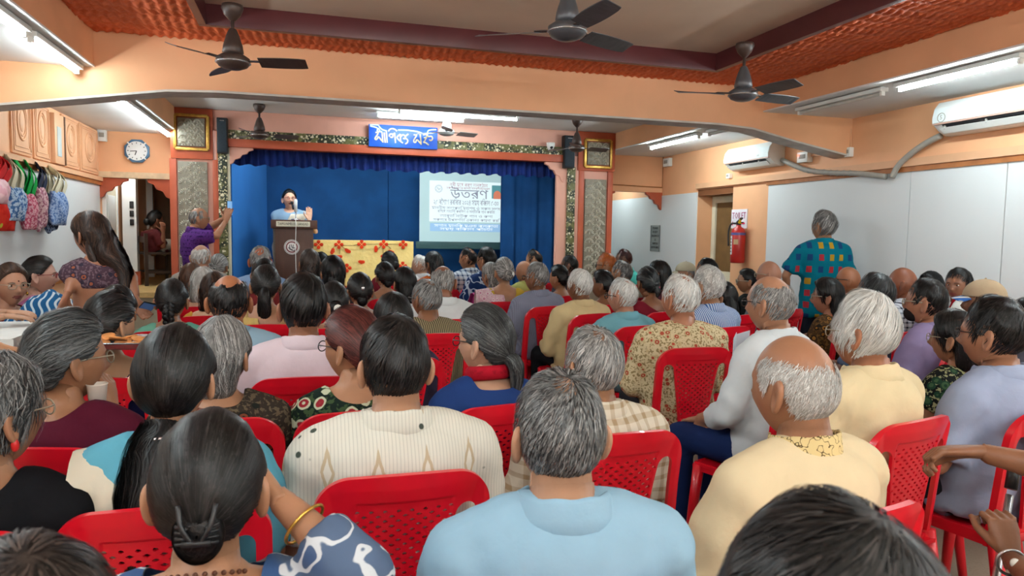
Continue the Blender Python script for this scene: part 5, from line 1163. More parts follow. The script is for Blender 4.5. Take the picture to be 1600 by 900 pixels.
    def post(V, Fq, Nn, NB=NB.copy(), nw=nw, nd=nd, amp=amp, sd=sd, SH=SH.copy(), kind=kind):
        q = V * 1.0; dv = np.sin(26 * q[:, 0] + 34 * q[:, 2] + sd[0] + 2 * np.sin(9 * q[:, 1] + sd[1])) * .5 + np.sin(-38 * q[:, 0] + 22 * q[:, 2] + sd[2] + 1.5 * np.sin(12 * q[:, 2])) * .4 + np.sin(60 * q[:, 2] + 14 * np.sin(6 * q[:, 0] + sd[3])) * .3
        wgt = .35 + .65 * np.clip((SH[2] + .02 - q[:, 2]) / .15, 0, 1); V = V + Nn * (amp * dv * wgt)[:, None]
        c = V[Fq].mean(1)
        if kind == 'shirt': return V, Fq[~((np.hypot(c[:, 0], c[:, 1] - NB[1] - .008) < nw) & (c[:, 2] > NB[2] - .035))]
        dl = ((c[:, 0] / nw) ** 2 + (np.maximum(NB[2] + .012 - c[:, 2], 0) / nd) ** 2) < 1
        dl |= (c[:, 2] > NB[2] + .004) & (np.abs(c[:, 0]) < nw)
        if kind != 'blouse': dl &= c[:, 2] > NB[2] - .012 * 1
        return V, Fq[~dl]
    cl.append(dict(name={'shirt': 'shirt', 'tee': 'tunic', 'kurta': 'tunic', 'blouse': 'blouse'}[kind], job=job(np.concatenate(g.v), g.f, V0, 2), mat=tm, post=post))
    if kind == 'shirt' and top.get('collar', True):
        cm = top.get('cmat', tm); K = 34; th2 = np.linspace(-2.45, 2.45, K) - pi / 2; pr = [(-.006, -.004), (-.005, .022), (-.001, .040), (.005, .043), (.011, .036), (.020, .010), (.028, -.012), (.026, -.014)]
        if top.get('band'): pr = [(-.006, -.006), (-.002, .044), (.003, .046), (.008, .006), (.016, -.012)]
        CV = []; c0 = NB + (0, .006, .004)
        for r_, z_ in pr:
            rx, ry = (nk + .014 + r_) * 1.04, (nk + .012 + r_); CV.append(np.stack([c0[0] + rx * np.cos(th2), c0[1] + ry * np.sin(th2), c0[2] + z_ - .022 * (1 + np.sin(th2)) * .6 + .0015 * np.sin(9 * th2)], -1))
        CV = np.concatenate(CV); m_ = len(pr); i, j = np.meshgrid(np.arange(m_ - 1), np.arange(K - 1), indexing='ij'); CF = np.stack([i * K + j, i * K + j + 1, (i + 1) * K + j + 1, (i + 1) * K + j], -1).reshape(-1, 4)
        cl.append(dict(name='collar', V=CV, F=CF, mat=cm))
    sari = top.get('sari')
    if sari:
        nu, nv = 16, 26; GV = []; side = top.get('over', -1); sx0, sx1 = top.get('srange', (.22, .04)); ex0, ex1 = top.get('erange', (.22, -.10))
        zb, ztp = hz - .02, SH[2] + .075; fs = -1 if top.get('front') else 1
        for b in range(nv):
            w_ = b / (nv - 1); w2 = max(0, (w_ - .22) / .78)
            for a in range(nu):
                u = a / (nu - 1)
                if w_ < .22:                                            # over the shoulder from the front
                    q = w_ / .22; ang = q * pi; x = side * (sx0 + (sx1 - sx0) * u); zz = SH[2] - .10 + .185 * math.sin(ang * .5 + .0) if q < .5 else SH[2] + .02 + .062 * math.sin(ang); zz = SH[2] + .068 * math.sin(max(0.05, ang)) - .06 * max(0, .35 - q) * 3
                    zz += .018 * (1 - u if sx0 > sx1 else u) * 0 - .05 * max(0, abs(x) - sw * .8) * 3 + .03 * max(0, .1 - abs(x)) * 3
                    y = SH[1] + (.085 - .17 * q) * (1.05); GV.append((x, y, zz))
                else:
                    z = SH[2] + .01 + (zb - SH[2]) * w2; x = side * ((sx0 + (ex0 - sx0) * w2) + ((sx1 + (ex1 - sx1) * w2) - (sx0 + (ex0 - sx0) * w2)) * u)
                    sidx = np.interp(z, sp[:, 2], np.arange(16)); aa = np.interp(sidx, np.arange(16), ra) + .03; bb = np.interp(sidx, np.arange(16), rb) + .022; yy = np.interp(sidx, np.arange(16), sp[:, 1])
                    y = yy - bb * math.sqrt(max(.02, 1 - min(1, (x / aa)) ** 2)) if abs(x) < aa else yy - .2 * bb; y -= .006 * math.sin(u * 22 + 3 * w2) + .004; y = min(y, SH[1] - .085 if w2 < .15 else y); GV.append((x, y, z))
        i, j = np.meshgrid(np.arange(nv - 1), np.arange(nu - 1), indexing='ij'); GF = np.stack([i * nu + j, i * nu + j + 1, (i + 1) * nu + j + 1, (i + 1) * nu + j], -1).reshape(-1, 4)
        GV = np.array(GV); GV[:, 1] = np.where(fs < 0, 2 * SH[1] - GV[:, 1] - .02, GV[:, 1]); cl.append(dict(name='sari_drape', V=GV, F=GF, mat=sari))
    lowm = low or fab('plain', (46, 46, 52)); g = MB()
    if (fem and not top.get('trousers')) or top.get('skirt'):
        if seated: g.tube([hip + (0, -.02, .0), hip + (0, .02, .045)], [(.185 * wide, .15), (.178 * wide, .145)], 20, up=(0, 1, 0)); g.tube([np.array([0, .0, hz]), np.array([0, .2, hz]), np.array([0, .37, hz - .01])], [(.185, .095), (.185, .085), (.18, .07)], 20, up=(0, 0, 1)); g.tube([np.array([0, .36, hz]), np.array([0, .35, .3]), np.array([0, .34, .06])], [(.18, .07), (.175, .075), (.18, .085)], 20, up=(0, 1, 0))
        else: g.tube([hip + (0, -.01, top.get('st', .09)), hip, hip * .5 + (0, .01, .02), np.array([0, .02, .05])], [(.165 * wide, .13), (.195 * wide, .15), (.19, .15), (.2, .17)], 22, up=(0, 1, 0))
        cl.append(dict(name='skirt', job=job(np.concatenate(g.v), g.f, V0 * 1.6, 2), mat=lowm))
    else:
        g.tube([hip + (0, -.0, -.02), hip + (0, 0, .06)], [(.172 * wide, .132), (.172 * wide, .135)], 20, up=(0, 1, 0))
        for H0, K0, A0 in LG: g.tube([H0, H0 * .5 + K0 * .5, K0], [.094, .082, .066], 14); g.ball(K0, .067, 10, 8); g.tube([K0, K0 * .5 + A0 * .5, A0 + (0, 0, .02)], [.065, .062, .056], 14)
        cl.append(dict(name='trousers', job=job(np.concatenate(g.v), g.f, V0 * 1.6, 2), mat=lowm))
    hv, hf, ht = make_hair(style, fem, lod, tone, ho)
    cl.append(dict(name='hair', V=HT(hv), F=hf, mat=hairmat(hc, *HM[hc]), tone=ht))
    small = []
    if specs:
        sm = paint(specs if isinstance(specs, str) else 'dark_spectacle_frame', C(150, 140, 120) if specs == 'gold_spectacle_frame' else C(150, 30, 40) if specs == 'red_spectacle_frame' else C(30, 28, 28), .3, .5); gq = MB(); tw = .0019 if near else .003
        for s in (-1, 1):
            a_ = np.linspace(0, 2 * pi, 21); gq.tube(np.stack([s * .033 + .0215 * np.cos(a_), .094 - .05 * np.abs(.0215 * np.cos(a_) * s + .033 - .033) + 0 * a_, .001 + .017 * np.sin(a_)], -1), tw, 6, up=(0, 1, 0), cap=False)
            gq.tube([(s * .054, .092, .008), (s * .07, .075, .010), (s * .0795, .01, .010), (s * .080, -.018, .004)], tw, 6)
        gq.tube([(-.0115, .095, .004), (0, .098, .007), (.0115, .095, .004)], tw, 6); small.append(('spectacles', HT(np.concatenate(gq.v)), gq.f, sm))
    if face:
        EW = paint('eye_white', C(222, 216, 208), .25, .5); EI = paint('eye_iris', C(36, 22, 16), .2, .5); EB = paint('eyebrow_hair', C(36, 28, 26), .7)
        for s in (-1, 1):
            gq = MB().ball((s * .031, .0675, .003), (.0125, .0115, .0062), 14, 10); small.append(('eye', HT(np.concatenate(gq.v)), gq.f, EW))
            gq = MB().ball((s * .031, .0765, .003), (.0054, .0042, .0056), 12, 8); small.append(('iris', HT(np.concatenate(gq.v)), gq.f, EI))
            gq = MB().tube(spline([(s * .016, .0885, .018), (s * .032, .0865, .0225), (s * .048, .0745, .0175)], 8), [.003, .003, .0035, .0035, .003, .003, .002, .0015], 6, flat=.5); small.append(('eyebrow', HT(np.concatenate(gq.v)), gq.f, EB))
    for e_ in (extra or []):
        nm, vv, ff, mt, space = e_; small.append((nm, HT(vv) if space == 'head' else np.asarray(vv), ff, mt))
    PEOPLE.append(dict(root=root, yaw=yaw, label=label, who=who, jb=jb, ex=ex, cl=cl, small=small, skin=skin(sk), seated=seated, chair=chair, cdx=chair_dx))
    return dict(root=root, yaw=yaw, NB=NB, SH=SH, HC=HC, AR=AR, HT=HT)
def L2v(q, yaw): return Rz(-yaw) @ np.array(q, float)
def smooth_rim(V, Fq, it=8):
    E = np.concatenate([Fq[:, [0, 1]], Fq[:, [1, 2]], Fq[:, [2, 3]], Fq[:, [3, 0]]]); key = np.sort(E, 1); u, inv, c = np.unique(key, axis=0, return_inverse=True, return_counts=True)
    b = u[c == 1]
    if not len(b): return V
    V = V.copy()
    for _ in range(it):
        acc = np.zeros_like(V); cnt = np.zeros(len(V)); np.add.at(acc, b[:, 0], V[b[:, 1]]); np.add.at(acc, b[:, 1], V[b[:, 0]]); np.add.at(cnt, b[:, 0], 1); np.add.at(cnt, b[:, 1], 1)
        m = cnt > 0; V[m] = .4 * V[m] + .6 * acc[m] / cnt[m][:, None]
    return V
def finish_people():
    R = run_jobs()
    for P in PEOPLE:
        V, Fq, _ = R[P['jb']]; vs = [V]; tri = [tuple(q) for q in Fq.tolist()]; mi = [0] * len(tri); nb = len(V)
        for e in P['ex']:
            if isinstance(e[0], str): v, f, _ = R[e[1]]; f = f.tolist(); c = None
            else: v, f, c = e
            vs.append(np.asarray(v)); tri += [tuple(int(i) + nb for i in q) for q in f]; mi += c if c else [0] * len(f); nb += len(v)
        b = mesh_obj('person', np.concatenate(vs), tri, [P['skin'], LIPS], None, True); b.data.polygons.foreach_set('material_index', np.array(mi, np.int32))
        b.location = P['root']; b.rotation_euler = (0, 0, P['yaw']); tag(b, P['label'], 'person')
        for c in P['cl']:
            if 'job' in c:
                v, f, nn = R[c['job']]
                if c.get('post'): v, f = c['post'](v, f, nn); v = smooth_rim(v, f)
            else: v, f = c['V'], c['F']
            o = mesh_obj(c['name'], v, f, c['mat'], b, True)
            if 'tone' in c: at = o.data.attributes.new('tone', 'FLOAT', 'POINT'); at.data.foreach_set('value', np.ascontiguousarray(c['tone'], np.float32))
        for nm, v, f, mt in P['small']: mesh_obj(nm, v, f, mt, b, True)
        if P['seated'] and P['chair']:
            q = Rz(P['yaw']) @ np.array([P['cdx'], 0, 0]); place_chair(P['root'][0] + q[0], P['root'][1] + q[1], P['yaw'], P['who'])
# ------------------------------------------------------------------ the audience
PL = lambda *c: fab('plain', *c)
FAIR, MID, TAN_, BRN, DRK = (206, 160, 132), (184, 134, 102), (170, 120, 88), (146, 98, 70), (112, 74, 54)
SH = lambda m, **k: dict(kind='shirt', mat=m, **k)
KU = lambda m, **k: dict(kind='kurta', mat=m, **k)
BL = lambda m, s=None, **k: dict(kind='blouse', mat=m, sari=s, sleeve=k.pop('sleeve', 'short'), **k)
def clip_at(p, r, mat, name='hair_clip'): g = MB().ball(p, r, 12, 8); return (name, np.concatenate(g.v), g.f, mat, 'head')
def claw(c):
    g = MB()
    for s in (-1, 1):
        g.tube(spline([(c[0] + s * .006, c[1] - .012, c[2] - .02), (c[0] + s * .02, c[1] - .014, c[2] + .005), (c[0] + s * .026, c[1] - .004, c[2] + .035)], 10), .0042, 6)
        for k in range(4): g.tube([(c[0] + s * .012, c[1] - .012, c[2] - .02 + k * .007), (c[0] + s * .030, c[1] - .004, c[2] - .022 + k * .009)], .0026, 6)
    g.bar((c[0] - .02, c[1] - .012, c[2] - .02), (c[0] + .02, c[1] - .012, c[2] - .02), .01, .008); return ('claw_clip', np.concatenate(g.v), g.f, BLACKP, 'head')
def cap_arrays(mat, brim, bmat, up=0.0):
    g = MB(); v, f = sphere_grid(28, 18); v = v.copy(); v[:, 2] = np.where(v[:, 2] < .02, .02 + .02 * v[:, 2], v[:, 2]); g.add(v * (.087, .109, .098) + (0, -.006, .034 + up), f); g.ball((0, -.006, .133 + up), .006, 8, 6)
    h = MB(); n = 13; V = []
    for j in range(5):
        for i in range(n): a = -1.05 + 2.1 * i / (n - 1); r = j / 4; V.append((math.sin(a) * (.084 + .006 * r), .070 + math.cos(a) * .035 - .02 + r * brim * math.cos(a * .8), .038 + up - .018 * r - .014 * a * a))
    V = np.array(V); q = [(j * n + i, j * n + i + 1, (j + 1) * n + i + 1, (j + 1) * n + i) for j in range(4) for i in range(n - 1)]; h.add(V, q); h.add(V - (0, 0, .004), [c[::-1] for c in q])
    return [('cap', np.concatenate(g.v), g.f, mat, 'head'), ('cap_brim', np.concatenate(h.v), h.f, bmat, 'head')]
def beads(NB, mat, r=.068):
    g = MB()
    for k in range(30): a = 2 * pi * k / 30; g.ball((r * math.cos(a), NB[1] + .012 + r * .95 * math.sin(a), NB[2] + .0 - .03 * math.sin(a)), .0042, 6, 5)
    return g
EARR = paint('gold_jewellery', C(214, 170, 80), .25, .5, .8); PEARL = paint('pearl_white', C(232, 228, 218), .25, .5); SILVC = paint('silver_clip', C(210, 210, 212), .25, .6, .8)

# -- the row right before the camera
person(22, 850, .66, 'blurred grey-black head at the lower corner below the woman in black', 'blurred head in the lower corner', hair=('short', 'dark', .35), top=SH(PL((40, 40, 44))), yaw=5, hyaw=0)
person(-12, 548, 1.74, 'woman in black with curly grey-black hair and red earring at the picture edge', 'woman in black at the picture edge', True, ('bob', 'salt', .3), MID, KU(PL((14, 14, 18)), sleeve='three'), yaw=-12, hyaw=-28, specs='gold_spectacle_frame', wide=1.12, hopts=dict(thick=.02, jit=.3, lift=.012, top=.2),
       extra=[clip_at((.084, -.012, -.052), (.008, .008, .014), paint('red_enamel', C(190, 40, 40), .3), 'earring')])
P3 = person(325, 645, 1.20, 'woman with sleek black hair in a claw clip, blue batik wrap, one elbow raised', 'woman with the claw clip', True, ('bun', 'black', .22), MID, KU(fab('batik', (86, 104, 132), (214, 218, 222), (58, 86, 130), s=.62), sleeve='three', neck=(.085, .085)), low=PL((60, 80, 116)), yaw=-2, hyaw=0, pitch=6, hs=.98, wide=1.1,
       arms={'R': (atY(566, 905, 1.10), atY(428, 772, 1.22), dict(d=tuple(atY(396, 728, 1.28) - atY(428, 772, 1.22)), pn=(-1, .4, 0), curl=.4))}, hopts=dict(thick=.012, tgt=(0, -1, -.35), bun=(0, -.098, -.042), bunr=(.036, .016, .044), jit=.03, len=.085), extra=[claw((0, -.106, -.03))])
g = beads(P3['NB'], paint('brown_beads', C(84, 50, 34), .4), .064); PEOPLE[-1]['small'].append(('necklace', np.concatenate(g.v), g.f, paint('brown_beads', C(84, 50, 34), .4)))
person(875, 578, 1.24, 'man in a pale blue polo shirt with cropped grey-black hair thin at the crown', 'man in the pale blue polo', hair=('thin', 'salt', .34), sk=(190, 142, 112), top=SH(PL((152, 188, 210))), yaw=-6, hyaw=0, hs=1.0, wide=1.0, hopts=dict(thick=.009, len=.022, jit=.16, lift=.004), low=PL((60, 62, 70)))
person(1243, 524, 1.40, 'balding man with white stubble hair in a cream kurta with embroidered collar', 'man in the embroidered cream kurta', hair=('bald', 'white', .3), sk=(166, 116, 86), top=SH(PL((228, 208, 170)), cmat=fab('batik', (222, 196, 140), (96, 78, 52), s=.16), band=True), yaw=10, hyaw=8, pitch=2, hs=1.07, hopts=dict(thick=.003, len=.013, jit=.22, n=9000, w=.0006), low=PL((220, 214, 200)))
person(1297, 786, .47, 'large out-of-focus black head rising from the bottom edge', 'out-of-focus black head', hair=('short', 'black', .3), top=SH(PL((50, 40, 40))), yaw=4, hyaw=0, hs=1.12)
WATCH = MB()
A7 = person(0, 0, 1.0, 'man beyond the picture edge gripping a walking stick, green checked sleeve', 'man with the walking stick', xy=(1.93, .98, 1.20), hair=('short', 'salt', .3), sk=BRN, top=SH(fab('check', (196, 214, 206), (110, 140, 128), s=.4), sleeve='half'), yaw=35, hyaw=-10,
       arms={'L': (atY(1700, 748, 1.30), atY(1530, 706, 1.48), dict(d=tuple(atY(1470, 706, 1.53) - atY(1530, 706, 1.48)), pn=(.15, -.35, -1), curl=.8, sc=1.1, thumb=.9)), 'R': (atY(1668, 968, 1.12), atY(1580, 870, 1.40), dict(d=(.04, .40, .9), pn=(.25, 1, -.1), curl=1.15, thumb=1.2, sc=1.05))})

# -- second row
person(272, 508, 1.78, 'woman with long straight black hair clasped at the nape, cream stole over turquoise', 'woman in the cream stole', True, ('pony', 'black', .2), MID, KU(PL((96, 168, 190)), sleeve='half', sari=PL((222, 212, 190)), over=-1, srange=(.20, -.02), erange=(.21, -.06)), low=PL((80, 150, 170)), yaw=2, hyaw=-8, hs=.97, hopts=dict(thick=.015, tgt=(0, -.9, -.7), tail=[(0, -.085, -.085), (-.004, -.125, -.13), (-.02, -.18, -.22), (-.035, -.215, -.38)], tailr=[(.05, .026), (.066, .030), (.06, .028), (.02, .014)], wav=.2, jit=.04, len=.09),
       extra=[('hair_clasp', *(lambda g: (np.concatenate(g.v), g.f))(MB().tube(spline([(-.05, -.112, -.105), (-.02, -.136, -.105), (.02, -.136, -.102), (.055, -.112, -.10)], 14), .004, 6).tube(spline([(-.045, -.114, -.113), (0, -.14, -.116), (.05, -.114, -.110)], 12), .003, 6)), SILVC, 'head')])
person(617, 494, 1.86, 'man in a cream ikat print shirt with receding black hair and big ears', 'man in the ikat shirt', hair=('short', 'black', .3), sk=(196, 144, 112), top=SH(fab('ikat', (226, 222, 208), (196, 178, 148), (150, 150, 140), (70, 78, 70))), yaw=0, hyaw=2, wide=1.1, hs=1.05, hopts=dict(thick=.013, len=.04, jit=.14, lift=.004))
person(927, 509, 2.06, 'man with grey-white cropped hair in a beige checked shirt', 'man in the beige check shirt', hair=('thin', 'grey', .45), sk=TAN_, top=SH(fab('check', (222, 212, 192), (172, 148, 116), s=1.2)), yaw=2, hyaw=6, hs=1.03, hopts=dict(thick=.012, len=.03, lift=.004, jit=.16))
person(1349, 456, 1.98, 'man with thick swept-back white hair and glasses in a cream shirt', 'white haired man in the cream shirt', hair=('short', 'white', .55), sk=(178, 118, 86), top=SH(PL((234, 214, 172))), yaw=14, hyaw=12, specs='gold_spectacle_frame', hs=1.04, wide=1.05, hopts=dict(thick=.020, len=.075, jit=.1, lift=.006, top=.7))
person(1552, 463, 2.0, 'man with black hair and rimmed glasses in a pale blue-grey shirt by the picture edge', 'man in the blue-grey shirt', hair=('short', 'black', .25), sk=(176, 122, 92), top=SH(PL((166, 178, 206))), yaw=12, hyaw=10, specs=True, hs=1.06, wide=1.06, hopts=dict(thick=.019, len=.032, jit=.12, lift=.003))
person(1492, 484, 2.55, 'woman with black hair in a black leafy print blouse beside the man in blue-grey', 'woman in the leafy black blouse', True, ('bob', 'black', .25), TAN_, KU(fab('floral', (18, 20, 20), (60, 90, 60), (30, 60, 44), (150, 150, 110)), sleeve='cap'), yaw=10, hyaw=12, specs='gold_spectacle_frame', hopts=dict(thick=.018))
# -- third row
person(107, 486, 2.28, 'woman in maroon with pinned grey hair holding a paper cup', 'woman in maroon', True, ('bun', 'iron', .42), TAN_, KU(PL((84, 18, 40)), sleeve='short', neck=(.06, .03)), yaw=-14, hyaw=-38, specs='gold_spectacle_frame', wide=1.12, hs=1.02, arms={'R': (atY(186, 705, 2.24), atY(176, 640, 2.30), dict(d=(-.22, .30, .92), pn=(-1, .3, 0), curl=.55, thumb=.9))},
       hopts=dict(thick=.02, bun=(-.02, -.10, -.03), bunr=(.036, .02, .036), tgt=(-.2, -1, -.3), jit=.16, lift=.008))
person(347, 494, 2.48, 'woman with straight grey hair and a dark printed shawl', 'woman in the printed shawl', True, ('bob', 'grey', .3), MID, KU(fab('floral', (52, 44, 38), (120, 66, 44), (30, 34, 30), (96, 84, 66), s=.8), sleeve='three'), yaw=-4, hyaw=-14, hs=1.0, wide=1.05, hopts=dict(thick=.015, jit=.04, len=.09, locks=[([(0, -.055, .02), (0, -.068, -.05), (0, -.066, -.10), (0, -.06, -.125)], [(.074, .045), (.078, .048), (.066, .04), (.045, .024)])]))
person(549, 480, 2.48, 'woman with reddish-brown hair and glasses in a black floral blouse', 'woman in the black floral blouse', True, ('bun', 'red', .4), MID, BL(fab('floral', (20, 34, 28), (150, 40, 50), (196, 200, 170), (60, 80, 50)), sleeve='half', neck=(.085, .045)), low=PL((30, 50, 44)), yaw=6, hyaw=42, specs=True, hs=1.04, hopts=dict(thick=.017, bun=(.0, -.09, -.055), bunr=(.04, .018, .03), tgt=(0, -1, -.5), jit=.06))
person(757, 476, 2.46, 'woman in profile with a dark ponytail, navy dress and red scarf', 'woman with the red scarf', True, ('pony', 'iron', .25), FAIR, KU(PL((34, 62, 120)), sleeve='short'), low=PL((30, 50, 100)), yaw=10, hyaw=32, specs=True, hs=1.04, hopts=dict(thick=.016, tgt=(.0, -1, -.35), tail=[(0, -.09, -.04), (.005, -.125, -.06), (.01, -.13, -.12), (.01, -.115, -.24)], tailr=[(.022, .02), (.030, .026), (.027, .02), (.006, .006)], wav=.2, jit=.03, len=.09),
       extra=[('scarf', *(lambda g: (np.concatenate(g.v), g.f))(MB().tube([(.068 * math.cos(a), -.045 + .066 * math.sin(a), .955 - .012 * math.sin(a)) for a in np.linspace(0, 2 * pi, 25)], [(.014, .026)] * 25, 8, cap=False)), fab('weave', (176, 20, 40), (150, 16, 34)), 'body')])
person(1063, 427, 3.42, 'white haired balding man in a beige paisley kurta', 'man in the paisley kurta', hair=('thin', 'white', .62), sk=(190, 130, 100), top=SH(fab('floral', (222, 204, 164), (176, 72, 54), (206, 184, 140), (150, 130, 90), s=.7), sleeve='long', collar=False), yaw=-2, hyaw=20, hs=1.12, wide=1.12, hopts=dict(thick=.010, len=.03, jit=.14))
person(1204, 431, 2.66, 'bald man with glasses in a white shirt and navy trousers by the gap', 'bald man in the white shirt', hair=('fringe', 'grey', .35), sk=(186, 134, 104), top=SH(PL((226, 234, 238)), sleeve='three'), low=PL((24, 42, 88)), yaw=22, hyaw=2, specs=True, hs=1.08, hopts=dict(thick=.005, len=.02))
# -- middle rows, bag side first
person(172, 455, 3.2, 'woman with glossy black hair and bare upper back before the tray', 'woman with the bare back', True, ('bun', 'black', .25), (196, 150, 116), BL(PL((26, 30, 70)), PL((26, 30, 72)), neck=(.12, .2), over=1, srange=(.24, .10), erange=(.26, .06)), yaw=-6, hyaw=-30, hs=1.02, hopts=dict(thick=.018, bun=(0, -.1, -.06), bunr=(.05, .022, .036)))
person(182, 446, 3.92, 'woman with black hair half hidden behind the bare-backed woman', 'half hidden black haired woman', True, ('bob', 'black', .25), TAN_, BL(PL((60, 50, 60)), PL((70, 40, 60))), yaw=0)
person(268, 436, 4.5, 'woman with a black plait in a sea-green blouse', 'woman with the plait', True, ('braid', 'black', .3), TAN_, BL(PL((110, 172, 150)), None, neck=(.075, .06)), low=PL((90, 150, 130)), yaw=0, hyaw=0, hopts=dict(thick=.014, tail=[(0, -.10, -.02), (0, -.118, -.07), (0, -.105, -.14), (0, -.09, -.24)]))
person(358, 429, 3.36, 'bald-crowned man with a dark fringe of hair in a light blue shirt', 'bald-crowned man in light blue', hair=('fringe', 'black', .3), sk=(176, 112, 76), top=SH(PL((160, 190, 208))), yaw=0, hyaw=0, wide=1.02, hs=1.06, hopts=dict(thick=.009, len=.02))
person(474, 427, 3.06, 'man with thick black hair in a pale pink shirt', 'man in pale pink', hair=('short', 'black', .18), sk=(166, 112, 86), top=SH(PL((232, 212, 220))), yaw=0, hyaw=0, wide=1.02, hs=1.12, hopts=dict(thick=.016, len=.045))
person(415, 414, 4.7, 'woman with a bushy black ponytail and yellow-edged sari', 'woman with the bushy ponytail', True, ('pony', 'black', .28), MID, BL(PL((196, 160, 110)), PL((210, 180, 110)), neck=(.11, .16)), hs=1.02, hopts=dict(thick=.014, tail=[(0, -.10, -.01), (0, -.135, -.05), (0, -.13, -.14), (0, -.10, -.26)], tailr=[(.02, .02), (.036, .03), (.042, .03), (.02, .015)], wav=.4))
person(521, 440, 4.46, 'woman with a white flower in her black bun and red print sari', 'woman with the white flower', True, ('bun', 'black', .2), TAN_, BL(fab('floral', (190, 44, 26), (226, 150, 80), (220, 214, 190), (206, 70, 40)), fab('floral', (196, 50, 30), (230, 160, 90), (226, 220, 200), (210, 70, 40))), extra=[clip_at((.01, -.15, -.02), (.026, .010, .026), PEARL, 'hair_flower')], hopts=dict(thick=.015))
person(562, 426, 5.05, 'woman with a smooth black head and H-shaped silver clip', 'woman with the silver clip', True, ('bun', 'black', .2), TAN_, BL(PL((120, 60, 50)), PL((150, 60, 60)), neck=(.11, .14)), extra=[clip_at((.0, -.116, .03), (.012, .006, .014), SILVC)], hopts=dict(thick=.015, bun=(0, -.095, -.055), bunr=(.035, .018, .04)))
person(614, 457, 3.4, 'person with smooth black bobbed hair sitting low behind the ikat shirt man', 'black bobbed person', True, ('bob', 'black', .25), TAN_, KU(PL((60, 50, 70))), hs=1.0, hopts=dict(thick=.018))
person(666, 435, 4.15, 'man with thin grey hair and glasses in a brown striped kurta', 'man in the brown striped kurta', hair=('thin', 'salt', .5), sk=BRN, top=SH(fab('vstripe', (150, 136, 104), (66, 58, 46), s=.55), sleeve='long', collar=False), hyaw=24, specs=True, hs=1.02, hopts=dict(thick=.007))
person(692, 415, 4.78, 'man with cropped grey hair bowing his bare brown crown, white shirt', 'bowed man in white', hair=('fringe', 'grey', .4), sk=(150, 98, 72), top=SH(PL((222, 226, 226))), hyaw=-20, pitch=14, hs=1.04, hopts=dict(thick=.006))
person(787, 402, 5.9, 'woman with a grey bun and pearl clip, pink and yellow sari', 'woman with the pearl clip', True, ('bun', 'grey', .35), MID, BL(PL((206, 170, 60)), fab('floral', (226, 196, 200), (200, 120, 150), (240, 226, 226), (214, 160, 176), s=.7), neck=(.10, .14), over=-1, srange=(.25, .02), erange=(.28, -.05)), extra=[clip_at((.03, -.135, -.01), (.018, .01, .022), PEARL)], yaw=-6, hopts=dict(thick=.013))
person(767, 410, 6.35, 'grey haired woman just showing behind the pearl clip woman', 'grey haired woman behind the pearl clip', True, ('bob', 'grey', .4), MID, BL(PL((170, 40, 110)), PL((180, 50, 120))))
person(838, 409, 5.5, 'man with wavy grey hair and glasses in a blue-grey shirt', 'man in the blue-grey stripe shirt', hair=('short', 'grey', .35), sk=BRN, top=SH(fab('stripe', (128, 132, 152), (140, 144, 164))), hyaw=26, specs=True, hs=1.04)
person(905, 420, 4.95, 'white haired man in a butter yellow shirt', 'man in butter yellow', hair=('short', 'white', .6), sk=BRN, top=SH(PL((224, 200, 150)), sleeve='long'), hyaw=16, hs=1.04, low=PL((26, 28, 32)), wide=1.05)
person(972, 433, 4.27, 'white haired man with dark glasses in a sky-teal shirt', 'man in sky teal', hair=('thin', 'white', .6), sk=(200, 142, 116), top=SH(PL((120, 178, 190))), hyaw=22, specs=True, hs=1.02)
person(1012, 417, 5.0, 'woman with dark hair and a pink bobble in a maroon blouse', 'woman with the pink bobble', True, ('pony', 'iron', .15), BRN, BL(PL((120, 24, 40)), None, neck=(.10, .1)), hyaw=-14, extra=[clip_at((.03, -.11, -.03), (.02, .014, .012), paint('pink_bobble', C(206, 70, 120), .6), 'hair_band')], hopts=dict(tail=[(.02, -.1, -.02), (.03, -.115, -.06), (.03, -.10, -.10)], tailr=[(.02, .02), (.026, .02), (.008, .008)]))
person(1106, 415, 4.12, 'man with curly white hair in a blue and white striped shirt', 'man in the blue striped shirt', hair=('short', 'white', .45), sk=MID, top=SH(fab('stripe', (200, 212, 228), (66, 104, 166))), hyaw=6, hs=1.08, hopts=dict(thick=.018, jit=.5, lift=.006))
person(1131, 440, 4.72, 'woman with long black hair behind the striped shirt man', 'long haired woman behind the stripes', True, ('long', 'black', .15), TAN_, KU(PL((60, 30, 34))), hopts=dict(locks=[([(0, -.055, .02), (0, -.075, -.08), (0, -.1, -.2), (0, -.11, -.32)], [(.078, .045), (.086, .05), (.08, .03), (.05, .02)])]))
person(1167, 420, 6.15, 'woman in black with a white bangle leaning on her hand', 'woman in black by the pier', True, ('bun', 'black', .2), TAN_, KU(PL((26, 30, 30)), sleeve='short'), hyaw=35, specs='gold_spectacle_frame')
person(1202, 407, 5.0, 'bald man with a rim of grey stubble in a grey shirt below the extinguisher', 'bald man in grey', hair=('bald', 'grey', .3), sk=(178, 124, 98), top=SH(PL((150, 158, 166))), hyaw=14, specs='gold_spectacle_frame', hs=1.04)
person(1293, 434, 4.36, 'woman in profile with short black hair and a brown print dress', 'woman in the brown print dress', True, ('bob', 'black', .22), (176, 120, 92), KU(fab('floral', (70, 46, 22), (150, 100, 40), (30, 24, 18), (110, 76, 34)), sleeve='half'), yaw=22, hyaw=24, specs='gold_spectacle_frame', hs=1.06, hopts=dict(thick=.02))
person(1326, 416, 5.0, 'bald brown-headed man with glasses in front of the standing man', 'bald man before the standing man', hair=('bald', 'dark', .3), sk=(166, 106, 72), top=SH(PL((196, 150, 140))), hyaw=16, specs=True, hs=1.04)
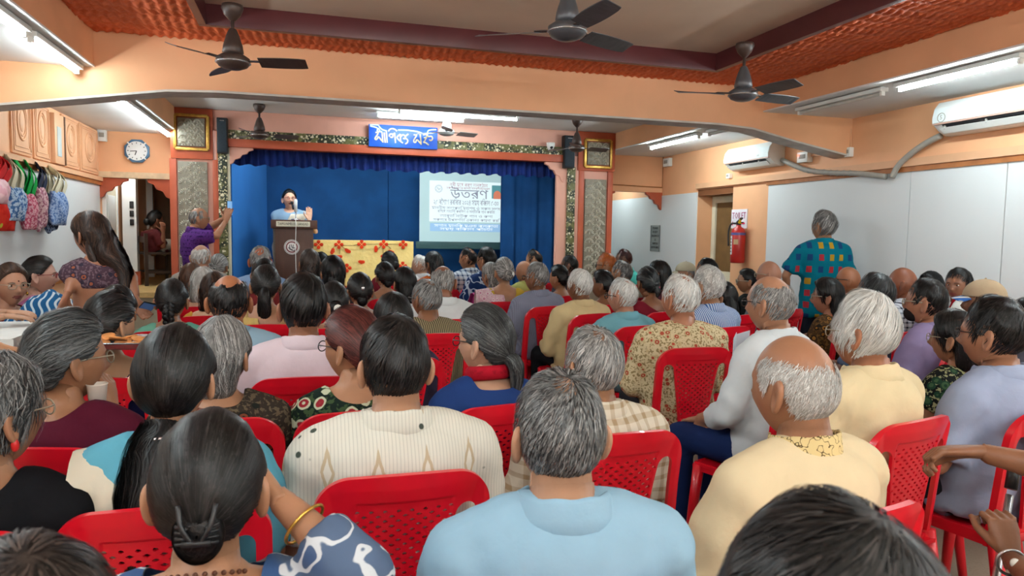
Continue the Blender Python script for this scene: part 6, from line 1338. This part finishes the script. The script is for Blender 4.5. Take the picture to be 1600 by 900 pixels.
person(1367, 427, 3.72, 'man with thick grey-black hair in a denim-blue shirt behind the white haired man', 'man in denim blue', hair=('short', 'iron', .2), sk=BRN, top=SH(PL((96, 120, 150))), hs=1.16, hopts=dict(thick=.016))
person(1411, 417, 4.30, 'bald dark-skinned man in a black and white checked shirt', 'bald man in the checked shirt', hair=('bald', 'black', .2), sk=(140, 82, 56), top=SH(fab('check', (214, 218, 226), (36, 42, 60))), hs=1.08, hyaw=10)
MASK = MB().ball((0, .052, -.058), (.054, .047, .046), 16, 10)
person(1447, 435, 3.18, 'man with black hair, glasses and a dark face mask in a lavender shirt', 'masked man in lavender', hair=('short', 'black', .2), sk=(178, 122, 94), top=SH(PL((150, 136, 176))), yaw=22, hyaw=8, specs='gold_spectacle_frame', hs=1.06, hopts=dict(thick=.016, len=.024), extra=[('face_mask', np.concatenate(MASK.v), MASK.f, PL((34, 28, 28)), 'head')])
person(1455, 424, 4.40, 'woman whose parted black hair shows above the masked man', 'woman with parted black hair', True, ('bob', 'black', .15), FAIR, KU(PL((60, 60, 66))), hs=.96, yaw=30, hyaw=60, wide=.9)
person(1499, 418, 3.74, 'young man with short black hair looking back, white shirt and red collar', 'young man looking back', hair=('short', 'black', .15), sk=(150, 100, 74), top=SH(PL((224, 224, 218)), cmat=PL((170, 24, 40))), yaw=35, hyaw=70, hs=.90, face=True, wide=.9, hopts=dict(thick=.015, n=1800))
person(1538, 440, 3.22, 'person in a beige cap with a blue and white brim', 'person in the beige cap', hair=('short', 'black', .2), sk=TAN_, top=SH(PL((150, 150, 150))), yaw=25, hyaw=25, hs=1.05, hopts=dict(thick=.004), extra=cap_arrays(PL((190, 168, 138)), .07, fab('stripe', (60, 110, 186), (226, 222, 212), s=4)))
person(1606, 466, 2.62, 'black head half cut off at the picture edge behind the man in blue-grey', 'half cut black head at the edge', hair=('short', 'black', .2), sk=TAN_, top=SH(PL((60, 60, 70))), hs=1.02)

# -- far rows up to the stage
FARS = [
 (314, 382, 6.9, 'white haired man with a pink bald crown before the photographing man', 'man with the pink crown', 0, ('fringe', 'white', .5), (206, 156, 130), SH(PL((170, 160, 150))), {}),
 (342, 397, 7.4, 'grey haired woman with a small bun beside the column foot', 'woman with the small grey bun', 1, ('bun', 'grey', .4), MID, BL(PL((150, 130, 120)), PL((180, 170, 160))), {}),
 (317, 417, 5.8, 'woman with fluffy pale grey hair and pink sari border', 'woman with fluffy grey hair', 1, ('bob', 'white', .25), MID, BL(PL((226, 120, 170)), PL((230, 190, 90))), {}),
 (299, 411, 6.35, 'woman with loose light brown hair near the doorway', 'woman with light brown hair', 1, ('long', 'brown', .75), FAIR, KU(PL((220, 210, 196))), {}),
 (334, 425, 5.2, 'dark brown haired woman with bare shoulders and orange sari edge', 'bare shouldered woman', 1, ('bob', 'brown', .2), (204, 156, 120), BL(PL((200, 150, 60)), PL((214, 120, 150)), neck=(.13, .2), over=1, srange=(.24, .12), erange=(.26, .05)), {}),
 (407, 384, 6.4, 'man with a reddish bald patch in a light blue shirt below the lectern', 'man with the reddish bald patch', 0, ('crown', 'grey', .4), (190, 112, 80), SH(PL((150, 180, 220))), dict(hs=1.06)),
 (412, 404, 5.7, 'black haired head between the reddish bald patch and the bushy ponytail', 'black head below the lectern', 1, ('bob', 'black', .2), TAN_, KU(PL((120, 40, 40))), {}),
 (484, 389, 6.6, 'woman with short brown-grey hair beside the lectern', 'woman with short brown-grey hair', 1, ('bob', 'dark', .7), TAN_, KU(PL((50, 50, 90))), dict(hs=1.02)),
 (501, 394, 7.3, 'black head half hidden by the brown-grey haired woman', 'half hidden black head', 1, ('bob', 'black', .1), TAN_, KU(PL((60, 60, 60))), {}),
 (520, 399, 5.9, 'woman with a full black head of hair before the yellow cloth', 'woman before the yellow cloth', 1, ('bob', 'black', .12), TAN_, KU(PL((70, 60, 60))), dict(hs=1.06, hopts=dict(thick=.018))),
 (608, 393, 7.7, 'black haired woman in maroon against the yellow cloth', 'woman in maroon by the yellow cloth', 1, ('bun', 'black', .2), TAN_, KU(PL((120, 34, 46))), {}),
 (601, 409, 6.3, 'dark haired woman with bare nape in front of the maroon one', 'woman with the bare nape', 1, ('bun', 'black', .3), MID, BL(PL((150, 130, 110)), None, neck=(.11, .14)), dict(hopts=dict(thick=.015, bun=(0, -.09, -.05), bunr=(.035, .02, .04)))),
 (632, 417, 5.6, 'person with a neat black bob in a white top', 'black bob in white', 1, ('bob', 'black', .2), TAN_, KU(PL((214, 214, 214))), dict(hs=1.06)),
 (656, 397, 7.9, 'white bearded old man in white facing sideways near the screen', 'old man in white', 0, ('thin', 'white', .7), FAIR, SH(PL((226, 228, 228))), dict(hyaw=50)),
 (677, 393, 7.3, 'woman with straight long dark hair in orange under the screen', 'woman in orange', 1, ('long', 'iron', .2), TAN_, KU(PL((216, 110, 50))), dict(hs=1.04, hopts=dict(locks=[([(0, -.055, .02), (0, -.075, -.08), (0, -.1, -.18)], [(.078, .045), (.086, .05), (.08, .03)])]))),
 (731, 386, 7.65, 'balding man in profile in a blue and white plaid shirt', 'balding man in plaid', 0, ('crown', 'black', .3), TAN_, SH(fab('check', (200, 208, 218), (40, 60, 96), s=1.4)), dict(yaw=20, hyaw=35, hs=1.05)),
 (759, 386, 7.05, 'curly black haired man in a navy shirt with white print', 'man in the navy print shirt', 0, ('short', 'black', .2), TAN_, SH(fab('batik', (24, 48, 96), (190, 204, 222), (24, 48, 96))), dict(hyaw=20, hs=1.05, hopts=dict(thick=.02, jit=.6))),
 (834, 389, 8.0, 'man with a dark balding head in the front row by the curtain', 'front row man by the curtain', 0, ('crown', 'black', .2), TAN_, SH(PL((90, 110, 150))), {}),
 (819, 407, 7.0, 'man with a shiny brown bald head and green collar', 'shiny bald man', 0, ('bald', 'dark', .3), (190, 136, 104), SH(PL((190, 190, 110))), {}),
 (889, 398, 7.35, 'man with cropped black hair against the salmon column', 'cropped man by the column', 0, ('short', 'black', .1), DRK, SH(PL((60, 60, 70))), {}),
 (873, 414, 6.4, 'woman with parted black hair in a low knot beside the yellow shirt', 'woman with the low knot', 1, ('bun', 'black', .15), TAN_, BL(PL((120, 60, 60)), None), {}),
 (947, 395, 6.7, 'man with henna orange hair and dark glasses', 'henna haired man', 0, ('short', 'henna', .4), TAN_, SH(PL((200, 190, 170))), dict(hyaw=35, specs=True, hs=1.05)),
 (974, 389, 7.7, 'man with dark reddish hair in a bright turquoise shirt', 'man in bright turquoise', 0, ('short', 'red', .2), DRK, SH(PL((90, 210, 196))), {}),
 (971, 406, 6.1, 'man with grey-brown hair sitting before the bright turquoise shirt', 'grey-brown haired man', 0, ('thin', 'grey', .2), TAN_, SH(PL((150, 150, 130))), dict(hyaw=15, hs=1.05)),
 (941, 422, 5.6, 'woman with a black bun and patterned pink blouse', 'woman in the pink blouse', 1, ('bun', 'black', .25), BRN, BL(fab('weave', (150, 60, 76), (196, 120, 130)), None, neck=(.09, .08)), dict(hyaw=30)),
 (1030, 407, 5.75, 'woman with glossy black hair left of the beige cap', 'glossy haired woman', 1, ('bob', 'black', .2), TAN_, KU(PL((80, 40, 50))), dict(hs=1.04)),
 (1071, 411, 6.6, 'person in a pale flat cap beside the glossy haired woman', 'person in the pale flat cap', 0, ('short', 'grey', .3), TAN_, SH(PL((180, 180, 170))), dict(hyaw=30, hopts=dict(thick=.003), extra=cap_arrays(PL((196, 186, 160)), .05, PL((196, 186, 160))))),
 (1104, 403, 5.75, 'man with flat black hair at the white passage wall', 'man at the passage wall', 0, ('short', 'black', .15), TAN_, SH(PL((70, 70, 80))), dict(hs=1.05)),
]
for x, y, Yd, lab, who, fm, hr, sk, tp, kw in FARS: person(x, y, Yd, lab, who, bool(fm), hr, sk, tp, **kw)

# -- the bag wall side
BIN = MB().ball((0, .0935, .030), (.0045, .002, .0045), 8, 6)
person(16, 412, 5.3, 'elderly woman with glasses and a dark bindi facing the room from the wall', 'elderly woman with the bindi', True, ('bun', 'brown', .5), (198, 142, 112), BL(PL((140, 50, 44)), fab('floral', (150, 60, 80), (220, 190, 190), (110, 40, 60), (180, 110, 120), s=.6), over=1, sleeve='half'), low=fab('wave', (24, 84, 140), (216, 226, 232)), yaw=-112, hyaw=-26, specs='gold_spectacle_frame', face=True, hs=1.12,
       extra=[('bindi', np.concatenate(BIN.v), BIN.f, paint('bindi_red', C(60, 16, 20), .6), 'head'), clip_at((-.086, -.008, -.052), (.007, .007, .012), EARR, 'earring'), clip_at((.086, -.008, -.052), (.007, .007, .012), EARR, 'earring')], hopts=dict(n=1500))
person(62, 401, 5.9, 'woman in profile with a dark ponytail, red glasses and pink sari', 'woman with the red glasses', True, ('pony', 'dark', .25), (210, 160, 140), BL(PL((190, 110, 150)), fab('floral', (196, 110, 150), (226, 180, 200), (160, 70, 110), (210, 150, 180), s=.6), sleeve='half'), yaw=-74, hyaw=-6, specs='red_spectacle_frame', face=True, hs=1.1, hopts=dict(n=1500, tail=[(0, -.10, -.02), (0, -.135, -.05), (.0, -.14, -.11), (0, -.12, -.18)]))
A4t = person(0, 0, 4.2, 'woman beyond the picture edge with folded hands on the white table', 'woman with folded hands', True, ('bun', 'grey', .3), (206, 156, 124), xy=(-2.02, 4.36, 1.2), top=BL(fab('floral', (190, 186, 176), (110, 104, 96), (214, 210, 200), (150, 144, 134), s=.7), None, sleeve='half'), yaw=-40, hyaw=0, chair=False, seated=True,
       arms={'R': (atY(-44, 506, 4.45), atY(8, 494, 4.62), dict(d=(.97, .15, -.12), pn=(0, 0, -1), curl=.25)), 'L': (atY(-36, 492, 4.6), atY(14, 488, 4.72), dict(d=(.95, -.1, -.05), pn=(0, .1, -1), curl=.3))})
TRAYP = atY(180, 540, 3.02)
person(0, 0, 3.0, 'person beyond the picture edge stretching an arm with the biscuit tray', 'person handing the tray', True, ('bun', 'black', .2), (204, 150, 112), xy=(-1.62, 2.75, 1.34), top=KU(PL((150, 130, 110)), sleeve='cap'), yaw=-70, hyaw=0, seated=False, stand_z=0.0, chair=False, zt=1.50,
       arms={'R': (atY(-20, 545, 2.75), atY(84, 572, 2.90), dict(d=(.9, .2, .1), pn=(0, 0, 1), curl=.3))})
# -- people standing and on the stage
LW = person(141, 330, 4.6, 'standing woman with long loose dark hair, print sleeves and red sari reaching over the table', 'standing woman', True, ('long', 'brown', .2), (166, 112, 84), BL(fab('floral', (74, 54, 66), (150, 84, 60), (50, 44, 60), (110, 90, 100), s=.8), None, sleeve='half', neck=(.07, .05), bs=.6, st=.2), low=fab('weave', (140, 22, 40), (110, 20, 44)), yaw=34, hyaw=18, pitch=8, seated=False, lean=.02, bend=.03, hs=1.04, wide=.9,
       arms={'L': (atY(114, 440, 4.45), atY(104, 462, 4.32), dict(d=(-.25, -.25, -.9), pn=(1, -.2, 0), curl=.3)), 'R': (atY(206, 432, 4.6), atY(213, 470, 4.5), dict(d=(.35, -.1, -.6), pn=(-.3, 0, 1), curl=.6))},
       hopts=dict(thick=.018, wav=.5, ld=2.5, jit=.15, locks=[([(0, -.055, .03), (.01, -.085, -.06), (.03, -.12, -.16), (.05, -.135, -.28), (.06, -.13, -.40)], [(.076, .05), (.085, .05), (.085, .04), (.075, .03), (.03, .015)]), ([(-.03, -.05, 0), (-.06, -.07, -.10), (-.06, -.10, -.22)], [(.03, .03), (.03, .025), (.01, .01)])]))
PM = person(311, 324, 8.2, 'standing man in a purple print shirt taking a picture with his phone', 'man in purple', hair=('fringe', 'grey', .35), sk=(190, 132, 100), top=SH(fab('weave', (96, 50, 130), (46, 22, 76))), low=PL((50, 50, 60)), yaw=-70, hyaw=-8, seated=False, specs='gold_spectacle_frame', hs=1.02, wide=1.02,
       arms={'R': (atY(338, 369, 8.02), atY(353, 345, 8.12), dict(d=(.25, .1, .9), pn=(.2, 1, 0), curl=.5)), 'L': (atY(334, 352, 8.42), atY(351, 340, 8.34), dict(d=(.4, -.1, .8), pn=(.2, -1, 0), curl=.5))})
TM_ = person(1287, 329, 5.6, 'standing man with shaggy grey hair in a teal shirt of coloured squares', 'standing man in teal', hair=('short', 'grey', .3), sk=MID, top=SH(fab('blocks', (0, 118, 138), (196, 150, 40), (176, 50, 60), (30, 70, 120), s=1.0), sleeve='half'), low=PL((40, 46, 60)), yaw=-22, hyaw=32, seated=False, hs=1.12, wide=1.0, hopts=dict(thick=.024, len=.07, lift=.01, jit=.2), arms={'L': ((-.32, -.02, 1.10), (-.26, .10, .90))})
SK = person(452, 296, 9.95, 'woman speaking at the lectern with one palm raised, pale blue blouse and cream sari', 'speaker', True, ('bun', 'black', .15), (244, 190, 158), BL(PL((150, 186, 214)), PL((236, 226, 206)), sleeve='half', neck=(.075, .06), front=True, over=-1, srange=(.24, .02), erange=(.2, -.2)), low=PL((226, 216, 196)), yaw=180, hyaw=10, pitch=-8, seated=False, stand_z=.5, specs='red_spectacle_frame', face=True, wide=1.2, hs=1.05, hopts=dict(n=1500),
       arms={'L': (atY(493, 362, 9.92), atY(483, 344, 9.76), dict(d=(0, .05, 1), pn=(0, -1, 0), curl=.08, spread=.3, thumb=.9, sc=1.15)), 'R': (atY(432, 366, 9.95), atY(448, 366, 9.80))})
DW = person(243, 329, 10.38, 'woman in dark red sitting in the dim doorway with a phone at her face', 'woman in the doorway', True, ('bun', 'black', .15), (150, 100, 76), KU(PL((84, 30, 32)), sleeve='half'), low=PL((150, 146, 136)), yaw=-62, hyaw=10, stand_z=.70, face=True, chair=False, hs=1.02, hopts=dict(n=900),
       arms={'R': (atY(255, 385, 10.2), atY(255, 362, 10.15), dict(d=(0, 0, 1), pn=(-.5, .6, 0), curl=.6))})
finish_people()

# ------------------------------------------------------------------ things people hold or wear
def sari_front(P, mat, name='sari_drape'):
    pass
e = empty('paper_cup', atY(152, 617, 2.26), label='white paper cup held by the woman in maroon', cat='cup')
MB().lathe([(.004, -.04), (.020, -.04), (.027, .03), (.029, .032), (.027, .034), (.025, .03), (.021, -.02), (.004, -.02)], 22).build('cup_wall', paint('cup_paper', C(226, 214, 200), .6), e, smooth=True)
MB().lathe([(.004, .012), (.0245, .012), (.0245, .014), (.004, .014)], 20).build('tea', paint('milky_tea', C(186, 140, 96), .3), e)
TR = empty('biscuit_tray', TRAYP, rz=-.15, label='steel tray of brown biscuits held out over the row', cat='tray')
V = []; 
for z, w, d in ((0, .13, .085), (.004, .135, .09), (.028, .165, .118), (.026, .172, .124)): V += [(w, d, z), (-w, d, z), (-w, -d, z), (w, -d, z)]
f = [(0, 1, 2, 3)]
for k in range(3): f += [(4 * k + i, 4 * k + (i + 1) % 4, 4 * k + 4 + (i + 1) % 4, 4 * k + 4 + i) for i in range(4)]
g = MB().add(V, f); g.add(np.array(V) - (0, 0, .003), [q[::-1] for q in f]); g.build('tray_dish', STEEL, TR, recalc=False)
BISC = paint('baked_biscuit', C(196, 128, 72), .7, .2, var=.2, scale=30)
g0 = MB().lathe([(.004, 0), (.030, 0), (.033, .004), (.030, .008), (.004, .009)], 16).build('biscuit', BISC, None, smooth=True)
bl = []
for k in range(11):
    o = g0 if k == 0 else g0.copy()
    if k: COL.objects.link(o)
    q = Rz(-.15) @ np.array([-.09 + (k % 4) * .06, -.05 + (k // 4) * .05, 0]); o.location = (TRAYP[0] + q[0], TRAYP[1] + q[1], TRAYP[2] + .012 + .009 * ((k * 7) % 3)); o.rotation_euler = (.25, .12 * (k % 3), k)
    tag(o, 'round brown biscuit lying in the steel tray', 'biscuit', 'biscuits in the tray')
def phone(p, R, lab, glowc=(60, 70, 90)):
    e = empty('smartphone', p, label=lab, cat='phone'); e.rotation_euler = R
    MB().box((-.037, -.0045, -.078), (.037, .0045, .078)).build('case', BLACKP, e, bevel=.004); MB().box((-.034, -.0055, -.073), (.034, -.0045, .073)).build('display', glow('phone_display_%d' % glowc[0], C(*glowc), .6), e)
phone(atY(358.5, 325, 8.25), (0, 0, .9), 'phone held up by the man in purple', (110, 150, 190)); phone(atY(226, 483, 4.5), (1.0, .3, .5), 'phone in the hand of the standing woman', (40, 60, 90))
# walking stick and wrist watch
T_, H_ = atY(1584, 735, 1.53), atY(1568, 832, 1.49); dd = (H_ - T_) / np.linalg.norm(H_ - T_); Bt = H_ + dd * ((H_[2] - .01) / -dd[2])
e = empty('walking_stick', Bt, label='steel walking stick with a black grip in a fist at the edge', cat='walking stick')
MB().tube([H_ - Bt + (T_ - H_) * .6, np.zeros(3)], .0105, 14).build('shaft', STEEL, e, smooth=True); MB().tube([T_ - Bt - dd * .02, T_ - Bt + dd * .055], .0165, 14).tube(spline([T_ - Bt - dd * .015, T_ - Bt - dd * .02 + (.03, -.03, .005), T_ - Bt - dd * .012 + (.08, -.08, 0)], 10), .014, 10).build('grip', BLACKP, e, smooth=True); MB().tube([np.zeros(3) - dd * .03, np.zeros(3)], .016, 12).build('rubber_foot', BLACKP, e, smooth=True)
def bangle(px, py, Y, axis, r, tr, mat, lab, name='bangle', cat='bracelet'):
    c = atY(px, py, Y); ax = np.array(axis, float); ax /= np.linalg.norm(ax); u = np.cross(ax, (0, 0, 1)); u /= np.linalg.norm(u); w = np.cross(ax, u)
    A = np.linspace(0, 2 * pi, 33); g = MB().tube([r * (u * math.cos(a) + w * math.sin(a)) for a in A], tr, 8, up=tuple(ax), cap=False); o = g.build(name, mat, None, smooth=True); o.location = c; tag(o, lab, cat); return o
wd = atY(1567, 866, 1.40) - atY(1668, 968, 1.12)
o = bangle(1580, 879, 1.365, wd, .034, .004, STEEL, 'steel bracelet watch on the wrist that grips the stick', 'wrist_watch', 'watch')
MB().ball((-.02, -.026, .012), (.013, .012, .013), 12, 8).build('dial', PEARL, o, smooth=True)
bangle(476, 819, 1.178, atY(428, 772, 1.22) - atY(566, 905, 1.10), .038, .003, EARR, 'thin gold bangle on the raised forearm of the batik woman')
# papers
o = MB().box((-.10, -.14, 0), (.10, .14, .004)).build('paper', paint('printed_paper', C(226, 228, 236), .6)); o.location = (atZ(1022, 897, .45)); o.rotation_euler = (.1, 0, .5); o.location.z = .455; tag(o, 'white printed sheet at the bottom edge beside the pale blue polo', 'paper')
e = empty('folded_leaflet', atY(1150, 538, 2.8), label='folded printed leaflet held up beside the bald man in white', cat='leaflet'); e.rotation_euler = (.15, -.25, .5)
MB().box((-.07, 0, -.06), (.0, .002, .06), Matrix.Rotation(.3, 4, 'Z')).build('page', paint('printed_paper', C(226, 228, 236), .6), e); MB().box((0, 0, -.06), (.08, .002, .05), Matrix.Rotation(-.35, 4, 'Z')).build('page', paint('printed_paper', C(226, 228, 236), .6), e)
# heap of cloth the standing woman reaches for
n, m = 46, 26; U, W_ = np.meshgrid(np.linspace(-1, 1, n), np.linspace(-1, 1, m)); hgt = np.clip(1 - U ** 2 * .9, 0, 1) ** .7 * np.clip(1 - W_ ** 4, 0, 1) * (.30 + .05 * np.sin(3 * U + 1)) + .012 * np.sin(11 * U + 4 * W_) + .01 * np.sin(17 * W_ + 5 * U)
c0 = atY(62, 497, 5.05); V = np.stack([c0[0] + U * .24, c0[1] + .12 + W_ * .16, c0[2] - .115 + .78 * np.maximum(hgt, 0)], -1).reshape(-1, 3); i = np.arange((m - 1) * n).reshape(m - 1, n)[:, :-1].ravel()
hp_ = mesh_obj('cloth_heap', V, np.stack([i, i + 1, i + n + 1, i + n], -1), fab('wave', (34, 92, 140), (200, 214, 222), s=.42), None, True); tag(hp_, 'heap of blue cloth with white wavy stripes on the lap behind the table', 'cloth')
# dim wooden chair in the doorway
r = DW['root']; e = empty('wooden_chair', (r[0], r[1], .70), rz=DW['yaw'], label='dark wooden chair in the dim doorway', cat='chair'); DKW = paint('dark_chair_wood', C(62, 48, 40), .5)
MB().box((-.21, -.2, .405), (.21, .2, .435)).build('seat', DKW, e, bevel=.006)
for sx in (-1, 1):
    MB().box((sx * .2 - .018, -.22, 0), (sx * .2 + .018, -.18, .68)).build('leg', DKW, e); MB().box((sx * .2 - .018, .17, 0), (sx * .2 + .018, .2, .405)).build('leg', DKW, e); MB().box((sx * .2 - .012, -.18, .16), (sx * .2 + .012, .17, .19)).build('stretcher', DKW, e)
for z in (.56,): MB().box((-.182, -.215, z), (.182, -.19, z + .08)).build('back_slat', DKW, e)
